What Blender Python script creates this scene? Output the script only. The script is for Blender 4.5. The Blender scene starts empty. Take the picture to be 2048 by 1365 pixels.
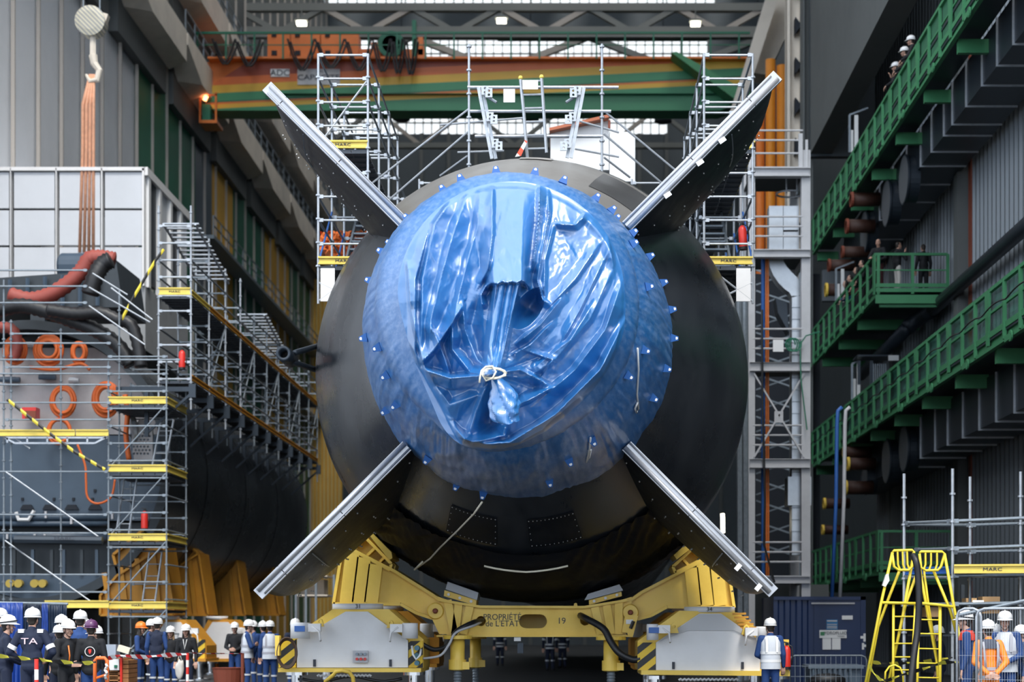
import bpy, math, random
from mathutils import Vector, Matrix, noise
random.seed(7)
SC = bpy.context.scene
COL = SC.collection
F = 3400.0; VX = 1140.0; VY = 1255.0; CH = 1.6
def W(px, py, d):
    return Vector(((px-VX)*d/F, d, CH+(VY-py)*d/F))
# ---------------- camera ----------------
cd = bpy.data.cameras.new('camera'); cam = bpy.data.objects.new('camera', cd); COL.objects.link(cam)
cam.location = (0, 0, CH); cam.rotation_euler = (math.radians(90), 0, 0)
cd.sensor_width = 36.0; cd.lens = F/2048*36.0
cd.shift_x = -(VX-1024)/2048; cd.shift_y = (VY-682.5)/2048
cd.clip_end = 800
cd.dof.use_dof = True; cd.dof.focus_distance = 29.0; cd.dof.aperture_fstop = 1.1
SC.camera = cam
# ---------------- light ----------------
wd = bpy.data.worlds.new('sky'); SC.world = wd; wd.use_nodes = True
wn = wd.node_tree.nodes; wl = wd.node_tree.links
bg = wn['Background']
tc = wn.new('ShaderNodeTexCoord'); sx = wn.new('ShaderNodeSeparateXYZ'); wl.new(tc.outputs['Generated'], sx.inputs[0])
cr = wn.new('ShaderNodeValToRGB'); wl.new(sx.outputs['Z'], cr.inputs[0])
cr.color_ramp.elements[0].position = 0.0; cr.color_ramp.elements[0].color = (0.62, 0.74, 0.90, 1)
cr.color_ramp.elements[1].position = 0.7; cr.color_ramp.elements[1].color = (0.93, 0.97, 1.0, 1)
wl.new(cr.outputs[0], bg.inputs[0]); bg.inputs[1].default_value = 1.9
sd = bpy.data.lights.new('sun', 'SUN'); so = bpy.data.objects.new('sun', sd); COL.objects.link(so)
sd.energy = 2.0; sd.angle = math.radians(18); sd.color = (1.0, 0.96, 0.9)
so.rotation_euler = (math.radians(36), 0, math.radians(16))   # high, from behind the camera and a little right
SC.view_settings.view_transform = 'Standard'; SC.view_settings.look = 'None'
SC.view_settings.gamma = 1.0; SC.view_settings.exposure = 0.5; SC.view_settings.use_curve_mapping = False
SC.cycles.max_bounces = 6; SC.cycles.diffuse_bounces = 3; SC.cycles.glossy_bounces = 3
SC.cycles.transparent_max_bounces = 8; SC.cycles.caustics_reflective = False; SC.cycles.caustics_refractive = False
# ---------------- materials ----------------
MATS = {}
def mat(name, col, rough=0.5, metal=0.0, var=0.0, vscale=1.0, stretch=(1, 1, 1), bump=0.0, bscale=8.0, col2=None,
        emit=None, spec=0.5, coat=0.0, rvar=0.0, trans=0.0, alpha=1.0):
    if name in MATS: return MATS[name]
    m = bpy.data.materials.new(name); m.use_nodes = True
    n = m.node_tree.nodes; l = m.node_tree.links; b = n['Principled BSDF']
    b.inputs['Base Color'].default_value = (*col, 1); b.inputs['Roughness'].default_value = rough
    b.inputs['Metallic'].default_value = metal; b.inputs['Specular IOR Level'].default_value = spec
    if coat: b.inputs['Coat Weight'].default_value = coat; b.inputs['Coat Roughness'].default_value = 0.15
    if trans: b.inputs['Transmission Weight'].default_value = trans
    if alpha < 1: b.inputs['Alpha'].default_value = alpha
    if emit:
        b.inputs['Emission Color'].default_value = (*emit[0], 1); b.inputs['Emission Strength'].default_value = emit[1]
    if var or rvar or bump:
        t = n.new('ShaderNodeTexCoord'); mp = n.new('ShaderNodeMapping'); l.new(t.outputs['Object'], mp.inputs[0])
        mp.inputs['Scale'].default_value = stretch
        nz = n.new('ShaderNodeTexNoise'); nz.inputs['Scale'].default_value = vscale; nz.inputs['Detail'].default_value = 6
        nz.inputs['Roughness'].default_value = 0.65
        l.new(mp.outputs[0], nz.inputs['Vector'])
        if var:
            mx = n.new('ShaderNodeMix'); mx.data_type = 'RGBA'
            c2 = col2 if col2 else tuple(c*0.45 for c in col)
            mx.inputs[6].default_value = (*col, 1); mx.inputs[7].default_value = (*c2, 1)
            r = n.new('ShaderNodeMapRange'); r.inputs[1].default_value = 0.42; r.inputs[2].default_value = 0.75
            r.inputs[3].default_value = 0; r.inputs[4].default_value = var
            l.new(nz.outputs[0], r.inputs[0]); l.new(r.outputs[0], mx.inputs[0]); l.new(mx.outputs[2], b.inputs['Base Color'])
        if rvar:
            r2 = n.new('ShaderNodeMapRange'); r2.inputs[1].default_value = 0.3; r2.inputs[2].default_value = 0.7
            r2.inputs[3].default_value = max(0.05, rough-rvar); r2.inputs[4].default_value = min(1, rough+rvar)
            l.new(nz.outputs[0], r2.inputs[0]); l.new(r2.outputs[0], b.inputs['Roughness'])
        if bump:
            nb = n.new('ShaderNodeTexNoise'); nb.inputs['Scale'].default_value = bscale; nb.inputs['Detail'].default_value = 5
            l.new(mp.outputs[0], nb.inputs['Vector'])
            bp = n.new('ShaderNodeBump'); bp.inputs['Strength'].default_value = bump; bp.inputs['Distance'].default_value = 0.05
            l.new(nb.outputs[0], bp.inputs['Height']); l.new(bp.outputs[0], b.inputs['Normal'])
    MATS[name] = m
    return m
def stripes(name, c1, c2, scale, direction=(1, 1, 0), rough=0.5):
    """two-colour band pattern running along a world direction"""
    if name in MATS: return MATS[name]
    m = mat(name, c1, rough); n = m.node_tree.nodes; l = m.node_tree.links; b = n['Principled BSDF']
    t = n.new('ShaderNodeTexCoord'); d = n.new('ShaderNodeVectorMath'); d.operation = 'DOT_PRODUCT'
    d.inputs[1].default_value = tuple(c*scale for c in direction); l.new(t.outputs['Object'], d.inputs[0])
    f = n.new('ShaderNodeMath'); f.operation = 'FRACT'; l.new(d.outputs['Value'], f.inputs[0])
    g = n.new('ShaderNodeMath'); g.operation = 'GREATER_THAN'; g.inputs[1].default_value = 0.5; l.new(f.outputs[0], g.inputs[0])
    mx = n.new('ShaderNodeMix'); mx.data_type = 'RGBA'; mx.inputs[6].default_value = (*c1, 1); mx.inputs[7].default_value = (*c2, 1)
    l.new(g.outputs[0], mx.inputs[0]); l.new(mx.outputs[2], b.inputs['Base Color'])
    return m
M_hull = mat('black_hull_coating', (0.010, 0.013, 0.018), 0.30, var=0.7, vscale=0.8, stretch=(1, .35, .5), col2=(0.038, 0.043, 0.050), rvar=0.12, bump=0.04, bscale=2.0, spec=0.9)
M_hulltop = mat('skylight_sheen_grey', (0.17, 0.165, 0.16), 0.35, var=.6, vscale=1.5, col2=(0.10, 0.09, 0.08))
M_fin = mat('black_rudder_paint', (0.004, 0.006, 0.010), 0.5, spec=.3, var=0.4, vscale=2, col2=(0.03, 0.03, 0.032), rvar=.1)
M_alu = mat('brushed_aluminium', (0.50, 0.51, 0.54), 0.38, 0.6, var=0.35, vscale=3, stretch=(1, 1, 1))
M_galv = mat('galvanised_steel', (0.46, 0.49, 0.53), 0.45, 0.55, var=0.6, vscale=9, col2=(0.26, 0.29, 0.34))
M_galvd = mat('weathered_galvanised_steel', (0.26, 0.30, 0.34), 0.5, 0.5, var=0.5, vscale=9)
M_deck = mat('steel_deck', (0.05, 0.06, 0.075), 0.5, 0.4, var=0.4, vscale=6)
M_yel = mat('yellow_paint', (0.90, 0.62, 0.10), 0.42, var=0.5, vscale=1.6, col2=(0.70, 0.42, 0.045), rvar=.1)
M_yel2 = mat('pale_yellow_toeboard', (0.80, 0.62, 0.12), 0.5, var=0.3, vscale=3)
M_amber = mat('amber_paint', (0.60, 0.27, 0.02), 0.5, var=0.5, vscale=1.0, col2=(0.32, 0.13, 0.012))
M_white = mat('white_steel_paint', (0.80, 0.79, 0.79), 0.45, var=0.3, vscale=2.0, col2=(0.6, 0.58, 0.56))
M_greyw = mat('pale_grey_steel_paint', (0.52, 0.52, 0.54), 0.5, var=0.25, vscale=2.0)
M_black = mat('black_rubber', (0.012, 0.012, 0.014), 0.45)
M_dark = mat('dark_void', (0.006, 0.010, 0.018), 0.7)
M_green = mat('green_paint', (0.055, 0.25, 0.11), 0.5, var=0.45, vscale=1.5, col2=(0.03, 0.17, 0.07))
M_dgreen = mat('deep_green_cladding', (0.012, 0.16, 0.09), 0.5, var=.4, vscale=.4)
M_cream = mat('cream_concrete', (0.80, 0.72, 0.62), 0.75, var=0.4, vscale=0.5)
M_conc = mat('grey_concrete', (0.13, 0.14, 0.14), 0.8, var=0.5, vscale=0.35, col2=(0.08, 0.088, 0.09), bump=.1)
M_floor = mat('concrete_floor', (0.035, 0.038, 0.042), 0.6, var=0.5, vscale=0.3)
M_ochre = mat('ochre_cladding', (0.75, 0.42, 0.05), 0.6, var=0.4, vscale=0.3)
M_orange = mat('orange_crane_paint', (0.75, 0.19, 0.03), 0.45, var=0.4, vscale=0.6)
M_rust = mat('red_brown_primer', (0.22, 0.05, 0.025), 0.6, var=0.3)
M_duct = mat('dark_duct_sheet', (0.032, 0.044, 0.060), 0.42, 0.35, var=0.3, vscale=1)
M_ductl = mat('bright_duct_sheet', (0.55, 0.58, 0.62), 0.35, 0.6, var=0.4, vscale=2)
M_navy = mat('navy_container_paint', (0.006, 0.022, 0.085), 0.4, var=0.3, vscale=1)
M_truss = mat('truss_grey_paint', (0.20, 0.21, 0.20), 0.6)
M_trussl = mat('truss_pale_paint', (0.45, 0.41, 0.37), 0.6)
M_rope = mat('pale_rope', (0.78, 0.72, 0.58), 0.8)
M_wh = mat('white_plastic', (0.78, 0.78, 0.78), 0.35)
M_red = mat('red_paint', (0.65, 0.03, 0.02), 0.35)
M_blue = mat('blue_paint', (0.03, 0.12, 0.40), 0.4)
M_haz = stripes('hazard_stripes', (0.78, 0.52, 0.03), (0.015, 0.015, 0.015), 4.2, (.62, 0, -.78))
M_ink = mat('dark_lettering', (0.03, 0.035, 0.05), 0.6)
M_bolt = mat('steel_bolt', (0.45, 0.45, 0.45), 0.35, 0.7)
M_chrome = mat('polished_steel', (0.8, 0.82, 0.85), 0.12, 1.0)
M_lamp = mat('lamp_glow', (1, 1, 1), 0.5, emit=((1.0, 0.93, 0.72), 7.0))
M_copper = mat('pale_orange_sling', (0.72, 0.36, 0.22), 0.6, var=.5, vscale=8)
M_hoseor = mat('orange_hose', (0.70, 0.14, 0.025), 0.5)
M_grating = mat('dark_grating', (0.05, 0.055, 0.06), 0.6, 0.3)
# ---------------- mesh building ----------------
class MB:
    def __init__(s): s.v = []; s.f = []
    def add(s, vs, fs):
        o = len(s.v); s.v.extend([tuple(v) for v in vs]); s.f.extend([tuple(i+o for i in f) for f in fs]); return s
    def box(s, c, size, rz=0.0, m=None):
        hx, hy, hz = size[0]/2, size[1]/2, size[2]/2
        vs = [Vector((x, y, z)) for x in (-hx, hx) for y in (-hy, hy) for z in (-hz, hz)]
        if m is not None: vs = [m @ v for v in vs]
        if rz: R = Matrix.Rotation(rz, 3, 'Z'); vs = [R @ v for v in vs]
        c = Vector(c); vs = [v+c for v in vs]
        return s.add(vs, [(0, 1, 3, 2), (4, 6, 7, 5), (0, 4, 5, 1), (2, 3, 7, 6), (0, 2, 6, 4), (1, 5, 7, 3)])
    def bp(s, x0, y0, x1, y1, d, t):
        return s.b2(W(x0, y0, d), W(x1, y1, d)+Vector((0, t, 0)))
    def b2(s, a, b):
        return s.box([(a[i]+b[i])/2 for i in range(3)], [abs(a[i]-b[i]) for i in range(3)])
    def bar(s, p, q, w=.05, h=None, up=(0, 0, 1)):
        h = w if h is None else h
        p = Vector(p); q = Vector(q); d = q-p
        if d.length < 1e-6: return s
        y = d.normalized(); u = Vector(up)
        if abs(y.dot(u)) > .98: u = Vector((0, 1, 0))
        x = y.cross(u).normalized(); z = x.cross(y)
        vs = []
        for b in (p, q):
            for a, c in ((-1, -1), (1, -1), (1, 1), (-1, 1)): vs.append(b+x*a*w/2+z*c*h/2)
        return s.add(vs, [(3, 2, 1, 0), (4, 5, 6, 7), (0, 1, 5, 4), (1, 2, 6, 5), (2, 3, 7, 6), (3, 0, 4, 7)])
    def tube(s, pts, r=.025, n=6, caps=True):
        pts = [Vector(p) for p in pts]; k = len(pts)
        rr = r if isinstance(r, (list, tuple)) else [r]*k
        vs = []; fs = []; px = None
        for i, p in enumerate(pts):
            t = (pts[min(i+1, k-1)]-pts[max(i-1, 0)]).normalized()
            if px is None:
                px = t.orthogonal().normalized()
            else:
                px = (px-t*px.dot(t))
                px = px.normalized() if px.length > 1e-5 else t.orthogonal().normalized()
            py = t.cross(px)
            for j in range(n):
                a = 2*math.pi*j/n; vs.append(p+(px*math.cos(a)+py*math.sin(a))*rr[i])
        for i in range(k-1):
            for j in range(n):
                a = i*n+j; b = i*n+(j+1) % n; fs.append((a, b, b+n, a+n))
        if caps: fs.append(tuple(range(n-1, -1, -1))); fs.append(tuple(range((k-1)*n, k*n)))
        return s.add(vs, fs)
    def lathe(s, prof, c=(0, 0, 0), axis='Z', n=24, m=None, caps=True, a0=0.0, a1=2*math.pi):
        """prof: (radius, along)"""
        vs = []; fs = []; full = abs(a1-a0-2*math.pi) < 1e-6; cols = n if full else n+1
        c = Vector(c)
        for r, t in prof:
            for j in range(cols):
                a = a0+(a1-a0)*j/n
                if axis == 'Z': v = Vector((r*math.cos(a), r*math.sin(a), t))
                elif axis == 'Y': v = Vector((r*math.cos(a), t, r*math.sin(a)))
                else: v = Vector((t, r*math.cos(a), r*math.sin(a)))
                if m is not None: v = m @ v
                vs.append(v+c)
        k = len(prof)
        for i in range(k-1):
            for j in range(n if full else n):
                a = i*cols+j; b = i*cols+(j+1) % cols
                fs.append((a, b, b+cols, a+cols) if axis != 'Y' else (a, a+cols, b+cols, b))
        if caps and full:
            if prof[0][0] > 1e-4: fs.append(tuple(range(cols-1, -1, -1)))
            if prof[-1][0] > 1e-4: fs.append(tuple(range((k-1)*cols, k*cols)))
        return s.add(vs, fs)
    def prism(s, poly, y0, y1, px=True, d=None):
        """polygon in photo-plane metres (x,z) or in pixels at distance d, extruded from y0 to y1"""
        if d is not None: poly = [((x-VX)*d/F, CH+(VY-y)*d/F) for x, y in poly]
        n = len(poly); vs = [(x, y0, z) for x, z in poly]+[(x, y1, z) for x, z in poly]
        fs = [tuple(range(n)), tuple(range(2*n-1, n-1, -1))]
        for i in range(n):
            j = (i+1) % n; fs.append((i, i+n, j+n, j))
        return s.add(vs, fs)
    def prismX(s, poly, x0, x1):
        n = len(poly); vs = [(x0, y, z) for y, z in poly]+[(x1, y, z) for y, z in poly]
        fs = [tuple(range(n)), tuple(range(2*n-1, n-1, -1))]
        for i in range(n):
            j = (i+1) % n; fs.append((i, i+n, j+n, j))
        return s.add(vs, fs)
    def grid(s, rows):
        k = len(rows); n = len(rows[0]); vs = [v for r in rows for v in r]; fs = []
        for i in range(k-1):
            for j in range(n-1): a = i*n+j; fs.append((a, a+1, a+n+1, a+n))
        return s.add(vs, fs)
    def sphere(s, c, r, n=10, sc=(1, 1, 1), m=None):
        h = n//2+1; prof = [(math.sin(math.pi*i/h), -math.cos(math.pi*i/h)) for i in range(h+1)]
        S = Matrix.Diagonal((r*sc[0], r*sc[1], r*sc[2]))
        if m is not None: S = m @ S
        return s.lathe(prof, c, 'Z', n, S, caps=False)
def O(name, mb, m, parent=None, smooth=False, fixn=True):
    me = bpy.data.meshes.new(name); me.from_pydata(mb.v, [], mb.f); me.update()
    if fixn:
        import bmesh
        bm = bmesh.new(); bm.from_mesh(me); bmesh.ops.remove_doubles(bm, verts=bm.verts, dist=1e-5)
        bmesh.ops.recalc_face_normals(bm, faces=bm.faces); bm.to_mesh(me); bm.free()
    if m is not None: me.materials.append(m)
    if smooth:
        for p in me.polygons: p.use_smooth = True
    o = bpy.data.objects.new(name, me); COL.objects.link(o)
    if parent is not None:
        o.parent = parent
        if parent.get('_abs'): o.location = -Vector(parent['_abs'])
        elif parent.parent is not None and parent.parent.get('_abs'): o.location = (0, 0, 0)
    return o
def thing(name, label, cat, loc=(0, 0, 0), rz=0.0, group=None, local=False):
    o = bpy.data.objects.new(name, None); COL.objects.link(o); o.location = loc; o.rotation_euler = (0, 0, rz)
    o.empty_display_size = .3
    o['label'] = label; o['category'] = cat
    if group: o['group'] = group
    if not local: o['_abs'] = list(loc)
    return o
def tag(o, label, cat, group=None, kind=None):
    o['label'] = label; o['category'] = cat
    if group: o['group'] = group
    if kind: o['kind'] = kind
    return o
def struct(name, mb, m, smooth=False, parent=None):
    o = O(name, mb, m, parent, smooth)
    if parent is None: o['kind'] = 'structure'
    return o
def copy_tree(o, parent=None):
    c = o.copy(); COL.objects.link(c)
    if parent is not None: c.parent = parent
    for ch in o.children: copy_tree(ch, c)
    return c
def text(name, s, c, h, m, parent=None, rx=math.pi/2, rz=0.0, align='CENTER', squash=1.0, thick=.004):
    cu = bpy.data.curves.new(name, 'FONT'); cu.body = s; cu.size = h*1.38; cu.align_x = align; cu.align_y = 'CENTER'
    cu.extrude = thick; cu.resolution_u = 3
    t = bpy.data.objects.new(name+'_tmp', cu); COL.objects.link(t)
    me = bpy.data.meshes.new_from_object(t.evaluated_get(bpy.context.evaluated_depsgraph_get()))
    bpy.data.objects.remove(t)
    me.transform(Matrix.Translation(Vector(c)) @ Matrix.Rotation(rz, 4, 'Z') @ Matrix.Rotation(rx, 4, 'X') @ Matrix.Diagonal((squash, 1, 1, 1)))
    me.materials.clear(); me.materials.append(m)
    o = bpy.data.objects.new(name, me); COL.objects.link(o)
    if parent is not None:
        o.parent = parent
        if parent.get('_abs'): o.location = -Vector(parent['_abs'])
    return o
def setmod(o, bevel=0.01, seg=1):
    md = o.modifiers.new('bevel', 'BEVEL'); md.width = bevel; md.segments = seg; md.limit_method = 'ANGLE'; return o
# =============== the hall ===============
XL = -21.5; XR = 12.6; YB = 150.0; ZR = 60.0
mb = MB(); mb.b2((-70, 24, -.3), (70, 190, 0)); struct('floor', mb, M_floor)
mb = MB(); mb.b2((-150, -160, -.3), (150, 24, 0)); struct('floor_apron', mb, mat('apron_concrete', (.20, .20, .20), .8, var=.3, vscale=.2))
# roof with open skylight strips running along the hall
M_roof = mat('dark_roof_sheet', (0.14, 0.15, 0.15), 0.7)
mb = MB()
x = -30.0
while x < 26:
    mb.b2((x, 46, ZR), (x+4.2, YB, ZR+.3)); x += 6.4
for y in range(46, 151, 8): mb.b2((-30, y-.3, ZR-.9), (26, y+.3, ZR+.3))
struct('ceiling', mb, M_roof)
# left wall: grey cladding paled in colour to imitate flare, coloured bays lower down, vertical mullions
M_lw = mat('flare_paled_metal_cladding', (0.78, 0.80, 0.84), 0.5, var=.25, vscale=.2)
mb = MB(); mb.b2((XL-.4, 44, 0), (XL, YB, ZR)); lw = struct('wall_left', mb, M_lw)
mb = MB(); mb.b2((-40, 44, 0), (XL-.4, 44.3, ZR)); struct('wall_left_return', mb, M_lw)
Z_A = CH+1.378*21.5   # lower fascia line
Z_B = CH+1.585*21.5
M_slg = mat('slate_grey_glazing', (.09, .12, .15), .35)
i = 0
bays = [(84, M_dgreen), (97, M_slg), (101.5, M_ochre), (107.8, M_dgreen), (119, M_ochre), (129.4, M_dgreen), (141, M_ochre), (145, M_dgreen), (150, M_dgreen)]
for (y0, m), (y1, _) in zip(bays[:-1], bays[1:]):
    mb = MB(); mb.b2((XL, y0, 0), (XL+.12, y1, Z_A-1.2)); o = O('cladding_panel', mb, m, lw)
    mb = MB(); mb.b2((XL, y0, Z_A+1.4), (XL+.12, y1, Z_B-1)); o = O('cladding_panel', mb, bays[(i+2) % 7][1], lw)
    mb = MB(); mb.b2((XL, y0, Z_B+1.4), (XL+.12, y1, ZR-4)); O('cladding_panel', mb, M_conc, lw)
    i += 1
mb = MB()
y = 62.0
while y < YB:
    mb.b2((XL+.1, y-.05, 0), (XL+.25, y+.05, ZR)); y += 3.1
struct('trim_1', mb, M_trussl)
for nm, Z in (('trim_2', Z_A), ('trim_3', Z_B)):
    y = 45.0; mb = MB(); md_ = MB()
    while y < YB-1:
        L = 11.0
        # each fascia length leans out and is cut back at its lower end
        vs = [(XL+.5, y, Z+1.5), (XL+.5, y+L, Z+1.5), (XL+.5, y+L, Z-.4), (XL+.5, y+2, Z-.4), (XL+.5, y, Z+.5)]
        vo = [(XL+1.5, y, Z+1.5), (XL+1.5, y+L-.3, Z+1.5), (XL+1.5, y+L-.3, Z-.1), (XL+1.5, y+3.5, Z-.1), (XL+1.5, y, Z+.9)]
        n = 5; mb.add(vs+vo, [tuple(range(4, -1, -1)), tuple(range(5, 10))]+[(k, (k+1) % n, (k+1) % n+n, k+n) for k in range(n)])
        md_.b2((XL+.05, y+1, Z-1.9), (XL+.5, y+L-.6, Z-.2))
        y += L
    struct(nm, mb, M_cream); struct('trim_4' if nm == 'trim_2' else 'trim_5', md_, M_conc)
# galleries with railings on the left wall below the fascias
for k, (Z, y0) in enumerate(((Z_A+2.0, 90), (Z_B+2.0, 92), (24, 97), (18.5, 97))):
    mb = MB()
    mb.b2((XL, y0, Z-.2), (XL+1.2, YB, Z))
    for zz in (.55, 1.1): mb.bar((XL+1.15, y0, Z+zz), (XL+1.15, YB, Z+zz), .06)
    y = y0
    while y < YB: mb.bar((XL+1.15, y, Z), (XL+1.15, y, Z+1.1), .07); y += 2.2
    struct('trim_%d' % (6+k), mb, M_galvd)
# back wall with three glazed bands (open to the sky through mullions)
def yz(py, d=YB): return CH+(VY-py)*d/F
M_bw = mat('dark_grey_wall_sheet', (0.065, 0.082, 0.095), 0.6, var=.3, vscale=.3)
bands = [(-14, 8), (80, 135), (224, 268)]
mb = MB(); xa, xb = -40, 30
zs = [0]+[z for b in reversed(bands) for z in (yz(b[1]), yz(b[0]))]+[ZR+6]
for k in range(0, len(zs), 2): mb.b2((xa, YB, zs[k]), (xb, YB+.5, zs[k+1]))
wb = struct('wall_back', mb, M_bw)
for k, (b, (px0, px1)) in enumerate(zip(bands, ((540, 1430), (595, 1415), (560, 1335)))):
    z0, z1 = yz(b[1]), yz(b[0]); x0, x1 = (px0-VX)*YB/F, (px1-VX)*YB/F
    mb = MB(); mb.b2((xa, YB, z0), (x0, YB+.4, z1)); mb.b2((x1, YB, z0), (xb, YB+.4, z1)); O('wall_panel', mb, M_bw, wb)
    fr = MB(); x = x0
    while x <= x1+.01: fr.b2((x-.05, YB-.1, z0), (x+.05, YB+.1, z1)); x += (x1-x0)/46
    fr.b2((x0, YB-.1, (z0+z1)/2-.05), (x1, YB+.1, (z0+z1)/2+.05))
    w = struct('window_%d' % (k+1), fr, M_truss)
    g = MB(); g.b2((x0, YB+.15, z0), (x1, YB+.17, z1))
    gm = mat('frosted_glazing', (0.8, 0.86, 0.9), 0.6, trans=0.0, emit=((.93, .97, 1), .85))
    O('pane', g, gm, w)
# wall ribs low on the back wall, pale area at left
mb = MB(); x = xa+.5
while x < xb: mb.b2((x-.15, YB-.25, 0), (x+.15, YB, yz(268))); x += 2.4
struct('trim_10', mb, M_conc)
mb = MB(); mb.b2(((620-VX)*140/F, 140, 0), ((684-VX)*140/F, 140.4, CH+(VY-560)*140/F))
M_py = mat('pale_yellow_cladding', (0.85, 0.74, 0.36), 0.6, var=.3, vscale=.3)
struct('wall_back_left', mb, M_py)
mb = MB()
for k in range(9): xx = (622+7.5*k-VX)*139.8/F; mb.b2((xx-.08, 139.7, 0), (xx+.08, 140, CH+(VY-560)*140/F))
struct('trim_11', mb, M_ochre)
# right wall: near part stands behind the galleries, concrete upper part overhangs
M_corr = mat('corrugated_grey_sheet', (0.17, 0.19, 0.21), 0.45, 0.3)
mb = MB(); xs = []; y = 20.0; k = 0; prof = []
while y < 70:
    prof += [(XR-.05, y), (XR-.05, y+.12), (XR+.09, y+.20), (XR+.09, y+.42)]; y += .50
rows = [[(p[0], p[1], z) for p in prof] for z in (0, 59)]
mb.grid(rows); o = struct('wall_right', mb, M_corr)
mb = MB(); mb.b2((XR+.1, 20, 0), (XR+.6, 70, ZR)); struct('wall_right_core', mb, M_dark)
mb = MB(); mb.b2((9.9, 52, CH+18.4*1.06), (10.8, 70, ZR-.2)); struct('wall_right_upper', mb, M_conc)
mb = MB()
for y in (30.5, 42, 54, 65): mb.b2((XR-.35, y-.3, 0), (XR+.02, y+.3, 21))
struct('trim_12', mb, M_conc)
mb = MB()
for y in (41.2, 53.2): mb.b2((XR-.1, y-.15, 0), (XR+.02, y+.15, 21))
struct('trim_13', mb, M_rust)
# opening beyond y=70: set-back bay wall with columns and orange ducts
mb = MB(); mb.b2((XR+4, 70, 0), (XR+4.4, YB, ZR)); mb.b2((9.9, 70, 21), (XR+4.2, 70.4, ZR)); mb.b2((12.8, 69.8, 0), (XR+4.2, 70.4, 21)); struct('wall_right_far', mb, M_bw)
def column(name, px0, px1, d, m, z1=ZR, label=None):
    x0, x1 = (px0-VX)*d/F, (px1-VX)*d/F; mb = MB(); w = x1-x0
    mb.b2((x0, d, 0), (x0+w*.16, d+.9, z1)); mb.b2((x1-w*.16, d, 0), (x1, d+.9, z1)); mb.b2((x0, d+.35, 0), (x1, d+.5, z1))
    return struct(name, mb, m)
column('trim_14', 1575, 1606, 72, M_cream); column('trim_15', 1606, 1626, 70.6, M_conc)
mb = MB()
for k in range(28):
    z = 8+k*1.7; x = (1592-VX)*72/F
    mb.add([(x-.05, 71.8, z), (x+.22, 71.8, z+.35), (x-.05, 71.8, z+.7), (x-.05, 72.3, z), (x+.22, 72.3, z+.35), (x-.05, 72.3, z+.7)], [(0, 1, 2), (5, 4, 3), (0, 3, 4, 1), (1, 4, 5, 2), (2, 5, 3, 0)])
struct('trim_16', mb, M_dark)
# raking concrete rib at the top right
mb = MB()
for a, b, w, m in (((1556, -20), (1462, 200), 22, 0),):
    d = 84
    mb.prism([(1536, -20), (1562, -20), (1478, 240), (1455, 240)], d, d+1.2, d=d)
struct('trim_17', mb, M_cream)
mb = MB(); mb.b2(((1490-VX)*71/F, 71, 0), ((1640-VX)*71/F, 71.3, CH+(VY-548)*71/F)); struct('dark_shade_panel', mb, M_dark)  # added dark panel stands in for the shade behind the white frame
mb = MB(); d = 86
mb.prism([(1562, -20), (1592, -20), (1592, 30), (1535, 150), (1500, 145)], d, d+1.5, d=d); struct('trim_18', mb, M_cream)
# roof trusses in front of the back wall
def truss(d, ytop, ybot, xa_, xb_, n, name, m=M_truss, r=.28, ml=M_trussl, ch=(.5, .7)):
    t = thing(name, name, 'truss', W(xa_, ybot, d))
    mb = MB(); mb.bar(W(xa_, ytop, d), W(xb_, ytop, d), .5, ch[0]); mb.bar(W(xa_, ybot, d), W(xb_, ybot, d), .5, ch[1]); O('chord', mb, m, t)
    w = (xb_-xa_)/n
    for k in range(n):
        mb = MB(); x0 = xa_+k*w; mb.bar(W(x0, ytop, d), W(x0+w/2, ybot, d), r); mb.bar(W(x0+w/2, ybot, d), W(x0+w, ytop, d), r); O('web', mb, ml if k % 2 else m, t)
    return t
t = truss(112, 16, 66, 470, 1530, 6, 'roof_truss', r=.35); t['label'] = 'grey steel roof truss with broad bottom chord high above the crane, nearest of them'
t = truss(128, 74, 142, 470, 1530, 3, 'roof_truss', r=.45, ch=(.3, .3)); t['label'] = 'pale diagonal roof truss crossing the upper glazed band behind the crane'
t = truss(134, 218, 292, 560, 1500, 5, 'roof_truss', r=.3, ch=(.2, .4)); t['label'] = 'lower roof truss crossing the glazed band under the crane girder'
mb = MB(); mb.bar(W(995, 74, 118), W(1415, 74, 118), .5, .45); o = O('runway_beam', mb, M_dgreen); tag(o, 'dark green hanging runway beam across the upper glazing', 'beam')
for k, (px, py) in enumerate(((603, 47), (1003, 42), (1391, 48))):
    t = thing('high_bay_lamp', ['glowing high bay lamp above the orange crane trolley', 'glowing high bay lamp in the middle of the roof truss', 'glowing high bay lamp at the right end of the roof'][k], 'lamp', W(px, py, 108), group='lit high bay lamps')
    a = W(px, py, 108); mb = MB(); mb.box(a, (.58, .4, .2)); O('diffuser', mb, M_lamp, t)
    mb = MB(); mb.box(a+Vector((0, 0, .2)), (.8, .5, .12)); mb.bar(a+Vector((0, 0, .2)), Vector((a.x, a.y, ZR-.1)), .06); O('housing', mb, M_truss, t)
for k, (px, py) in enumerate(((803, 232), (1061, 234), (1326, 236))):
    a = W(px, py, 126); mb = MB(); mb.lathe([(.1, .6), (.35, .35), (.65, .2), (.65, -.3), (.4, -.4)], a, n=12); mb.bar(a+Vector((0, 0, .5)), Vector((a.x, a.y, ZR-.1)), .08)
    tag(O('pendant_lamp', mb, M_dark), ['dark unlit bell lamp under the crane, left of the guardrail', 'dark unlit bell lamp seen behind the ladder top', 'dark unlit bell lamp above the right scaffold stairs'][k], 'lamp')
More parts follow.
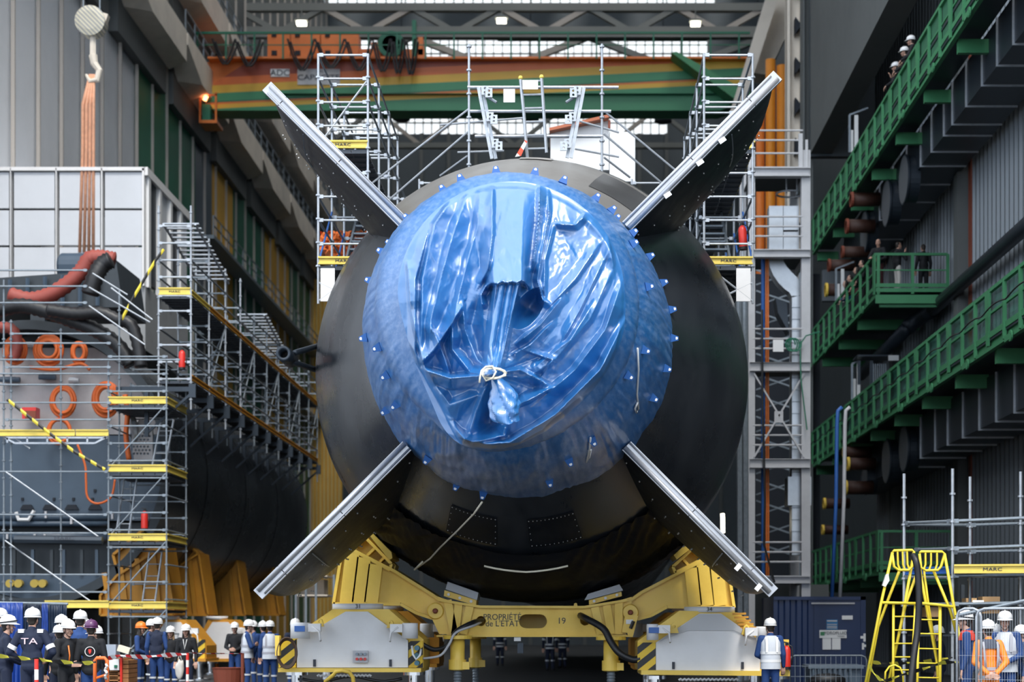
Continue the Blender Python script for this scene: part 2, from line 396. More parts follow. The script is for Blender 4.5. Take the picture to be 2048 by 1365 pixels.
# ---------------- overhead crane ----------------
dC = 95.0
t = thing('overhead_crane', 'orange and green striped overhead travelling crane spanning the hall', 'crane', W(390, 215, dC))
M_crane = bpy.data.materials.new('crane_stripe_paint'); M_crane.use_nodes = True
n = M_crane.node_tree.nodes; l = M_crane.node_tree.links; b = n['Principled BSDF']; b.inputs['Roughness'].default_value = .45
tcn = n.new('ShaderNodeTexCoord'); sp = n.new('ShaderNodeSeparateXYZ'); l.new(tcn.outputs['Object'], sp.inputs[0])
# painted stripe pattern: height minus a slope along the girder
ad = n.new('ShaderNodeMath'); ad.operation = 'MULTIPLY_ADD'; l.new(sp.outputs['X'], ad.inputs[0]); ad.inputs[1].default_value = -0.048; l.new(sp.outputs['Z'], ad.inputs[2])
def zc(py): return CH+(VY-py)*dC/F
mr = n.new('ShaderNodeMapRange'); mr.inputs[1].default_value = zc(222); mr.inputs[2].default_value = zc(110); l.new(ad.outputs[0], mr.inputs[0])
cr2 = n.new('ShaderNodeValToRGB'); cr2.color_ramp.interpolation = 'CONSTANT'; l.new(mr.outputs[0], cr2.inputs[0])
EL = cr2.color_ramp.elements; EL[0].position = 0; EL[0].color = (0.035, 0.22, 0.10, 1); EL[1].position = .34; EL[1].color = (.62, .36, .03, 1)
for p, c in ((.42, (.60, .14, .02, 1)), (.45, (.02, .12, .06, 1)), (.48, (.035, .22, .10, 1)), (.62, (.62, .36, .03, 1)), (.76, (.62, .13, .02, 1)), (.90, (.30, .045, .015, 1))):
    e = EL.new(p); e.color = c
l.new(cr2.outputs[0], b.inputs['Base Color'])
mb = MB(); mb.prism([(505, 118), (1500, 118), (1500, 200), (1440, 221), (430, 221), (400, 200), (430, 165)], dC, dC+1.6, d=dC); O('main_girder', mb, M_crane, t)
mb = MB(); mb.prism([(390, 122), (505, 122), (430, 180), (390, 182)], dC+.2, dC+1.4, d=dC); O('end_carriage', mb, M_orange, t)
mb = MB(); mb.prism([(1340, 122), (1350, 120), (1500, 205), (1500, 225), (1480, 225)], dC-1.4, dC-.1, d=dC); O('end_bracket', mb, M_green, t)
mb = MB(); mb.bp(415, 113, 1500, 117, dC-.5, 2.5); O('walkway', mb, M_orange, t)
mb = MB(); mb.b2(W(530, 187, dC-.3), W(1480, 190, dC)); O('girder_flange', mb, M_dgreen, t)
mb = MB(); mb.bar(W(390, 66, dC-.6), W(1500, 66, dC-.6), .12)
mb.bar(W(390, 90, dC-.6), W(1500, 90, dC-.6), .05)
for px in range(395, 1500, 57): mb.bar(W(px, 66, dC-.6), W(px, 118, dC-.6), .09)
O('railing', mb, M_dgreen, t)
for x0, x1 in ((535, 580), (582, 640), (642, 717)):
    mb = MB(); mb.bp(x0, 66, x1, 113, dC+.5, 1.3); e = O('control_cabinet', mb, M_orange, t)
    O('vent', MB().b2(W(x0+8, 68, dC+.42), W(x0+18, 74, dC+.5)), M_dark, e); O('vent', MB().b2(W(x0+8, 101, dC+.42), W(x0+19, 111, dC+.5)), M_dark, e)
mb = MB(); mb.bp(718, 98, 850, 113, dC+.6, 1.4); mb.bp(742, 85, 770, 100, dC+.6, 1.4); mb.bp(836, 74, 846, 110, dC+.6, 1.4); O('trolley', mb, M_orange, t)
mb = MB(); mb.lathe([(.25, -.1), (.62, 0), (.62, .9), (.25, 1)], W(782, 92, dC+.3), 'Y', 20); O('hoist_drum', mb, M_orange, t)
mb = MB(); mb.lathe([(.75, 0), (.75, .12), (.5, .12), (.5, 0)], W(782, 88, dC+.2), 'Y', 20); mb.bp(824, 40, 832, 114, dC+.3, .5); O('drum_rim', mb, M_dgreen, t)
def festoon(x0, x1, yl):
    for dx in (0, 6):
        mb = MB()
        pts = []
        for k in range(13):
            u = k/12; s_ = abs(2*u-1)**3
            pts.append(W(x0+dx+(x1-x0)*(u+.12*math.sin(2*math.pi*u)), yl-(yl-78-dx)*s_, dC-.9))
        mb.tube(pts, .06, 5); O('festoon_cable', mb, M_black, t)
for a in ((575, 628, 140), (630, 688, 135), (690, 742, 140), (745, 780, 142), (782, 805, 146), (808, 830, 148), (425, 470, 128), (470, 520, 132)): festoon(*a)
for x0, y0, x1, y1, c in ((541, 138, 579, 154, M_wh), (595, 138, 680, 170, M_greyw)):
    mb = MB(); mb.b2(W(x0, y0, dC-.06), W(x1, y1, dC)); o = O('sign', mb, c, t)
text('sign_lettering', 'ADC', W(560, 146, dC-.09), .34, M_ink, t, squash=1.1)
text('sign_lettering', 'CAPACITE', W(637, 155, dC-.09), .30, M_ink, t, squash=1.25)
text('sign_lettering', 'SWL', W(640, 143, dC-.09), .14, M_ink, t)
mb = MB(); mb.bp(398, 240, 434, 246, dC-.8, 1.6)
for px in (400, 432): mb.bar(W(px, 185, dC-.7), W(px, 243, dC-.7), .1)
mb.bar(W(398, 190, dC-.7), W(434, 190, dC-.7), .1); O('service_basket', mb, M_orange, t)
O('warning_light', MB().tube([W(409, 201, dC-.8), W(413, 192, dC-.8)], .12, 8), mat('amber_glow', (1, .3, .1), .5, emit=((1, .32, .12), 5)), t)
mb = MB(); mb.bp(404, 208, 420, 240, dC-.6, .6); O('control_desk', mb, M_dgreen, t)
# hook block and slings at the far left
a = W(183, 45, 62); t = thing('crane_hook', 'striped crane hook block hanging high on the left', 'crane hook', a+Vector((0, 0, -1)))
mb = MB(); mb.lathe([(.35, -.3), (.55, -.25), (.55, .25), (.35, .3)], a, 'Y', 20); O('hook_block', mb, stripes('faded_hook_stripes', (.62, .58, .45), (.33, .33, .32), 6.0, (1, 0, 1)), t)
mb = MB(); mb.bar(a+Vector((.3, 0, -.3)), a+Vector((.5, 0, .3)), .3); mb.tube([a+Vector((.05, 0, -.4)), a+Vector((.05, 0, -1.2))], .12)
mb.tube([a+Vector(v) for v in ((.05, 0, -1.2), (.1, 0, -1.5), (.28, 0, -1.75), (.2, 0, -2.1), (-.05, 0, -2.15), (-.2, 0, -1.9))], [.16, .14, .12, .12, .1, .05], 8); O('hook', mb, M_cream, t)
mb = MB()
for dx in (-.5, .5): mb.tube([a+Vector((dx*.6, 0, .3)), Vector((a.x+dx*.6, a.y, ZR-1.2))], .03, 5)
O('hoist_rope', mb, M_galvd, t)
t = thing('lifting_sling', 'bundle of pale orange round slings hanging from the hook down to shackles', 'sling', W(176, 500, 62))
for k in range(4):
    dx = (k-1.5)*.13
    mb = MB(); mb.tube([a+Vector((.02+dx*.3, 0, -1.9)), a+Vector((-.12+dx, 0, -3)), W(176+dx*55, 300, 62), W(173+dx*70, 505, 62)], .065, 6); O('sling_strand', mb, M_copper, t, True)
mb = MB()
for k in range(6): c = W(168+k*4, 505+(k % 3)*4, 62); mb.tube([c+Vector((.08*math.cos(q*.9), 0, .12*math.sin(q*.9))) for q in range(8)], .025, 5)
O('shackle', mb, M_galv, t)
# =============== the submarine under its cover ===============
def AX(d): return -.92+(d-30.4)*.03
ZA = 6.7
sub = thing('submarine', 'black submarine stern with X shaped rudders resting on the yellow cradle', 'submarine', (AX(40), 40, 0))
prof = [(26.6, 1.6), (28, 2.0), (30.2, 2.62), (30.6, 2.85), (31.2, 3.17), (32, 3.58), (33, 3.98), (34, 4.28), (35, 4.45), (36, 4.5), (38, 4.5), (50, 4.5), (70, 4.5), (95, 4.5)]
mb = MB(); rows = []; N = 144
for i in range(len(prof)-1):
    (d0, r0), (d1, r1) = prof[i], prof[i+1]
    for q in range(4 if d1 < 37 else 1):
        u = q/4; d = d0+(d1-d0)*u; r = r0+(r1-r0)*u
        rows.append([(AX(d)+r*math.cos(2*math.pi*j/N), d, ZA+r*math.sin(2*math.pi*j/N)) for j in range(N+1)])
rows.append([(AX(95)+4.5*math.cos(2*math.pi*j/N), 95, ZA+4.5*math.sin(2*math.pi*j/N)) for j in range(N+1)])
mb.grid(rows); O('hull', mb, M_hull, sub, True)
def hr(d):
    for (d0, r0), (d1, r1) in zip(prof[:-1], prof[1:]):
        if d0 <= d <= d1: return r0+(r1-r0)*(d-d0)/(d1-d0)
    return 4.5
def HP(ang, d, off=0.0):
    """point on the hull: ang from +x, counter-clockwise seen from the camera"""
    r = hr(d)+off; return Vector((AX(d)+r*math.cos(ang), d, ZA+r*math.sin(ang)))
# upper after body: skylight reflection put into a lighter grey, plus a dark patch
def hullpatch(a0, a1, d0, d1, off, na=24, nd=10, wob=0.0):
    rows = []
    for i in range(nd+1):
        d = d0+(d1-d0)*i/nd; rows.append([HP(a0+(a1-a0)*j/na+wob*noise.noise((i*.7, j*.0, a0)), d, off) for j in range(na+1)])
    return MB().grid(rows)
R_ = math.radians
O('upper_hull_tone_patch', hullpatch(R_(45), R_(137), 30.5, 33.6, .012), M_hulltop, sub, True)
O('upper_hull_tone_patch', hullpatch(R_(50), R_(68), 31.4, 33.0, .022, 10), mat('dark_patch', (0.05, .05, .052), .3, var=.5, vscale=2), sub, True)
O('hatch_plate', hullpatch(R_(83), R_(92), 32.9, 33.7, .03, 4, 4), mat('ribbed_hatch', (.25, .24, .23), .5, bump=.4, bscale=30), sub)
# dotted inspection panels under the stern
for (a0, a1) in ((246, 262), (272, 288)):
    pl = O('inspection_panel', hullpatch(R_(a0), R_(a1), 31.1, 32.0, .02, 14, 4), M_fin, sub)
    mb = MB()
    for k in range(12):
        for dd in (31.15, 31.95): O('bolt', MB().sphere(HP(R_(a0+.6+(a1-a0-1.2)*k/11), dd, .025), .010, 6), M_bolt, pl)
    for k in range(5):
        for a_ in (a0+.5, a1-.5): O('bolt', MB().sphere(HP(R_(a_), 31.15+.8*k/4, .025), .010, 6), M_bolt, pl)
# four rudders
def rudder(sx, sz, label):
    u = Vector((sx, 0, sz)).normalized(); nrm = Vector((-sz, 0, sx)).normalized()
    c = lambda d: Vector((AX(d), d, ZA))
    return u, nrm, c
def aero(mb, secs):
    """secs: list of (radius, d_trail, d_lead, half thickness)"""
    rows = []
    for (r, d0, d1, th) in secs:
        ring = []
        for k in range(20):
            a = 2*math.pi*k/20; cx = (1-math.cos(a))/2; tk = th*math.sin(a)*(0.35+.65*min(1, cx*1.6))
            if cx > .8: tk *= .9
            ring.append((r, d0+(d1-d0)*cx, tk))
        rows.append(ring)
    return rows
fins = {}
for nm, sx, sz, ang in (('ul', -1, 1, 0), ('ur', 1, 1, 0), ('ll', -1, -1, 0), ('lr', 1, -1, 0)):
    u = Vector((sx, 0, sz)).normalized(); nv = Vector((-u.z, 0, u.x))
    def FP(r, d, t, u=u, nv=nv): return Vector((AX(30), 0, ZA))+u*r+nv*t+Vector((0, d, 0))
    RT = {'ul': 6.19, 'ur': 6.46, 'll': 6.41, 'lr': 6.36}[nm]; k_ = RT/6.5
    secs = [(2.2, 30.0, 34.6, .42), (2.9, 29.9, 34.4, .40), (3.4, 29.9, 34.25, .36), (4.6, 29.85, 34.15, .30), (5.4, 29.85, 34.05, .26), (6.0, 29.85, 33.7, .22), (6.3, 29.85, 33.0, .16), (6.42, 29.85, 32.2, .08)]
    secs = [(r*k_ if r > 4 else r, a1, a2, a3) for r, a1, a2, a3 in secs]
    mb = MB(); rings = aero(mb, secs); rows = [[FP(*p) for p in r+[r[0]]] for r in rings]; mb.grid(rows)
    mb.f.append(tuple(range(len(mb.v)-21, len(mb.v)-1)))
    desc = {'ul': 'upper left', 'ur': 'upper right', 'll': 'lower left', 'lr': 'lower right'}[nm]
    fin = O('rudder', mb, M_fin, sub, True); fin['label'] = 'black %s rudder blade' % desc
    # pale trailing strip: a channel profile with a round bead
    L0, L1 = 2.72, RT
    mb = MB()
    for a_, b_ in ((L0, 4.35), (4.365, 5.8), (5.815, L1)):
        mb.bar(FP(a_, 29.80, 0), FP(b_, 29.80, 0), .10, .215, up=nv)
    e = O('trailing_edge_strip', mb, M_alu, fin, False)
    mb = MB(); mb.tube([FP(L0, 29.73, -.05), FP(L1-.05, 29.73, -.05)], .045, 8); mb.tube([FP(L0, 29.74, .07), FP(L1-.1, 29.74, .07)], .02, 6)
    O('edge_bead', mb, M_chrome if False else M_alu, fin, True)
    # hinge split, tip cap line, screws
    mb = MB()
    for k in range(26):
        r = 2.9+k*.13; dd = 30.5+(k*37 % 10)*.33
        for s_ in (1, -1):
            cx = (dd-29.85)/(34.1-29.85); th = (.40-(r/k_-2.9)*.05)*(.35+.65*min(1, cx*1.6))*math.sin(math.acos(max(-1, min(1, 1-2*cx))))
            mb.sphere(FP(r, dd, s_*(th+.002)), .018, 6); mb.sphere(FP(r, dd+.25, s_*(th+.002)), .018, 6)
    me_ = fin.data; me_.materials.append(M_bolt); import bmesh as _b; bm_ = _b.new(); bm_.from_mesh(me_)
    vv = [bm_.verts.new(v) for v in mb.v]
    for f_ in mb.f:
        try: q_ = bm_.faces.new([vv[i_] for i_ in dict.fromkeys(f_)]); q_.material_index = 1
        except ValueError: pass
    bm_.to_mesh(me_); bm_.free()
    mb = MB()
    for s_ in (1, -1): mb.tube([FP(5.25+.02*k, 30.1+k*.38, s_*(.05+.20*math.sin(min(3.0, .35+k*.3)))) for k in range(9)], .012, 4)
    O('tip_cap_seam', mb, M_galvd, fin)
    if nm in ('ur', 'lr'):
        for k, r in enumerate((3.6, 4.4, 4.95) if nm == 'ur' else (5.6, 6.1)):
            c0 = FP(r, 29.70, -.13*(1 if nm == 'ur' else 1)); O('tape_patch', MB().box(c0, (.13, .03, .08), m=Matrix.Rotation(R_(-35 if nm == 'ur' else -50), 3, 'Y')), M_wh, fin)
# line guide tube on the left flank
t0 = W(573, 713, 33.2)
mb = MB(); Rm = None
mb.lathe([(.085, -.35), (.15, -.35), (.15, .5), (.085, .5), (.085, -.35)], t0, 'Y', 20, caps=False); lg = O('guide_tube', mb, M_duct, sub, True)
mb = MB(); mb.tube([W(590, 706, 33.4), W(658, 686, 35.2)], .06, 8); O('guide_strut', mb, M_duct, sub, True)
mb = MB(); mb.tube([W(583, 724, 33.4), W(656, 748, 35.0)], .06, 8); O('guide_strut', mb, M_duct, sub, True)

# ---------------- blue tarpaulin over the propulsor ----------------
tarp = thing('tarpaulin', 'shiny blue tarpaulin gathered and tied over the propulsor of the submarine', 'tarpaulin', (AX(28), 28, ZA))
def _tm(m):
    b = m.node_tree.nodes['Principled BSDF']; b.inputs['Coat Weight'].default_value = .85; b.inputs['Coat IOR'].default_value = 1.75; b.inputs['Coat Roughness'].default_value = .26; b.inputs['Specular IOR Level'].default_value = .7; return m
M_tarp = mat('blue_pvc_sheet', (0.018, 0.150, 0.41), 0.28, var=.3, vscale=2.0, col2=(0.013, 0.10, 0.34), bump=0.03, bscale=5, spec=.8, coat=.5)
_tm(M_tarp)
rimpx = [(0, 1250, 590), (-15, 1252, 640), (-30, 1240, 700), (-45, 1195, 775), (-58, 1140, 832), (-70, 1070, 880), (-82, 1000, 903), (-95, 950, 902), (-108, 893, 880), (-122, 868, 815), (-138, 835, 742), (-155, 812, 670), (-170, 798, 610), (-180, 794, 590)]
def rim(a):
    """a in degrees, counter-clockwise from +x (screen up positive)"""
    a = (a+180) % 360-180
    if a >= 0: return (1022+228*math.cos(R_(a)), 590-228*math.sin(R_(a)))
    for (a0, x0, y0), (a1, x1, y1) in zip(rimpx[:-1], rimpx[1:]):
        if a1 <= a <= a0:
            u = (a0-a)/(a0-a1); return (x0+(x1-x0)*u, y0+(y1-y0)*u)
    return (794, 590)
def smooth_rim(a): 
    xs = [rim(a+k) for k in (-9, -6, -3, 0, 3, 6, 9)]; return (sum(p[0] for p in xs)/7, sum(p[1] for p in xs)/7)
def seg(px, py, ax, ay, bx, by):
    dx, dy = bx-ax, by-ay; L = dx*dx+dy*dy
    u = max(0, min(1, ((px-ax)*dx+(py-ay)*dy)/L)) if L else 0
    qx, qy = ax+dx*u, ay+dy*u; return math.hypot(px-qx, py-qy), u, (px-qx)*dy-(py-qy)*dx
# fold lines in the cover, as the cloth lies: (polyline, height, width, sharp side)
CR = []
def crease(pts, amp, w, side=0): 
    CR.append((pts, amp, w, side, min(p[0] for p in pts)-w, max(p[0] for p in pts)+w, min(p[1] for p in pts)-w, max(p[1] for p in pts)+w))
crease([(905, 395), (868, 450), (845, 560), (842, 700)], .10, 20, 1)
crease([(862, 440), (830, 560), (830, 700), (850, 800)], .09, 16, -1)
crease([(935, 385), (905, 470), (880, 560), (862, 640), (858, 700)], .13, 24, 1)
crease([(960, 380), (955, 450), (935, 520), (915, 600), (900, 690)], .10, 22, 1)
crease([(985, 372), (985, 470), (975, 540), (960, 570)], .12, 14, -1)
crease([(1078, 368), (1078, 430), (1070, 500), (1062, 545)], .20, 14, 1)
crease([(1096, 378), (1098, 430), (1085, 500), (1075, 560), (1085, 600), (1100, 610)], .13, 12, -1)
crease([(1172, 428), (1150, 450), (1108, 448)], .10, 12, 1)
crease([(1108, 448), (1090, 520), (1088, 600)], .08, 16, -1)
crease([(1172, 428), (1215, 470), (1228, 540)], .07, 18, -1)
crease([(1100, 612), (1150, 560), (1205, 480)], .06, 16, 1)
crease([(1245, 560), (1210, 660), (1150, 740), (1080, 800)], .12, 24, 1)
crease([(1225, 540), (1180, 640), (1110, 720), (1050, 760)], .08, 20, -1)
crease([(1250, 640), (1200, 740), (1110, 830), (1020, 885), (940, 890), (868, 815)], .26, 26, 1)
crease([(1130, 590), (1080, 650), (1030, 690)], .10, 14, 1)
crease([(1110, 640), (1060, 690), (1015, 715)], .07, 12, 1)
crease([(833, 735), (900, 757), (960, 752), (985, 748)], .30, 22, -1)
crease([(833, 735), (868, 700), (905, 645), (925, 610)], .14, 20, 1)
crease([(903, 757), (880, 690), (860, 650)], .10, 12, 1)
crease([(866, 765), (900, 810), (960, 790), (980, 760)], .10, 30, -1)
crease([(860, 855), (945, 885), (1010, 872), (1012, 840)], .20, 16, 1)
crease([(985, 750), (985, 800), (975, 870)], -.16, 20, 0)
crease([(980, 755), (950, 830), (935, 880)], .10, 20, 1)
crease([(1105, 775), (1060, 800), (1010, 820), (1000, 850)], .20, 14, -1)
crease([(1105, 775), (1080, 760), (1040, 740), (1000, 745)], .10, 16, 1)
crease([(905, 650), (905, 700), (940, 745), (975, 750)], .14, 14, 1)
crease([(925, 600), (930, 660), (955, 720), (980, 742)], .10, 12, -1)
crease([(960, 590), (945, 650), (960, 700), (985, 740)], -.08, 16, 0)
crease([(975, 565), (962, 590), (965, 620)], .14, 10, 1)
crease([(822, 620), (850, 740), (868, 830)], .10, 16, 1)
crease([(815, 520), (822, 620)], .08, 16, 1)
crease([(1218, 500), (1160, 620), (1120, 690)], .06, 14, -1)
crease([(1190, 600), (1140, 680), (1075, 730)], .06, 12, 1)
crease([(1045, 700), (1105, 720), (1080, 760)], .05, 10, 1)
def ridge(t, w, side, cross):
    if t >= w: return 0.0
    if side == 0: return (0.5+0.5*math.cos(math.pi*t/w))
    ww = w if cross*side > 0 else w*.38
    if t >= ww: return 0.0
    return (1-t/ww)**1.25
def field(x, y):
    rx, ry = x-1006, y-610
    a = math.degrees(math.atan2(-(y-640), x-1006)); ex, ey = rim(a)
    rho = min(1.0, math.hypot(x-1006, y-640)/max(1, math.hypot(ex-1006, ey-640)))
    Fv = .84*(1-rho)**.9
    # broad ridge from the top of the ring out to the hub
    if y < 600:
        t = max(0, min(1, (y-362)/208)); dx = abs(x-(1012+4*t)); wdt = 30+10*t
        wdt -= 14*t; k = 1 if dx < wdt else max(0, 1-(dx-wdt)/(60-38*t))
        k = k*k*(3-2*k); Fr = 1.40*t**.9
        ye = 566+5*noise.noise((x*.06, 0, 4))*2; edge = 1 if y < ye else max(0, 1-(y-ye)/8)
        Fv = Fv*(1-k*edge)+max(Fv, Fr)*k*edge
    # bunch hanging from the hub down to the knot
    if 560 < y < 765:
        t = (y-565)/180; cx = 1016-32*t+0*y; wd_ = 30-12*t; dx = abs(x-cx)
        k = max(0, 1-max(0, dx-wd_*.75)/9)*(1 if y > 570 else (y-560)/10)*(1 if y < 750 else max(0, (765-y)/15))
        gro = .07*abs(math.sin((x-cx)*.20+.6))
        Fv = Fv*(1-k)+max(Fv, 1.22-.05*t+gro)*k
    # hollow to the right of the bunch
    dd = math.hypot(((x-1056)*.8+(y-618)*.55)/24, ((y-618)*.8-(x-1056)*.55)/46)
    if dd < 1: Fv -= .50*(1-dd*dd)*(1 if x > 1018-((y-565)*.17) else 0)
    dk = math.hypot(x-988, y-748)
    Fv += .42*math.exp(-(dk/34)**2)
    # pleats running into the knot
    ang = math.atan2(y-748, x-988); fall = math.exp(-dk/85)*(1-math.exp(-dk/10))
    Fv += .10*fall*abs(math.sin(ang*7+.7*math.sin(ang*3)))
    for pts, amp, w, side, bx0, bx1, by0, by1 in CR:
        if not (bx0 < x < bx1 and by0 < y < by1): continue
        best = 1e9; cr_ = 0; uu = 0; n_ = len(pts)-1
        for i in range(n_):
            t, u, c_ = seg(x, y, *pts[i], *pts[i+1])
            if t < best: best = t; cr_ = c_; uu = (i+u)/n_
        wob = 1+.35*noise.noise((x*.03, y*.03, amp*50))
        taper = min(1, uu*5+.15, (1-uu)*5+.15)
        Fv += 1.8*amp*taper*ridge(best, w*wob*1.15, side, cr_)
    # small crumple
    n1 = noise.noise((x*.022, y*.014, 3.1)); n2 = noise.noise((x*.055+n1, y*.03, 7.7)); n3 = noise.noise((x*.13, y*.09+n2, 1.3))
    env = min(1, (1-rho)*7)
    Fv += env*(.05*(.5-abs(n1))+.022*(.35-abs(n2))+.004*(.3-abs(n3)))
    wr = .55*math.exp(-((x-1062)/48)**2-((y-745)/62)**2)+.3*math.exp(-((x-1135)/50)**2-((y-505)/60)**2)
    if wr > .05: Fv += wr*(.05*(.3-abs(noise.noise((x*.07, y*.07, 9)+Vector((0, 0, 0)) if False else (x*.07, y*.07, 9))))+.03*(.3-abs(noise.noise((x*.13+y*.05, y*.12, 2)))))
    return Fv*min(1, (1-rho)*16+.05)
d0 = 26.07; NA = 560; NS = 150
mb = MB(); rows = []
# band rings behind the face
bandp = [(30.45, 2.76), (30.0, 2.71), (29.5, 2.64), (29.0, 2.57), (28.5, 2.49), (28.0, 2.38), (27.5, 2.24), (27.1, 2.10)]
rp = [smooth_rim(-360*j/NA) for j in range(NA)]
def band_pt(j, d, r):
    a = -2*math.pi*j/NA
    dr = .02*noise.noise((math.cos(a)*9, math.sin(a)*9, d*.7))+.012*noise.noise((math.cos(a)*30, math.sin(a)*30, d*.5))
    low = max(0, -math.sin(a))
    # streaky creases of the lower sheet
    dr += low*(.06*(.4-abs(noise.noise((math.cos(a)*5+d*.4, math.sin(a)*5, d*.9))))+.02*(.4-abs(noise.noise((math.cos(a)*18+d, math.sin(a)*18, d*1.3)))))
    if d > 30.2: dr += low*.05*noise.noise((math.cos(a)*4, math.sin(a)*4, 1))
    return Vector((AX(d)+(r+dr)*math.cos(a), d, ZA+(r+dr)*math.sin(a)))
for i in range(len(bandp)-1):
    (da, ra), (db, rb) = bandp[i], bandp[i+1]
    for q in range(4): u = q/4; rows.append([band_pt(j, da+(db-da)*u, ra+(rb-ra)*u) for j in range(NA)])
last = [band_pt(j, 27.1, 2.10) for j in range(NA)]
front = [W(rp[j][0], rp[j][1], d0) for j in range(NA)]
for q in range(6):
    u = q/6; rows.append([last[j].lerp(front[j], u)+(last[j]-Vector((AX(27), last[j].y, ZA))).normalized()*(.10*math.sin(math.pi*u)) for j in range(NA)])
PX, PY = 1000.0, 660.0
for i in range(NS+1):
    s = (i/NS); row = []
    for j in range(NA):
        x = rp[j][0]+(PX-rp[j][0])*s; y = rp[j][1]+(PY-rp[j][1])*s
        row.append(W(x, y, d0-field(x, y)))
    rows.append(row)
rows = [r+[r[0]] for r in rows]
mb.grid(rows[34:]); O('cover_sheet', mb, M_tarp, tarp, True)
M_band = _tm(mat('scuffed_sheen_blue_sheet', (0.018, 0.140, 0.40), 0.36, var=.75, vscale=2.2, stretch=(5, .5, 5), col2=(0.18, 0.31, 0.56), bump=.06, bscale=5)); M_band.node_tree.nodes['Principled BSDF'].inputs['Coat Weight'].default_value = .35  # pale streaks carry sky sheen in the colour as well as scuffs
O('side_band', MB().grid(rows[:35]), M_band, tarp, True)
# drooping tail below the knot
def blob_tail():
    mb = MB(); c0 = (990, 752); c1 = (1018, 838); rows = []
    for i in range(33):
        s = i/32; cx = c0[0]+(c1[0]-c0[0])*s+6*math.sin(s*5); cy = c0[1]+(c1[1]-c0[1])*s; R = (7+20*math.sin(min(1, s*1.5)*math.pi*.5)-8*max(0, s-.75)*4*.5)
        row = []
        for k in range(48):
            a = 2*math.pi*k/48
            rr = R*(1+.30*abs(math.sin(a*2.5+s*4))*(s+.1)+.22*noise.noise((math.cos(a)*1.5, math.sin(a)*1.5, s*6)))
            dz = 0 if i < 32 else -4
            row.append(W(cx+rr*math.cos(a), cy+rr*.35*math.sin(a)+(6*noise.noise((math.cos(a)*2, math.sin(a)*2, s*5)))*s, 24.62-(rr/130)*math.sin(a)*.9))
        rows.append(row+[row[0]])
    mb.grid(rows); return mb
O('gathered_tail', blob_tail(), M_tarp, tarp, False)
rope = O('binding_rope', MB().tube([W(988+22*math.cos(k*.5)*(1+.05*k/10), 746+10*math.sin(k*.5)+(k % 7)*.6, 24.38-.10*abs(math.sin(k*.25))) for k in range(26)], .016, 6), M_rope, tarp, True)
mb = MB()
mb.tube([W(x, y, 24.28) for x, y in ((975, 742), (966, 752), (972, 762), (985, 757), (992, 744), (985, 733), (972, 734), (963, 742), (960, 756), (959, 766))], .015, 6)
O('rope_loop', mb, M_rope, tarp, True)
# tie tabs round the rear edge and on the band
tabs = [(1070, 346), (992, 342), (922, 360), (1128, 360), (1190, 400), (1230, 441), (1276, 458), (1230, 414), (1262, 490), (1305, 510), (1328, 565), (1341, 620), (1342, 677), (1328, 737), (1302, 795), (1252, 750), (888, 384), (818, 440), (784, 490), (767, 506), (766, 546), (744, 563), (734, 676), (766, 693), (776, 750), (795, 808), (1182, 878), (1137, 919), (1098, 960), (857, 916), (910, 979), (963, 1003), (1292, 575), (1285, 700), (775, 820)]
for px, py in tabs:
    # find the depth on the band along this sight line
    best = None
    for k in range(120):
        d = 26.3+k*.035
        p = W(px, py, d); r = math.hypot(p.x-AX(d), p.z-ZA); rb = None
        for (da, ra), (db, rb_) in zip(bandp[:-1], bandp[1:]):
            if db <= d <= da: rb = ra+(rb_-ra)*(d-da)/(db-da)
        if rb is None: continue
        if best is None or abs(r-rb) < best[0]: best = (abs(r-rb), d, p, rb)
    _, d, p, rb = best
    c = Vector((AX(d), d, ZA)); outv = (p-c).normalized(); tan = Vector((-outv.z, 0, outv.x)); base = c+outv*rb
    f = outv*.75+Vector((0, .35, 0)); f.normalize(); h = .12; q = Vector((0, -.02, 0))+outv*.02
    mb = MB(); nrm = f.cross(tan)*.012
    a_ = [base-tan*.075+q-f*.03, base+tan*.075+q-f*.03, base+tan*.035+f*h+q, base-tan*.035+f*h+q]
    mb.add([v-nrm for v in a_]+[v+nrm for v in a_], [(0, 1, 2, 3), (7, 6, 5, 4), (0, 4, 5, 1), (1, 5, 6, 2), (2, 6, 7, 3), (3, 7, 4, 0)])
    tb = O('tie_tab', mb, mat('blue_tab', (.02, .10, .33), .55, spec=.3), tarp)
    O('grommet', MB().lathe([(.0, -.02), (.026, -.02), (.026, .02), (0, .02)], base+f*(h*.72)+q, 'Y', 10), M_wh, tb)
# loose cords
for pts, nm in (([(1275, 697), (1277, 740), (1274, 790), (1277, 818), (1273, 826), (1270, 818), (1275, 805)], 'white cord hanging in a loop from the right of the blue tarpaulin'),
                ([(1181, 876), (1179, 898), (1175, 915), (1173, 925), (1179, 915), (1182, 900), (1176, 903)], 'short white cord loop dangling low on the blue tarpaulin')):
    mb = MB(); P_ = []
    for (x, y) in pts:
        d = 27.6 if x > 1200 else 28.6
        bd = None
        for k in range(80):
            dd = 26.8+k*.045; p = W(x, y, dd); r = math.hypot(p.x-AX(dd), p.z-ZA)
            for (da, ra), (db, rb_) in zip(bandp[:-1], bandp[1:]):
                if db <= dd <= da:
                    rb = ra+(rb_-ra)*(dd-da)/(db-da)
                    if bd is None or abs(r-rb) < bd[0]: bd = (abs(r-rb), dd)
        P_.append(W(x, y, bd[1]-.12))
    mb.tube(P_, .017, 6); tag(O('cord', mb, M_wh, None, True), nm, 'cord')
mb = MB(); mb.tube([W(964, 1005, 30.1), W(948, 1028, 30.6), W(915, 1062, 31.3), (W(880, 1096, 32.2)), W(860, 1118, 32.8), W(832, 1138, 33.4), W(829, 1140, 33.3), W(845, 1124, 33.0)], .018, 6)
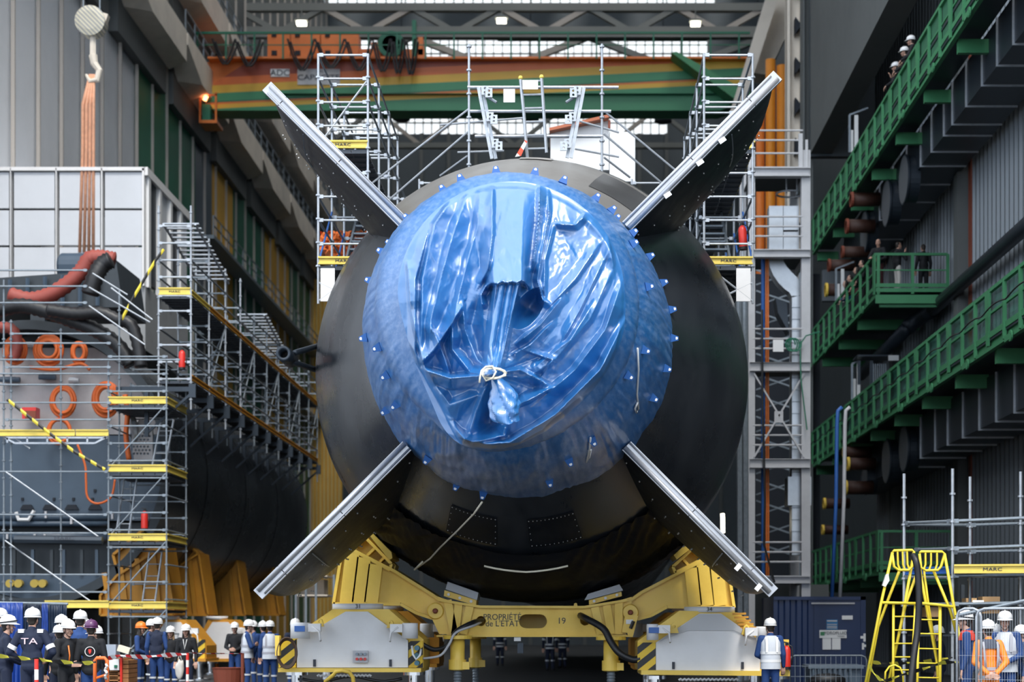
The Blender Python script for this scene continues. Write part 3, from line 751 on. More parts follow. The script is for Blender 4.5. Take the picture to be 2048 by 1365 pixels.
tag(O('cord', mb, M_rope, None, True), 'long pale cord running from the bottom tab of the tarpaulin down to the left', 'cord')
mb = MB()
mb.tube([HP(R_(258.5+k*2.9), 32.75-.08*abs(k-4)/4, .16) for k in range(9)], .02, 6)
tag(O('cord', mb, M_rope, None, True), 'thin pale rope lying in a shallow curve across the black sheeting below', 'cord')
# ---------------- black sheeting wrapped round the lower hull ----------------
rows = []
for i in range(60):
    d = 32.2+i*.075; row = []
    for j in range(181):
        a = R_(222+96*j/180); e = min(1, min(j, 180-j)/14)
        w1 = noise.noise((math.cos(a)*3+d*.6, math.sin(a)*3, d*.35)); w2 = noise.noise((a*14+d*1.4, d*.8, 2)); w3 = noise.noise((a*30-d*2, d*1.2, 5))
        side = abs(math.cos(a))
        off = .06+.05*w1+side*(.22*(.4-abs(w2))+.08*(.4-abs(w3)))
        row.append(HP(a, d, max(.02, off)))
    rows.append(row)
M_sheet = mat('black_plastic_sheet', (0.010, 0.012, 0.018), 0.55, spec=.06, bump=.12, bscale=5, rvar=.08)
tag(O('black_sheeting', MB().grid(rows), M_sheet, None, True), 'black plastic sheeting stretched in creases around the underside of the hull', 'sheeting')
# =============== yellow cradle and its transport bogies ===============
def pm(poly, ox, oy, s): return [(ox+x*s, oy+y*s) for x, y in poly]
zs_ = .27344
LZ = lambda p: pm(p, 500, 1000, zs_)
RZ = lambda p: pm(p, 1020, 1000, zs_)
dA = 34.6
cr_t = thing('hull_cradle', 'yellow steel hull cradle with lettered centre beam and hinged side arms', 'cradle', (AX(35), 35, 0))
def plate_arm(P, ribs, name):
    mb = MB(); outer = P
    mb.prism(outer, dA+.12, dA+1.3, d=dA); a = O(name, mb, M_yel, cr_t)
    fl = MB(); pts = [((x-VX)*dA/F, CH+(VY-y)*dA/F) for x, y in outer]
    n = len(pts)
    for i in range(n):
        p, q = pts[i], pts[(i+1) % n]
        fl.bar((p[0], dA+.7, p[1]), (q[0], dA+.7, q[1]), 1.42, .06, up=(-(q[1]-p[1]), 0, q[0]-p[0]))
    O('arm_flange', fl, M_yel, a)
    for (x0, y0, x1, y1) in ribs:
        O('arm_rib', MB().bar(W(x0, y0, dA+.02), W(x1, y1, dA+.02), .05, .28, up=(1, 0, 0)), M_yel, a)
    return a
La = LZ([(680, 330), (610, 762), (1100, 765), (1215, 830), (1330, 868), (1385, 868), (1418, 815), (1395, 745), (1340, 700), (1060, 525)])
Lribs = [(*LZ([(750, 390)])[0], *LZ([(705, 755)])[0]), (*LZ([(835, 425)])[0], *LZ([(795, 755)])[0]), (*LZ([(920, 475)])[0], *LZ([(885, 755)])[0])]
Ra = RZ([(1490, 400), (1640, 790), (1150, 785), (1030, 850), (935, 875), (860, 860), (820, 810), (850, 760), (960, 680), (1190, 560)])
Ra[0] = RZ([(1500, 398)])[0]; Ra.insert(1, RZ([(1600, 520)])[0])
Rribs = [(*RZ([(1500, 430)])[0], *RZ([(1540, 775)])[0]), (*RZ([(1412, 455)])[0], *RZ([(1445, 775)])[0]), (*RZ([(1325, 500)])[0], *RZ([(1355, 775)])[0])]
la = plate_arm(La, Lribs, 'side_arm'); ra = plate_arm(Ra, Rribs, 'side_arm')
la['label'] = 'yellow side arm under the left flank'; ra['label'] = 'yellow side arm under the right flank'
for arm, cx, cy in ((la, *LZ([(1357, 815)])[0]), (ra, *RZ([(880, 826)])[0])):
    c = W(cx, cy, dA-.06)
    O('pivot_disc', MB().lathe([(.0, -.04), (.15, -.04), (.17, .0), (.17, .1), (0, .1)], c, 'Y', 28), M_yel, arm, False)
    O('pivot_pin', MB().lathe([(0, -.1), (.035, -.1), (.055, -.06), (.055, .0), (0, 0)], c+Vector((0, -.03, 0)), 'Y', 12), M_rust, arm)
# saddle boxes that carry the hull
def saddle(frame, cells, pad, side):
    s_ = None
    mb = MB()
    pts = frame
    bk = MB().prism(pts, dA+.45, dA+1.1, d=dA); s_ = O('saddle_box', bk, M_yel, cr_t)
    n = len(pts)
    for i in range(n): O('saddle_rail', MB().bar(W(*pts[i], dA+.45), W(*pts[(i+1) % n], dA+.45), .95, .055, up=W(*pts[(i+1) % n], dA)-W(*pts[i], dA)) if False else MB().bar(W(*pts[i], dA+.45), W(*pts[(i+1) % n], dA+.45), .06, .9, up=(0, 1, 0)), M_yel, s_)
    for a, b in cells: O('saddle_rib', MB().bar(W(*a, dA+.3), W(*b, dA+.3), .05, .35, up=(0, 1, 0)), M_yel, s_)
    O('saddle_pad', MB().prism(pad, dA-.1, dA+1.3, d=dA), M_yel, s_)
q = LZ([(690, 335), (800, 222), (1050, 475), (1040, 520)])
saddle(q, [(LZ([(780, 350)])[0], LZ([(850, 275)])[0]), (LZ([(860, 415)])[0], LZ([(925, 352)])[0]), (LZ([(945, 468)])[0], LZ([(995, 418)])[0])], LZ([(862, 244), (880, 226), (1038, 385), (1045, 430), (1022, 442)]), 1)
q = RZ([(1485, 395), (1385, 310), (1182, 495), (1200, 540)])
saddle(q, [(RZ([(1390, 430)])[0], RZ([(1325, 370)])[0]), (RZ([(1300, 480)])[0], RZ([(1255, 430)])[0])], RZ([(1345, 270), (1385, 308), (1218, 440), (1196, 408)]), -1)
# centre beam
top = LZ([(1345, 705), (1445, 728), (1700, 787)]); bot = LZ([(1380, 992), (1330, 868)])
rt = RZ([(540, 790), (890, 712), (905, 870), (850, 997)])
mbp = [LZ([(1410, 740)])[0], LZ([(1700, 787)])[0], (1100, 1216), rt[0], RZ([(850, 740)])[0], RZ([(850, 990)])[0], (1100, 1271.5), LZ([(1440, 990)])[0]]
def holed_plate(poly, holes, y0, y1, d):
    """plate with openings, built by triangle filling"""
    import bmesh
    from mathutils.geometry import delaunay_2d_cdt
    to = lambda p: Vector(((p[0]-VX)*d/F, CH+(VY-p[1])*d/F))
    vs = [to(p) for p in poly]; es = [(i, (i+1) % len(vs)) for i in range(len(vs))]; loops = [(0, len(vs))]
    for h in holes:
        o = len(vs); hv = [to(p) for p in h]; vs += hv; es += [(o+i, o+(i+1) % len(hv)) for i in range(len(hv))]; loops.append((o, len(hv)))
    def inside(pt, pl):
        c = False; j = len(pl)-1
        for i in range(len(pl)):
            if (pl[i].y > pt.y) != (pl[j].y > pt.y) and pt.x < (pl[j].x-pl[i].x)*(pt.y-pl[i].y)/(pl[j].y-pl[i].y)+pl[i].x: c = not c
            j = i
        return c
    V2, E2, F2, _, _, _ = delaunay_2d_cdt(vs, es, [], 1, 1e-6)
    hp = [[to(p) for p in h] for h in holes]; mb = MB(); fs = []
    for f in F2:
        c = sum((V2[i] for i in f), Vector((0, 0)))/len(f)
        if not any(inside(c, h) for h in hp): fs.append(tuple(f))
    n = len(V2)
    mb.v = [(v.x, y0, v.y) for v in V2]+[(v.x, y1, v.y) for v in V2]
    mb.f = fs+[tuple(i+n for i in reversed(f)) for f in fs]
    for (o, k) in loops:
        for i in range(k): a, b = o+i, o+(i+1) % k; mb.f.append((a, b, b+n, a+n))
    return mb
circ = lambda cx, cy, r, n=20: [(cx+r*math.cos(2*math.pi*i/n), cy+r*math.sin(2*math.pi*i/n)) for i in range(n)]
oval = [(1052+14*math.cos(a), 1243.5+14*math.sin(a)) for a in [math.pi/2+math.pi*i/10 for i in range(11)]]+[(1080+14*math.cos(a), 1243.5+14*math.sin(a)) for a in [-math.pi/2+math.pi*i/10 for i in range(11)]]
beam = O('centre_beam', holed_plate(mbp, [oval, circ(962, 1243, 10), circ(1170, 1242, 10)], dA-.04, dA+.06, dA), M_yel, cr_t)
O('beam_back_plate', holed_plate(mbp, [], dA+1.1, dA+1.2, dA), M_yel, beam)
for a, b in ((mbp[0], mbp[1]), (mbp[1], mbp[3]), (mbp[3], mbp[4])): O('beam_flange', MB().bar(W(*a, dA+.58), W(*b, dA+.58), 1.5, .05), M_yel, beam)
O('beam_flange', MB().b2(W(873, 1271, dA-.16), W(1255, 1274, dA+1.3)), M_yel, beam)
# end nodes with ribs
for side, P, ribs in ((1, LZ([(1345, 700), (1450, 735), (1440, 985), (1385, 985), (1330, 868), (1385, 868), (1418, 815), (1395, 745)]), LZ([(1445, 735), (1495, 985), (1528, 755), (1500, 985), (1610, 775), (1560, 985)])),
                      (-1, RZ([(890, 712), (890, 760), (820, 810), (825, 870), (850, 990), (800, 990), (790, 740)]), RZ([(620, 785), (665, 985), (705, 765), (740, 985), (795, 745), (795, 985)]))):
    O('end_node', MB().prism(P, dA-.03, dA+.1, d=dA), M_yel, beam)
    for k in range(0, 6, 2): O('beam_rib', MB().bar(W(*ribs[k], dA-.1), W(*ribs[k+1], dA-.1), .045, .16, up=(1, 0, 0)), M_yel, beam)
lk = O('locking_link', MB().prism(RZ([(840, 842), (935, 850), (895, 1005), (862, 1005), (855, 975), (815, 970)]), dA-.22, dA-.14, d=dA), M_yel, beam)
O('link_label', MB().b2(W(1252, 1240, dA-.24), W(1266, 1249, dA-.22)), M_wh, lk)
O('link_pin', MB().tube([W(1261, 1258, dA-.28), W(1267, 1243, dA-.28)], .035, 8), M_black, lk)
text('lettering', 'PROPRIÉTÉ', W(1004.5, 1235.5, dA-.045), .125, M_ink, beam, squash=.92)
text('lettering', 'de L\'ÉTAT', W(1004.5, 1248.5, dA-.045), .125, M_ink, beam, squash=.92)
text('number', '19', W(1123, 1243, dA-.045), .13, M_ink, beam)
for px in (1151,): O('lifting_lug', MB().prism([(px-4, 1216), (px+5, 1216), (px+3, 1207), (px, 1206), (px-3, 1208)], dA+.3, dA+.36, d=dA), M_yel, beam)
for p in (LZ([(1360, 800)])[0],): pass
# small grey covered pads on top of the beam
for P, C_, lab in ((LZ([(1420, 662), (1655, 735), (1650, 775), (1415, 705)]), LZ([(1430, 655), (1445, 600), (1670, 680), (1660, 735)]), 'left'),
                  (RZ([(580, 770), (820, 705), (815, 672), (578, 735)]), RZ([(545, 735), (570, 690), (800, 620), (828, 665), (580, 730)]), 'right')):
    s_ = O('support_block', MB().prism(P, dA+.1, dA+.9, d=dA), M_yel, beam)
    O('pad_cover', MB().prism(C_, dA+.02, dA+1.0, d=dA), mat('crumpled_grey_sheet', (0.42, 0.44, 0.48), .4, bump=.5, bscale=6), s_)
    for k in range(3):
        a = Vector(W(*P[0], dA+.08)).lerp(W(*P[3 if lab == 'right' else 3], dA+.08), .5).lerp(Vector(W(*P[1], dA+.08)).lerp(W(*P[2], dA+.08), .5), .15+k*.35)
        O('bolt', MB().lathe([(0, -.03), (.03, -.03), (.03, .03)], a, 'Y', 8), M_wh, s_)
# brown timber and rust-coloured clamps between sheeting and saddle
for pts in ([(743, 1048), (756, 1050), (752, 1062), (744, 1056)], [(1356, 1056), (1372, 1060), (1370, 1074), (1358, 1068)]):
    tag(O('clamp', MB().prism(pts, dA-.2, dA+.2, d=dA), M_amber), 'small rust yellow clamp at the %s upper corner of the black sheeting' % ('left' if pts[0][0] < 1000 else 'right'), 'clamp')
# jack legs
def jack(cx, ytop, w, d, label):
    t = thing('jack_leg', label, 'jack', Vector((W(cx, ytop, d).x, d, 0)))
    x = W(cx, ytop, d).x; zt = W(cx, ytop, d).z; s = w*d/F/2
    O('top_flange', MB().lathe([(s*2.0, zt), (s*2.0, zt-.07), (0, zt-.07)], (x, d, 0), n=24), M_yel, t)
    O('cylinder', MB().lathe([(s, zt-.07), (s, zt-.62), (s*.95, zt-.64)], (x, d, 0), n=24), M_yel, t, True)
    c = O('collar', MB().lathe([(s*1.22, zt-.48), (s*1.22, zt-.68), (s*.9, zt-.70)], (x, d, 0), n=24), M_yel, t)
    O('collar_lug', MB().box((x+s*1.2, d-s*.6, zt-.60), (.14, .1, .15)), M_yel, c)
    pr = [(s*.55, zt-.68)]; z = zt-.7
    while z > .12: pr += [(s*.6, z), (s*.5, z-.03)]; z -= .06
    O('threaded_spindle', MB().lathe(pr, (x, d, 0), n=16), M_galvd, t)
    O('foot_plate', MB().lathe([(s*1.6, .1), (s*1.6, 0), (0, 0)], (x, d, 0), n=20), M_galvd, t)
jack(915, 1272, 29, 34.0, 'yellow screw jack leg under the left end of the centre beam')
jack(1222, 1274, 30, 34.0, 'yellow screw jack leg under the right end of the centre beam')
jack(951, 1272, 22, 36.6, 'yellow screw jack leg standing behind the left front jack')
# camera-like sensor hanging under the beam
for px in (1035,):
    t = thing('hanging_sensor', 'small white junction box with a lamp hanging under the centre beam', 'sensor', W(px, 1300, dA))
    O('junction_box', MB().b2(W(px-7, 1274, dA-.1), W(px+7, 1283, dA+.1)), M_wh, t)
    O('lamp_body', MB().b2(W(px, 1287, dA), W(px+12, 1307, dA+.2)).bar(W(px+3, 1283, dA+.05), W(px+5, 1290, dA+.05), .03), M_duct, t)
# ---- bogies ----
def cylinder_tank(t, x0, x1, y0, y1, d, lab=True, side=1):
    cx = (x0+x1)/2; a = W(cx, y1, d); b = W(cx, y0, d); r = (x1-x0)/2*d/F
    c = O('reservoir', MB().lathe([(r, a.z), (r, b.z-.03), (r*.96, b.z)], (a.x, d, 0), n=24), M_white, t, True)
    O('valve_block', MB().box((a.x+side*(r+.10), d-.05, b.z-.10), (.24, .16, .16)), M_white, c)
    O('handle', MB().tube([W(cx, y0+8, d)+Vector((side*(r+.06), -.12, 0)), W(cx, y0+10, d)+Vector((side*(r+.2), -.14, -.08)), W(cx, y0+18, d)+Vector((side*(r+.22), -.14, -.16)), W(cx, y0+26, d)+Vector((side*(r+.22), -.1, -.1))], .022, 6), M_white, c, True)
    if lab: O('label_plate', MB().box((a.x+.02*side, d-r-.01, b.z-.12), (.2, .02, .11)), M_blue, c)
def bogie(label, d, body, frame, base, hz, num, numpos, ring, tanks, facet=None, col=None, yel=M_yel, wht=M_white, detail=True, group=None):
    """white bodied pedestal bogie with a yellow frame"""
    cx = sum(p[0] for p in base)/len(base)
    t = thing('transport_bogie', label, 'bogie', Vector((W(cx, 1300, d).x, d, 0)), group=group)
    O('body', MB().prism(body, d, d+.5, d=d), wht, t)
    if facet: O('body_facet', MB().prism(facet, d-.03, d+.02, d=d), mat('shaded_chamfer_white', (0.56, 0.56, 0.57), .45), t)  # flat plate; the shading of the chamfer is put into its greyer colour
    O('frame', MB().prism(frame, d+.12, d+1.6, d=d), yel, t)
    O('base_plate', MB().prism(base, d-.12, d+1.8, d=d), yel, t)
    for (x0, y0, x1, y1) in hz: O('hazard_board', MB().b2(W(x0, y0, d+.04), W(x1, y1, d+.12)), M_haz, t)
    rx0, rx1, ry0, ry1 = ring; rc = W((rx0+rx1)/2, ry1, d+.85); rr = (rx1-rx0)/2*d/F
    rg = O('turntable_ring', MB().lathe([(rr, rc.z), (rr, rc.z+.11), (0, rc.z+.11)], (rc.x, d+.05+rr, 0), n=40), wht, t, True)
    if num: text('number', num, (W(numpos, 0, d).x, d+.03, rc.z+.055), .085, M_ink, rg)
    for tk in tanks: cylinder_tank(t, *tk)
    # short steel props down to the ground
    for px in (base[0][0]+30, base[1][0]-18):
        x = W(px, 0, d).x; zb = W(px, base[2][1], d).z
        O('prop', MB().lathe([(.22, zb), (.22, zb-.07), (.11, zb-.07), (.11, .08), (.24, .06), (.24, 0)], (x, d+.35, 0), n=20), M_chrome, t)
    if detail:
        x0 = W(base[0][0]+45, 0, d).x; x1 = W(base[1][0]-40, 0, d).x; zb = W(0, base[2][1], d).z
        O('axle_beam', MB().b2((x0, d+.3, zb-.30), (x1, d+1.2, zb-.42)), yel, t)
        O('hose_bundle', MB().tube([(x0+(x1-x0)*k/12, d+.1, zb-.14-.05*math.sin(k*.8)) for k in range(13)], .03, 6), M_black, t, True)
        O('chain', MB().tube([(x0+.3+(x1-x0-.9)*k/30, d+.05, zb-.07+(.012 if k % 2 else -.012)) for k in range(31)], .025, 5), M_wh, t)
    for px in (body[0][0]+35, body[-1][0]-35):
        O('door_latch', MB().box(W(px, body[0][1]-9, d-.02), (.05, .04, .14)), M_ink, t)
    return t
b1 = bogie('white and yellow bogie numbered 31 with brown cable loops, left of the jacks', 33.4,
    [(594, 1336), (594, 1280), (691, 1224), (735, 1224), (816, 1282), (816, 1336)],
    [(572, 1337), (572, 1282), (664, 1219), (776, 1219), (846, 1280), (846, 1337)],
    [(558, 1337), (843, 1337), (843, 1345), (558, 1345)],
    [(557, 1278, 593, 1336), (817, 1283, 846, 1336)], '31', 716, (668, 771, 1211, 1220),
    [(581, 620, 1246, 1278, 33.1, True, 1), (804, 836, 1247, 1278, 33.1, False, -1)])
mbv = O('control_panel', holed_plate([(707, 1302), (737, 1302), (737, 1326), (707, 1326)], [], 33.3, 33.39, 33.4), M_greyw, b1)
for k in range(6): O('push_button', MB().lathe([(0, -.03), (.028, -.03), (.028, .02)], W(714+8*(k % 3), 1309+10*(k//3), 33.28), 'Y', 10), M_red if k > 2 else M_galvd, mbv)
for k in range(4):
    r = .165+.010*k
    O('cable_loop', MB().tube([W(574, 1307, 33.2-.03*k)+Vector((r*math.cos(a), 0, (r*1.55)*math.sin(a))) for a in [2*math.pi*i/24+k for i in range(25)]], .015, 6, False), mat('brown_cable', (.07, .035, .02), .5), b1, True)
mb = MB(); mb.tube([W(650, 1365, 33.1)+Vector((0, 0, 0)), W(668, 1350, 33), W(672, 1344, 32.95), W(684, 1342, 32.9), W(698, 1345, 32.95), W(706, 1356, 33), W(708, 1380, 33)], .04, 8)
O('yellow_hoop', mb, M_yel, b1, True)
for k in range(3): O('connector', MB().lathe([(0, -.06), (.05, -.06), (.055, .1), (0, .1)], W(834, 1297+k*15, 33.2), 'Y', 12), mat('teal_plastic', (.05, .16, .22), .4), b1)
O('grey_tube', MB().tube([W(824, 1293, 33.1), W(826, 1310, 33.0), W(832, 1320, 33.0), W(840, 1312, 33), W(842, 1300, 33.1)], .022, 6), M_wh, b1, True)
O('terminal_strip', MB().b2(W(550, 1272, 33.1), W(562, 1312, 33.3)), M_yel, b1)
b2 = bogie('white and yellow bogie numbered 34 beside the man in the white vest', 33.4,
    [(1312, 1341), (1312, 1286), (1399, 1228), (1442, 1228), (1520, 1282), (1520, 1343)],
    [(1276, 1341), (1276, 1283), (1360, 1222), (1478, 1226), (1540, 1280), (1572, 1330), (1572, 1343)],
    [(1282, 1341), (1578, 1343), (1578, 1353), (1282, 1350)],
    [(1275, 1286, 1311, 1341)], '34', 1419, (1365, 1468, 1217, 1226),
    [(1293, 1317, 1249, 1281, 33.1, True, 1), (1512, 1534, 1254, 1284, 33.2, False, -1)],
    facet=[(1318, 1284), (1399, 1229), (1442, 1229), (1516, 1281), (1468, 1262), (1375, 1262)])
O('extinguisher_bracket', MB().b2(W(1566, 1280, 33.3), W(1574, 1345, 33.6)), M_yel, b2)
for px, py in ((1347, 1253), (1492, 1256)): O('lifting_eye', holed_plate([(px-10, py+14), (px+10, py+14), (px+5, py-3), (px, py-7), (px-5, py-3)], [circ(px, py+1, 3.2, 10)], 33.2, 33.3, 33.3), M_yel, b2)
for k in range(7): O('step_bar', MB().bar(W(1465+3.5*k, 1229+7*k, 33.4), W(1492+5*k, 1228+7*k, 33.4), .04), M_amber, b2)
for px, py in ((641, 1244), (782, 1247)): O('lifting_eye', holed_plate([(px-8, py+10), (px+8, py+10), (px+4, py-4), (px, py-6), (px-4, py-4)], [circ(px, py, 2.6, 10)], 33.2, 33.3, 33.3), M_yel, b1)
# second row of bogies behind
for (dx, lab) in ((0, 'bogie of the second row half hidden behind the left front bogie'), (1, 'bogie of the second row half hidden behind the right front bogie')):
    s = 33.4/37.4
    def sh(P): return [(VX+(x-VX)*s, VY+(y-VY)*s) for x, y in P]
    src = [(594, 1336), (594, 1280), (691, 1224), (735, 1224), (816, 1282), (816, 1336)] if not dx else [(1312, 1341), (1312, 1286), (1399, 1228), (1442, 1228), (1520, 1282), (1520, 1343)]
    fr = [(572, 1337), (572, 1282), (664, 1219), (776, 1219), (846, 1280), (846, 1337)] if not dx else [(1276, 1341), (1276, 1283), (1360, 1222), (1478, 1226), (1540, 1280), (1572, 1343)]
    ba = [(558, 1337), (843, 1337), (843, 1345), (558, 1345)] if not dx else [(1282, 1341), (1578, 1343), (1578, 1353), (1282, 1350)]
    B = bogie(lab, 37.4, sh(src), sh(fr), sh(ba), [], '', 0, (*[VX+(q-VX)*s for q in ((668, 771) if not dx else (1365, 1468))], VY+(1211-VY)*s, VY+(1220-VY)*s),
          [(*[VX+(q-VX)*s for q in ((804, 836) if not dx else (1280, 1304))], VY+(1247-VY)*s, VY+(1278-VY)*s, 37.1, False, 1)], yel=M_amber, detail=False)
# black hoses
def hose(pts, r, label, m=M_black, cat='hose'):
    # smooth the polyline
    P_ = [W(*p) for p in pts]; out = []
    n = len(P_)
    for i in range(n-1):
        p0 = P_[max(0, i-1)]; p1 = P_[i]; p2 = P_[i+1]; p3 = P_[min(n-1, i+2)]
        for k in range(6):
            t = k/6; out.append(.5*((2*p1)+(p2-p0)*t+(2*p0-5*p1+4*p2-p3)*t*t+(3*p1-p0-3*p2+p3)*t**3))
    out.append(P_[-1])
    return tag(O('hose', MB().tube(out, r, 8), m, None, True), label, cat)
hose([(964, 1242, 34.5), (945, 1246, 34.0), (915, 1262, 33.8), (902, 1280, 33.8), (890, 1295, 33.8), (868, 1300, 33.7), (845, 1290, 33.6)], .05, 'black hose leaving the left round hole of the centre beam')
hose([(964, 1244, 34.5), (948, 1252, 33.9), (912, 1266, 33.7), (898, 1290, 33.6), (880, 1312, 33.6), (846, 1318, 33.5)], .025, 'pale grey cable looping from the left round hole to bogie 31', M_greyw)
hose([(1161, 1232, 34.4), (1172, 1238, 34.0), (1195, 1250, 33.8), (1210, 1262, 33.7), (1222, 1285, 33.6), (1240, 1308, 33.5), (1265, 1320, 33.5), (1280, 1318, 33.5)], .07, 'thick black hose sagging from the right round hole towards bogie 34')
# far row of amber cradle arms under the second hull (left)
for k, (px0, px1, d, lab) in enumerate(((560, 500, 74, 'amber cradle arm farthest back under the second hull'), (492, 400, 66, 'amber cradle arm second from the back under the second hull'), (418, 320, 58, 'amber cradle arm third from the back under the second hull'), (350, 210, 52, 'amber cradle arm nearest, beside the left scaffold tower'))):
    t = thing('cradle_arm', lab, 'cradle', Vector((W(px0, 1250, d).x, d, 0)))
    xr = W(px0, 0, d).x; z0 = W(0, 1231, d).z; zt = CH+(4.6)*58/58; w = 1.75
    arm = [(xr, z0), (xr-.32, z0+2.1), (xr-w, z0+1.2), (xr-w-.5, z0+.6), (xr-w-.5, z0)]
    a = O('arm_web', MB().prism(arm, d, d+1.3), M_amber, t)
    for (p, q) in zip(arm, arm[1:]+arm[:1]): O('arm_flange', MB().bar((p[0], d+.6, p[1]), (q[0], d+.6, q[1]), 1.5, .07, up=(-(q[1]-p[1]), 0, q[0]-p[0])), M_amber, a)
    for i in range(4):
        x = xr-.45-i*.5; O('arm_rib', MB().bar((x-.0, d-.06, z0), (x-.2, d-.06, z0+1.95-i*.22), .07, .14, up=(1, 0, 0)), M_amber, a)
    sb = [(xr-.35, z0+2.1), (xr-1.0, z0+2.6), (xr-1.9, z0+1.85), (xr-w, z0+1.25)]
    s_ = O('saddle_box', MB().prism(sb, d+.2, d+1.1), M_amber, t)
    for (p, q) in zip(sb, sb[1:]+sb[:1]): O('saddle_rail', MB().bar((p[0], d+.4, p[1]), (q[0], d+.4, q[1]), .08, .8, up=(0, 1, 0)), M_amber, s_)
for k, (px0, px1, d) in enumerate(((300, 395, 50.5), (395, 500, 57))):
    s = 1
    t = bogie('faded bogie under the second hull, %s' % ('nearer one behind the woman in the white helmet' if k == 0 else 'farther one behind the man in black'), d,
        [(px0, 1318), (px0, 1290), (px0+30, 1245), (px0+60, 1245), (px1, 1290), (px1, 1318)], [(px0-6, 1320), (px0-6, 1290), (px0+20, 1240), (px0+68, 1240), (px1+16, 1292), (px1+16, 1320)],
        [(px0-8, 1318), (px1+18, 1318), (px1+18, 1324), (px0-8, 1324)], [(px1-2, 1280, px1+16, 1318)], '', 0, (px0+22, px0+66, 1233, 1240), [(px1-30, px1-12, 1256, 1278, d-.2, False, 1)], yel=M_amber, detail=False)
# =============== scaffolding ===============
def post(p, z0, z1, t, r=.026, m=M_galv, ros=.5, zr0=None, nm='standard'):
    mb = MB(); mb.tube([(p[0], p[1], z0), (p[0], p[1], z1)], r, 8)
    z = z0+.15 if zr0 is None else zr0
    while z < z1:
        mb.lathe([(.03, -.018), (.055, -.018), (.055, .018), (.03, .018)], (p[0], p[1], z), 'Z', 8); z += ros
    return O(nm, mb, m, t)
def ledger(a, b, t, r=.024, m=M_galv, nm='ledger'):
    a = Vector(a); b = Vector(b); mb = MB(); mb.tube([a, b], r, 7); d = (b-a).normalized()
    for e, s in ((a, 1), (b, -1)):
        mb.bar(e+d*s*.02, e+d*s*.11, .055, .075)
    return O(nm, mb, m, t)
def brace(a, b, t, m=M_galv): return O('brace', MB().tube([a, b], .022, 6), m, t)
def deck(x0, x1, y0, y1, z, t, m=M_deck):
    mb = MB(); n = max(1, round((x1-x0)/.32)); w = (x1-x0)/n
    for i in range(n): mb.b2((x0+i*w+.01, y0, z-.06), (x0+(i+1)*w-.01, y1, z))
    q = int((y1-y0)/.4)
    for i in range(q): mb.b2((x0, y0+i*.4, z-.085), (x1, y0+i*.4+.05, z-.06))
    return O('deck', mb, m, t)
def toe(a, b, z, t, h=.15, word=True, m=M_yel2):
    a = Vector((a[0], a[1], z)); b = Vector((b[0], b[1], z)); d = (b-a).normalized(); nn = Vector((d.y, -d.x, 0))
    mb = MB(); mb.bar(a+Vector((0, 0, h/2)), b+Vector((0, 0, h/2)), .03, h); mb.bar(a+Vector((0, 0, h))+nn*.02, b+Vector((0, 0, h))+nn*.02, .06, .035); mb.bar(a+nn*.015+Vector((0, 0, .02)), b+nn*.015+Vector((0, 0, .02)), .045, .03)
    o = O('toe_board', mb, m, t)
    if word:
        c = (a+b)/2+Vector((0, 0, h*.5))+nn*.025
        text('toe_board_lettering', 'MARC', c, .06, M_ink, t, rz=math.atan2(d.y, d.x), squash=1.5)
    return o
def stair(x0, x1, ya, za, yb, zb, t, m=M_galvd, n=9):
    mb = MB()
    for x in (x0, x1): mb.bar((x, ya, za), (x, yb, zb), .05, .16)
    for i in range(1, n): u = i/n; mb.b2((x0, ya+(yb-ya)*u-.12, za+(zb-za)*u-.02), (x1, ya+(yb-ya)*u+.12, za+(zb-za)*u+.02))
    return O('stair_flight', mb, m, t)
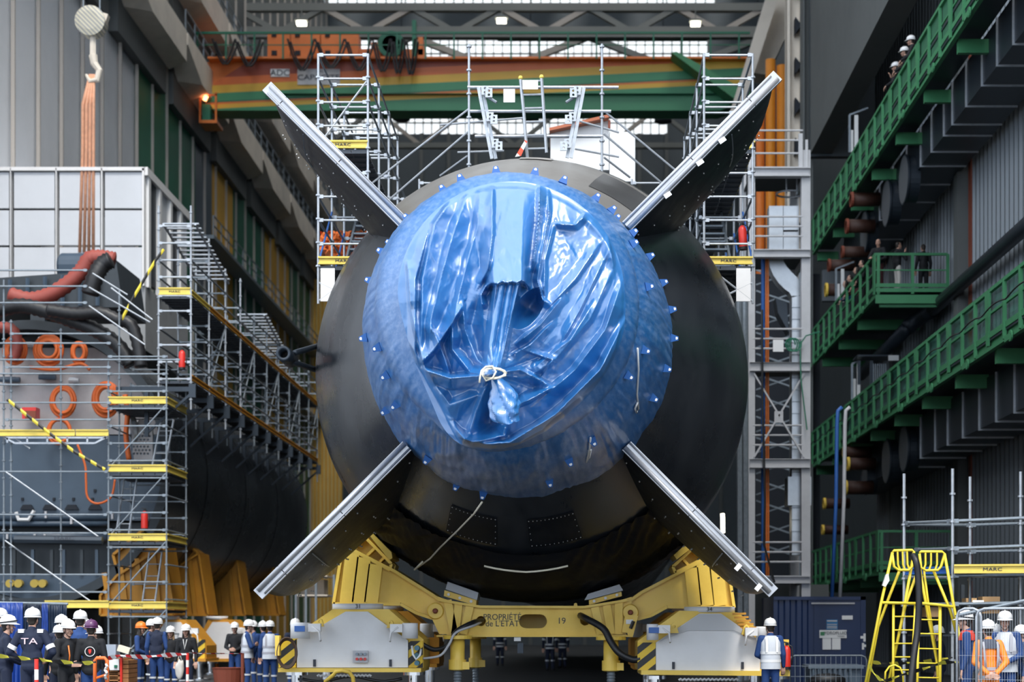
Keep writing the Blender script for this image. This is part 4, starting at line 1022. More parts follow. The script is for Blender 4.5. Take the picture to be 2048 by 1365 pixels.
# ---- tower left of the stern: two parallel frames stepping back along the hull ----
def hull_tower(label, xa, xb, sgn, cut):
    t = thing('scaffold_tower', label, 'scaffold', ((xa+xb)/2, 40, 8.4))
    ys = [36+2.07*i for i in range(9)]
    zbase = 8.45
    for i, y in enumerate(ys):
        zt = 13.75 if i < 4 else (12.8 if i < 6 else 11.9)
        for x in (xa, xb):
            # inner side rests on the hull flank
            zb_ = zbase
            if i == 0 and x == (xa if sgn < 0 else xb): zb_ = 8.0
            post((x, y), zb_ if i == 0 else 9.1, zt, t, zr0=9.25)
        zz = [13.75, 13.25, 12.75, 12.25, 11.7] if i < 4 else ([12.75, 12.25, 11.7] if i < 6 else [11.75, 11.25])
        if i == 0: zz = [13.72, 12.75, 12.25-.0, 11.78, 11.28, 10.78, 10.28, 9.78, 9.25]
        else: zz += [10.78, 9.78]
        if i == 0: zz = [13.72, 13.22, 12.72, 12.22, 11.22, 10.72, 10.22, 9.72]
        for z in zz: ledger((xa, y, z), (xb, y, z), t)
    for i in range(len(ys)-1):
        ya, yb = ys[i], ys[i+1]
        for x in (xa, xb):
            zl = [13.72, 13.22, 12.72] if i < 3 else [12.75, 12.25]
            if i >= 6: zl = [11.75, 11.25]
            for z in zl+[10.72, 10.22]: ledger((x, ya, z), (x, yb, z), t, m=M_galvd)
        deck(xa, xb, ya, yb, 11.72 if i < 6 else 10.9, t, M_deck)
        if i < 6: deck(xa, xb, ya, yb, 9.25, t, M_deck)
        toe((xa if sgn > 0 else xb, ya), (xa if sgn > 0 else xb, yb), 11.74 if i < 6 else 10.92, t, word=False)
    toe((xa, ys[0]), (xb, ys[0]), 11.74, t); toe((xa, ys[0]), (xb, ys[0]), 9.28, t)
    brace((xa if sgn > 0 else xb, ys[0], 11.8), (xb if sgn > 0 else xa, ys[0], 13.2), t) if sgn > 0 else None
    # brackets under the lower deck down to the hull
    xo = xa if sgn > 0 else xb; xi = xb if sgn > 0 else xa
    brace((xo, ys[0], 8.9), (xi+.1*sgn, ys[0], 8.35), t); brace((xo, ys[0], 8.5), (xi-.25*sgn, ys[0], 9.1), t)
    O('bracket_plate', MB().b2((xo+.05*sgn, ys[0]-.02, 8.5), (xo+.35*sgn, ys[0]+.02, 9.2)), M_white, t)
    stair(min(xa, xb)+.2, max(xa, xb)-.2, ys[1], 9.3, ys[2]+1.2, 11.7, t)
    for i in (0, 1, 2, 3): brace((xo, ys[i], 9.3), (xo, ys[i+1], 10.9), t, M_blue)
    return t
hull_tower('galvanised scaffold tower left of the stern with two yellow toe boards', -5.33, -4.28, 1, 0)
hull_tower('galvanised scaffold tower right of the stern, holding a red extinguisher', 2.84, 3.87, -1, 0)
# further scaffolds standing on both shoulders of the hull
for sgn, x0, lab in ((-1, -3.9, 'lower galvanised scaffold standing on the hull shoulder behind the left tower'), (1, 1.6, 'lower galvanised scaffold standing on the hull shoulder behind the right tower')):
    t = thing('shoulder_scaffold', lab, 'scaffold', (x0+.6, 46, 9.8))
    xs = (x0, x0+1.2)
    ys = [44+2.0*i for i in range(4)]
    for y in ys:
        for x in xs: post((x, y), ZA+math.sqrt(max(.5, 20.25-(x-AX(y))**2)), 13.2, t)
        for z in (13.1, 12.6, 12.1, 11.6): ledger((xs[0], y, z), (xs[1], y, z), t)
    for a, b in zip(ys[:-1], ys[1:]):
        for x in xs:
            for z in (13.1, 12.1): ledger((x, a, z), (x, b, z), t)
    brace((xs[0], ys[0], 11.6), (xs[1], ys[0], 13.1), t)
# ---- guardrail on the crown of the hull ----
t = thing('guardrail_frame', 'galvanised guardrail frame of tubes standing on the crown of the hull', 'scaffold', (AX(36), 36, 11.1))
dG = 36.0
for px in (938, 1204): post((W(px, 0, dG).x, dG), 11.0, W(0, 88, dG).z, t, zr0=11.4)
for (a, b, c_) in ((935, 1237, 175), (940, 1222, 223), (950, 1205, 273)): O('rail', MB().tube([W(a, c_, dG), W(b, c_, dG)], .035, 8), M_galv, t)
for (a, b) in (((938, 218), (745, 366)), ((938, 262), (778, 400)), ((935, 312), (880, 352)), ((1208, 222), (1392, 375)), ((1208, 268), (1330, 372)), ((1208, 315), (1260, 355))):
    brace(W(*a, dG), W(*b, dG+.4), t)
for (a, b) in (((880, 250), (1050, 236)), ((1150, 240), (1238, 265)), ((1150, 298), (1238, 314)), ((915, 305), (1008, 302))): brace(W(*a, dG+.8), W(*b, dG+.8), t)
# hinged brackets
for sg, px in ((1, 957), (-1, 1168)):
    t = thing('tilted_bracket', 'tilted perforated steel bracket strapped to the %s of the ladder on the hull' % ('left' if sg > 0 else 'right'), 'bracket', W(px+sg*28, 315, dG-.2))
    a = (px, 175); b = (px+sg*27, 318) if sg > 0 else (px-26, 316)
    for dx in (0, 6): O('flat_bar', MB().bar(W(a[0]+dx*sg*1.3, a[1], dG-.2), W(b[0]+dx*sg*1.3, b[1], dG-.2), .07, .03), M_galv, t)
    for y_ in (182, 235, 288):
        u = (y_-175)/143; cx = a[0]+(b[0]-a[0])*u+sg*12
        for k in range(2): O('perforated_plate', holed_plate([(cx+k*8*sg-7, y_+k*8-9), (cx+k*8*sg+7, y_+k*8-9), (cx+k*8*sg+7, y_+k*8+9), (cx+k*8*sg-7, y_+k*8+9)], [circ(cx+k*8*sg, y_+k*8-4, 2.6, 8), circ(cx+k*8*sg, y_+k*8+4, 2.6, 8)], dG-.3-k*.1, dG-.27-k*.1, dG-.25), M_galv, t)
    O('clamp_rod', MB().tube([W(a[0]+12*sg, 190, dG-.3), W(a[0]+36*sg, 205, dG-.35)], .03, 6), M_galvd, t)
t = thing('ladder', 'aluminium ladder on the crown of the hull with a white paper at its top', 'ladder', W(1070, 312, dG-.3))
L1 = [(1041, 157), (1048, 230), (1055, 318)]; L2 = [(1083, 155), (1088, 230), (1093, 306)]
for L in (L1, L2): O('stile', MB().tube([W(*p, dG-.3) for p in L], .035, 7), M_galv, t)
for k in range(6):
    y = 163+k*27; u = (y-157)/155
    O('rung', MB().tube([W(1041+14*u, y, dG-.3), W(1083+10*u, y-1, dG-.3)], .022, 6), M_galv, t)
for p in (L1[0], L2[0]): O('end_cap', MB().sphere(W(p[0], p[1]-1, dG-.3), .05, 8), M_yel2, t)
O('paper', MB().b2(W(1045, 160, dG-.38), W(1076, 179, dG-.37)), M_wh, t)
tag(O('paper_sheet', MB().b2(W(1007, 178, dG-.1), W(1030, 205, dG-.09)), M_wh), 'white sheet of paper hanging from the top guardrail tube', 'paper')
mb = MB(); mb.add([W(1050, 280, dG-.5), W(1055, 283, dG-.5), W(1042, 312, dG-.5), W(1030, 314, dG-.5), W(1050, 280, dG-.4), W(1055, 283, dG-.4), W(1042, 312, dG-.4), W(1030, 314, dG-.4)], [(0, 1, 2, 3), (7, 6, 5, 4), (0, 4, 5, 1), (1, 5, 6, 2), (2, 6, 7, 3), (3, 7, 4, 0)])
tag(O('warning_ribbon', mb, stripes('red_white_ribbon', (.75, .08, .03), (.8, .8, .8), 2.5, (1, 0, 1))), 'red and white ribbon tied at the foot of the ladder', 'ribbon')
# white shelter on top of the hull
t = thing('work_shelter', 'white shelter with an orange sloping edge on top of the hull behind', 'shelter', W(1185, 335, 46))
O('front_panel', MB().prism([(1101, 262), (1218, 236), (1218, 340), (1101, 340)], 46, 47.5, d=46), M_wh, t)
O('side_panel', MB().prism([(1219, 266), (1262, 266), (1270, 276), (1270, 365), (1219, 365)], 45.9, 47.9, d=46), M_wh, t)
O('roof_edge', MB().prism([(1099, 262), (1218, 235), (1218, 241), (1099, 268)], 45.7, 47.7, d=46), mat('terracotta_trim', (.45, .13, .06), .6), t)
O('corner_post', MB().b2(W(1216, 240, 45.8), W(1221, 258, 45.9)), M_rust, t)
# extinguisher on the right tower
def extinguisher(c, label, s=1.0, tilt=0.0):
    t = thing('fire_extinguisher', label, 'fire extinguisher', c)
    m = Matrix.Rotation(tilt, 3, 'Y'); c = Vector(c)
    O('cylinder', MB().lathe([(0, 0), (.085*s, .0), (.09*s, .03*s), (.09*s, .42*s), (.07*s, .48*s), (.03*s, .52*s)], c, 'Z', 16, m), M_red, t, True)
    O('base_ring', MB().lathe([(.092*s, 0), (.092*s, .06*s)], c, 'Z', 16, m), M_black, t)
    O('valve', MB().lathe([(.03*s, .52*s), (.03*s, .58*s), (0, .58*s)], c, 'Z', 8, m).bar(c+m@Vector((-.08*s, 0, .60*s)), c+m@Vector((.05*s, 0, .57*s)), .03*s), M_black, t)
    O('hose', MB().tube([c+m@Vector(v)*s for v in ((0.02, 0, .55), (.12, 0, .5), (.13, -.02, .3), (.11, -.03, .1))], .014*s, 6), M_black, t, True)
    return t
extinguisher(W(1487, 500, 36.4), 'bright red fire extinguisher on the lower deck of the right tower', 1.0, -.06)
extinguisher(W(1573, 1340, 33.2), 'red fire extinguisher hanging beside the man in the white vest', .9)
extinguisher(W(364, 740, 50), 'red fire extinguisher on the walkway beside the second hull', 1.1)
extinguisher(W(289, 1062, 49.6), 'dark red fire extinguisher low inside the left scaffold tower', 1.1)
# ---- left scaffold in front of the second hull ----
t = thing('scaffold_tower', 'tall grey scaffold tower with four yellow toe boards beside the second hull', 'scaffold', (-12.4, 50, 0))
xa, xb = W(217, 0, 49).x, W(333, 0, 49).x
for y in (49, 51.5):
    for x in (xa, xb): post((x, y), 0, 9.3 if y < 50 else 9.0, t, m=M_galvd, zr0=.4)
    for k in range(18): ledger((xa, y, .9+.5*k), (xb, y, .9+.5*k), t, m=M_galvd) if k % 2 == 0 or k > 6 else None
for x in (xa, xb):
    for k in range(9): ledger((x, 49, 1.4+k), (x, 51.5, 1.4+k), t, m=M_galvd)
for py in (807, 943, 1081, 1217):
    z = CH+(VY-py)*49/F; deck(xa, xb, 49, 51.5, z-.05, t); toe((xa, 49), (xb, 49), z-.02, t, .19)
    toe((xb, 49), (xb, 51.5), z-.02, t, .19, False)
for k in range(4):
    py = 800+137*k; brace(W(332, py+10, 49), W(218, py+137, 49), t, M_galvd)
for (x0, x1, y0, y1) in ((232, 258, 955, 1072), (282, 305, 1105, 1225), (305, 325, 840, 930)):
    a, b = W(x0, y0, 50), W(x1, y1, 50)
    L = O('access_ladder', MB().tube([(a.x+.25, 50, a.z), (a.x, 50.0, b.z)], .03, 6).tube([(a.x+.62, 50, a.z), (a.x+.37, 50, b.z)], .03, 6), M_galv, t)
    n = int((a.z-b.z)/.3)
    for k in range(n): u = k/n; O('rung', MB().tube([(a.x+.25-.25*u, 50, a.z+(b.z-a.z)*u), (a.x+.62-.25*u, 50, a.z+(b.z-a.z)*u)], .018, 5), M_galv, L)
t = thing('tube_scaffold', 'wide scaffold of grey tubes across the open end of the second hull', 'scaffold', (-15.5, 49, 0))
for px in (14, 40, 155):
    post((W(px, 0, 49+.02*px).x, 49 if px < 100 else 50.4), 0, W(0, 560 if px < 30 else 640, 49).z, t, m=M_galvd, zr0=.4)
for px in (-60, 222): post((W(px, 0, 49).x, 49.9), 0, 11.5, t, m=M_galvd, zr0=.4)
for py, x0, x1 in ((541, -70, 175), (573, -70, 175), (606, -70, 175), (668, 20, 222), (687, -70, 222), (720, -70, 360), (735, 10, 222), (748, -70, 222), (770, -70, 222), (806, -70, 222), (840, 10, 222), (944, -70, 217), (1030, -70, 215), (1067, -70, 215), (1150, -70, 215), (1185, -70, 215)):
    ledger(W(x0, py, 48.9), W(x1, py, 48.9), t, r=.027, m=M_galvd)
for (a, b) in (((12, 945), (205, 1080)), ((10, 1082), (190, 1210)), ((222, 576), (305, 640)), ((20, 870), (60, 898)), ((185, 547), (255, 590)), ((178, 575), (300, 645)), ((178, 612), (290, 690))): brace(W(*a, 48.85), W(*b, 48.85), t)
for (x0, x1, py) in ((-60, 150, 868), (152, 217, 868)):
    toe((W(x0, 0, 48.8).x, 48.8), (W(x1, 0, 48.8).x, 48.8), CH+(VY-py-5)*48.8/F, t, .17, False)
lt = MB()
for k in range(5):
    x = 15+k*40; lt.bar(W(x, 876, 48.8), W(x, 886, 48.8), .05)
lt.bar(W(10, 876, 48.8), W(215, 876, 48.8), .05); lt.bar(W(30, 887, 48.8), W(190, 887, 48.8), .05); lt.bar(W(10, 876, 48.8), W(30, 887, 48.8), .05); lt.bar(W(190, 887, 48.8), W(215, 874, 48.8), .05)
O('lattice_girder', lt, M_galv, t)
O('blue_toe_board', MB().tube([W(30, 1080, 48.7), W(205, 1082, 48.7)], .13, 8), M_duct, t)
text('toe_board_lettering', 'MARC', W(128, 1078, 48.5), .1, M_ink, t, squash=1.5)
toe((W(90, 0, 48.6).x, 48.6), (W(218, 0, 48.6).x, 48.6), CH+(VY-1217)*48.6/F, t, .2, False)
# striped warning chain
tag(O('warning_chain', MB().tube([W(15, 800, 48.5), W(100, 868, 48.5), W(150, 905, 48.5), W(210, 940, 48.5)], .05, 6), stripes('yellow_black_chain', (.75, .6, .05), (.02, .02, .02), 3.0, (1, 0, 0)), None), 'yellow and black warning chain slanting across the left scaffold', 'chain')
tag(O('warning_chain', MB().tube([W(243, 640, 49.4), W(270, 590, 49.5), W(312, 520, 49.8), W(327, 500, 50)], .045, 6), stripes('yellow_black_chain', (.75, .6, .05), (.02, .02, .02), 3.0, (1, 0, 0)), None), 'yellow and black warning chain slanting up to the walkway scaffold', 'chain')
# ---- two level walkway scaffold along the second hull ----
t = thing('walkway_scaffold', 'long two level walkway scaffold running back beside the second hull', 'scaffold', (-11.6, 50, 8.5))
xo, xi = -11.15, -12.1
zU, zL = 11.35, 8.85
ys = [50+2.5*i for i in range(11)]
for i, y in enumerate(ys):
    for x in (xo, xi):
        ztop = {0: 14.0, 1: 13.6, 2: 13.2, 3: 13.4}.get(i, 12.6)
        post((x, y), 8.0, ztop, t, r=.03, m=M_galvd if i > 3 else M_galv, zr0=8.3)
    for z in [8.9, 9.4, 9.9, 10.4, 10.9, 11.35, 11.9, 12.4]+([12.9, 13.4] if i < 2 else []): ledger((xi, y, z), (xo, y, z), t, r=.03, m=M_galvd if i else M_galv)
    if i % 2 == 0 and i: brace((xi, y, 8.9), (xo, y, 11.3), t, M_galvd)
    br = MB(); br.bar((xo+.1, y, 8.55), (xo-1.3, y, 7.3), .07); br.bar((xo+.1, y, 8.6), (xo-2.2, y, 8.6), .08, .14); br.bar((xo-1.3, y, 7.2), (xo-1.3, y, 8.6), .12)
    br.b2((xo-.05, y-.06, 8.35), (xo+.15, y+.06, 8.75)); O('support_bracket', br, M_duct, t)
for i in range(10):
    a, b = ys[i], ys[i+1]
    for x in (xo, xi):
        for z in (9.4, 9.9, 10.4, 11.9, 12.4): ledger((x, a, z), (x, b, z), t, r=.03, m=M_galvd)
    deck(xi, xo, a, b, zU, t); deck(xi, xo, a, b, zL, t)
    toe((xo, a), (xo, b), zU+.02, t, .14, False, M_amber if i > 0 else M_yel2); toe((xo, a), (xo, b), zL+.02, t, .14, False, M_amber)
    if i % 2: brace((xo, a, 8.9), (xo, b, 11.3), t, M_galvd)
toe((xi, 50), (xo, 50), zU+.02, t, .2)
for y0 in (50.6, 62):
    sb = MB()
    for k in range(14): sb.b2((xi+.0, y0+k*.35, 13.6-k*.055-(.6 if y0 > 60 else 0)), (xo+.1, y0+k*.35+.14, 13.64-k*.055-(.6 if y0 > 60 else 0)))
    for x in (xi, xo): sb.bar((x, y0, 13.6-(.6 if y0 > 60 else 0)), (x, y0+4.9, 12.83-(.6 if y0 > 60 else 0)), .06)
    O('slatted_roof', sb, M_galv, t)
# ---- lower right scaffold ----
t = thing('tube_scaffold', 'galvanised scaffold frame with a yellow toe board at the lower right', 'scaffold', W(1900, 1300, 31))
for px, d, yt in ((1808, 31.5, 948), (1905, 30.6, 938), (1940, 32.2, 954), (2041, 31.2, 944)):
    post((W(px, 0, d).x, d), 0, W(0, yt, d).z, t, zr0=.5, r=.03)
def LW(a, b, m=M_galvd, r=.03): ledger(W(*a), W(*b), t, r, m)
for a, b in (((1808, 1047, 31.5), (1905, 1043, 30.6)), ((1905, 1043, 30.6), (2060, 1036, 30.4)), ((1808, 1050, 31.5), (1940, 1051, 32.2)), ((1940, 1051, 32.2), (2060, 1047, 32.4)),
             ((1830, 1100, 31.5), (1905, 1098, 30.6)), ((1905, 1098, 30.6), (2060, 1092, 30.4)), ((1905, 1106, 31.9), (1940, 1104, 32.2)), ((1940, 1104, 32.2), (2060, 1102, 32.4)),
             ((1905, 1152, 30.6), (2060, 1150, 30.4)), ((1808, 1155, 31.5), (1905, 1156, 30.6)), ((1808, 1209, 31.5), (1905, 1209, 30.6)), ((1905, 1209, 30.6), (2060, 1206, 30.4))): LW(a, b)
a, b = W(1908, 1146, 30.5), W(2062, 1146, 30.3); toe((a.x, a.y), (b.x, b.y), a.z-.02, t, .15)
O('deck', MB().b2(W(1912, 1150, 30.5), W(2070, 1154, 32.3)), M_deck, t)
toe((W(1812, 0, 31.5).x, 31.5), (W(1900, 0, 30.8).x, 30.8), W(0, 1147, 31).z-.02, t, .12, False, M_blue)
# =============== right side: galleries, ducts, service frame, container ===============
def gallery(label, Zr, ya, yb, width, floor_drop=1.1, panels=False, end=False, net=False):
    X = 10.0; t = thing('gallery', label, 'gallery', (X, ya, Zr-1.35))
    zf = Zr-floor_drop
    O('floor_deck', MB().b2((X, ya, zf-.08), (X+width, yb, zf)), M_duct, t)
    if zf > Zr-.9: O('under_deck', MB().b2((X, ya, Zr-1.2), (X+width, yb, Zr-1.1)), M_duct, t)
    O('top_rail', MB().bar((X, ya, Zr), (X, yb, Zr), .09, .09), M_green, t)
    O('mid_rail', MB().bar((X+.03, ya, Zr-.52), (X+.03, yb, Zr-.52), .06, .06), M_green, t)
    O('edge_channel', MB().b2((X-.02, ya, Zr-1.12), (X+.06, yb, Zr-.98)).b2((X+.05, ya, Zr-1.38), (X+.12, yb, Zr-1.12)).b2((X-.02, ya, Zr-1.42), (X+.10, yb, Zr-1.34)), M_green, t)
    y = ya; k = 0
    while y <= yb+.01:
        if k % 3 == 0:
            mb = MB(); zt = Zr+.02
            mb.prismX([(y-.05, zt), (y+.42, zt), (y+.28, Zr-1.3), (y+.10, Zr-1.3)], X-.05, X+.0); O('gusset_post', mb, M_green, t)
            O('cross_beam', MB().b2((X+.15, y+.05, Zr-1.72), (X+(1.0 if width < 2.3 else 2.3), y+.22, Zr-1.36)), M_green, t)
        else:
            O('post', MB().b2((X-.06, y, Zr-1.38), (X+.02, y+.10, Zr)), M_green, t)
        if k % 3 == 1:
            O('lug', MB().lathe([(.05, -.02), (.13, -.02), (.13, .02), (.05, .02), (.05, -.02)], (X-.06, y+.75, Zr-1.42), 'X', 14, caps=False).b2((X-.09, y+.75, Zr-1.50), (X-.03, y+1.2, Zr-1.36)), M_green, t)
        if panels: O('infill_panel', MB().b2((X+.03, y+.1, Zr-1.0), (X+.05, min(yb, y+1.35), Zr-.05)), mat('dull_green_panel', (.04, .16, .085), .6), t)
        y += 1.4; k += 1
    if end:
        x1 = X+2.35
        O('end_rail', MB().bar((X, ya, Zr), (x1, ya, Zr), .08).bar((X, ya, Zr-.52), (x1, ya, Zr-.52), .04), M_green, t)
        for x in (X+.08, X+1.2, x1): O('end_post', MB().b2((x-.05, ya-.04, Zr-1.3), (x+.05, ya+.02, Zr)), M_green, t)
        O('end_beam', MB().b2((X, ya-.05, Zr-1.24), (x1, ya, Zr-1.12)).b2((X, ya-.05, Zr-1.08), (x1, ya, Zr-.96)).b2((X-.02, ya-.08, Zr-1.62), (x1, ya-.02, Zr-1.34)), M_green, t)
    return t
gallery('topmost green gallery with solid infill panels along the right wall', 18.35, 36, 70, .85, .62, panels=True)
gallery('green gallery of the second level whose end platform holds three standing people', 13.8, 55.6, 70, 2.4, end=True)
gallery('long green gallery of the third level hung with green netting', 9.6, 32, 70, 2.0)
gallery('lowest green gallery, dark behind the yellow ladders', 4.7, 55, 70, 2.4, end=True)
# netting over the third gallery
rows = []
for i in range(9):
    row = []
    for j in range(160):
        y = 32+38*j/159; z = 9.66-1.15*i/8
        sag = .05*math.sin(y*2.8)*(1 if i in (0, 1) else .4)
        row.append((10.08+.04*abs(math.sin(y*2.24))+.05*noise.noise((y*1.5, i*.6, 0)), y, z+sag*.6))
    rows.append(row)
M_net = mat('green_netting', (0.03, 0.17, 0.12), .7, var=.4, vscale=4, alpha=.75)
tag(O('safety_net', MB().grid(rows), M_net), 'green netting draped along the third level gallery', 'net', kind='stuff')
mb = MB(); mb.tube([(9.82, 32+38*j/150, 9.0+.09*abs(math.sin(32+38*j/150*1.4))) for j in range(151)], .02, 5)
tag(O('sagging_cable', mb, M_black), 'dark cable sagging in loops along the netting of the third gallery', 'cable')
# square ducts
def rect_duct(label, z0, z1, ya, yb, X0=10.95, X1=12.35, seams=(), discs=(), stubs=()):
    t = thing('ventilation_duct', label, 'duct', (X0, ya, z0))
    O('duct_body', MB().b2((X0, ya, z0), (X1, yb, z1)), M_duct, t)
    for y in seams:
        O('duct_flange', MB().b2((X0-.05, y-.02, z0-.05), (X1, y+.02, z1)), M_galv, t)
    for (y, z, r) in discs:
        c = O('branch_collar', MB().lathe([(r, .1), (r, -.22), (r*1.05, -.24), (r*1.05, -.30), (r, -.30)], (X0, y, z), 'X', 32), M_duct, t, False)
        O('end_disc', MB().lathe([(0, -.32), (r*.99, -.31), (r*.99, -.29), (0, -.29)], (X0, y, z), 'X', 32), mat('grey_disc', (.12, .13, .145), .5), c)
    for (y, z, r, m) in stubs:
        s_ = O('pipe_stub', MB().lathe([(r, 0), (r, -.95)], (X0-.1, y, z), 'X', 18), mat('rusty_pipe', (.055, .02, .012), .6, var=.4, vscale=4), t, True)
        O('stub_rim', MB().lathe([(r*.8, -.93), (r*1.12, -.93), (r*1.12, -1.02), (r*.8, -1.02)], (X0-.1, y, z), 'X', 18, caps=False), m, s_)
    return t
sd1 = [41.9, 43.5, 45.1, 46.9, 48.6, 49.7, 51.4, 53, 55.2, 57.5, 60, 63]
rect_duct('big dark ventilation duct under the topmost gallery', 16.0, 17.2, 38, 68, seams=sd1, discs=((54.3, 15.9, .75), (57.3, 15.9, .75), (61.6, 15.9, .75)),
          stubs=((59.6, 16.6, .24, M_rust), (60.6, 15.9, .24, M_rust), (61.6, 15.2, .2, M_rust), (64.8, 15.4, .22, M_rust), (65.5, 14.6, .24, M_yel)))
rect_duct('big dark ventilation duct under the netted gallery', 6.9, 8.15, 33, 68, seams=[36.5, 38.2, 40, 41.8, 43.6, 45.4, 47.3, 49.2, 50.9, 53, 56], discs=((54.3, 7.3, .72), (57.3, 7.2, .72), (61.5, 7.0, .6)),
          stubs=((61.2, 7.9, .2, M_yel), (60.4, 7.4, .22, M_yel), (60.9, 6.6, .24, M_yel), (66, 6.4, .2, M_yel), (66.4, 5.4, .18, M_yel)))
t = thing('drain_pipe', 'thick dark pipe running along the right wall, ending in an elbow', 'pipe', (12.2, 50, 12))
O('pipe_run', MB().tube([(12.15, 33, 12.35), (12.15, 57, 12.25)], .22, 14), M_duct, t, True)
O('elbow', MB().tube([(12.15, 57, 12.25), (12.0, 57.6, 12.2), (11.7, 58, 12.0), (11.5, 58, 11.8)], .27, 14), M_duct, t, True)
O('pipe_run', MB().tube([(11.5, 58, 11.8), (11.3, 66, 11.4)], .24, 14), M_duct, t, True)
for y in (41.5, 43.8): tag(O('chain', MB().tube([(12.45, y, 13.4), (12.45, y, 20.9)], .03, 5), M_yel2), 'thin yellow hanging chain in front of the corrugated wall, %s of two' % ('nearer' if y < 42 else 'farther'), 'chain')
# white doors and enclosures on the galleries
for px0, px1, y0, y1, d, lab in ((1699, 1716, 230, 305, 60.5, 'white gate panel on the topmost gallery'), (1672, 1688, 538, 605, 64, 'white gate panel on the second gallery'), (1704, 1720, 728, 800, 60, 'white gate panel on the netted gallery')):
    t = thing('gate', lab, 'gate', W(px0, y1, d))
    O('panel', MB().b2(W(px0, y0+30, d), W(px0+7, y1, d+.05)).b2(W(px0+10, y0, d), W(px1, y1, d+.05)), M_wh, t)
    O('frame', MB().bar(W(px0, y0, d), W(px1+20, y0-14, d), .06).bar(W(px0, y0, d), W(px0, y1, d), .07), M_galvd, t)
t = thing('enclosure', 'grey switch enclosure with a white notice above the netted gallery', 'enclosure', W(1760, 800, 59))
O('cabinet', MB().b2(W(1715, 710, 59), W(1790, 722, 60)).b2(W(1740, 722, 59), W(1745, 770, 59.1)).b2(W(1716, 722, 59), W(1720, 770, 59.1)), M_duct, t)
O('notice', MB().b2(W(1777, 711, 58.9), W(1797, 722, 58.95)), M_wh, t)
for k in range(7): O('cage_bar', MB().bar(W(1747+4*k, 728, 59), W(1747+4*k, 770, 59), .03), M_galvd, t)
tag(O('louvre_panel', MB().bp(1645, 540, 1700, 602, 69, .3), mat('grey_louvre', (.10, .115, .13), .5)), 'dark grey louvre panel in the gloom behind the second gallery', 'panel')
# ---- white steel service frame with ducts ----
dF = 52.0
t = thing('service_frame', 'tall white steel frame holding bright ducts right of the submarine', 'frame', W(1560, 1250, dF))
for d in (dF, dF+2.6):
    O('column', MB().b2(W(1603, 300, dF)+Vector((0, d-dF, 0)), Vector((W(1621, 0, dF).x, d+.25, 0))), M_greyw, t)
    O('column', MB().b2(W(1497, 300, dF)+Vector((0, d-dF, 0)), Vector((W(1510, 0, dF).x, d+.25, 0))), M_greyw, t)
levels = [(336, 355), (500, 517), (725, 745), (918, 938), (1152, 1168)]
for y0, y1 in levels:
    O('cross_beam', MB().b2(W(1500, y0, dF-.03), W(1618, y1, dF+.05)).b2(W(1500, y0, dF-.12), W(1618, y0+3, dF+.2)).b2(W(1500, y1-3, dF-.12), W(1618, y1, dF+.2)), M_greyw, t)
    O('side_beam', MB().b2(W(1612, y0, dF), W(1618, y1, dF)+Vector((0, 2.7, 0))), M_greyw, t)
    zz = W(0, y0, dF).z; O('floor_grate', MB().b2((W(1505, 0, dF).x, dF+.1, zz-.06), (W(1612, 0, dF).x, dF+2.6, zz)), M_grating, t)
    for h in (.42, .72, 1.02) if y0 != 336 else (.45, .85, 1.15): O('guard_rail', MB().tube([(W(1505, 0, dF).x, dF+.02, zz+h), (W(1606, 0, dF).x, dF+.02, zz+h)], .03, 6), M_greyw, t)
O('rail_post', MB().bar(W(1601, 336, dF), W(1601, 268, dF), .12), M_greyw, t); O('rail_post', MB().bar(W(1613, 336, dF), W(1613, 280, dF), .08), M_greyw, t)
for (a, b) in (((1508, 748), (1608, 915)), ((1608, 748), (1508, 915))): O('diagonal_brace', MB().bar(W(*a, dF), W(*b, dF), .11, .05), M_greyw, t)
O('gusset_plate', MB().b2(W(1549, 823, dF-.05), W(1566, 846, dF)), M_greyw, t)
t = thing('ventilation_duct', 'bright silver ventilation duct bending down through the white frame', 'duct', W(1590, 1100, dF+.6))
dd = dF+.55
def seamduct(P, name='duct_section'):
    return O(name, MB().prism(P, dd, dd+.55, d=dd), M_ductl, t)
seamduct([(1538, 412), (1566, 412), (1566, 500), (1538, 500)])
seamduct([(1567, 412), (1598, 412), (1598, 460), (1567, 460)]); seamduct([(1567, 464), (1598, 464), (1598, 499), (1567, 499)])
cl = [(1552, 517), (1554, 530), (1560, 542), (1570, 555), (1582, 567), (1592, 578), (1596, 592)]
wd_ = [14, 15, 16, 17, 17, 15, 12]
def offs(i):
    a = Vector(cl[max(0, i-1)]); b = Vector(cl[min(len(cl)-1, i+1)]); d_ = (b-a).normalized(); return Vector((-d_.y, d_.x))
for i in range(len(cl)-1):
    n0, n1 = offs(i)*wd_[i], offs(i+1)*wd_[i+1]; a, b = Vector(cl[i]), Vector(cl[i+1])
    P = [tuple(a+n0), tuple(a-n0), tuple(b-n1), tuple(b+n1)]
    seamduct(P, 'elbow_gore')
for k in range(22):
    y = 592+k*23.6
    if y+23 > 1115: break
    if 955 <= y < 1000: pass
    s_ = seamduct([(1584, y), (1608, y), (1608, y+22.9), (1584, y+22.9)])
    O('seam', MB().b2(W(1583, y+22.6, dd-.03), W(1609, y+23.6, dd+.02)), M_galvd, s_)
O('duct_box', MB().b2(W(1576, 954, dd-.12), W(1615, 1015, dd+.7)), M_ductl, t)
O('duct_back_box', MB().prism([(1555, 590), (1578, 600), (1582, 660), (1560, 620)], dd+.5, dd+1.2, d=dd), M_duct, t)
tag(O('standpipe', MB().tube([W(1526, 517, dF+.5), W(1526, 1166, dF+.5)], .06, 8), M_blue), 'thin blue vertical pipe inside the white frame', 'pipe')
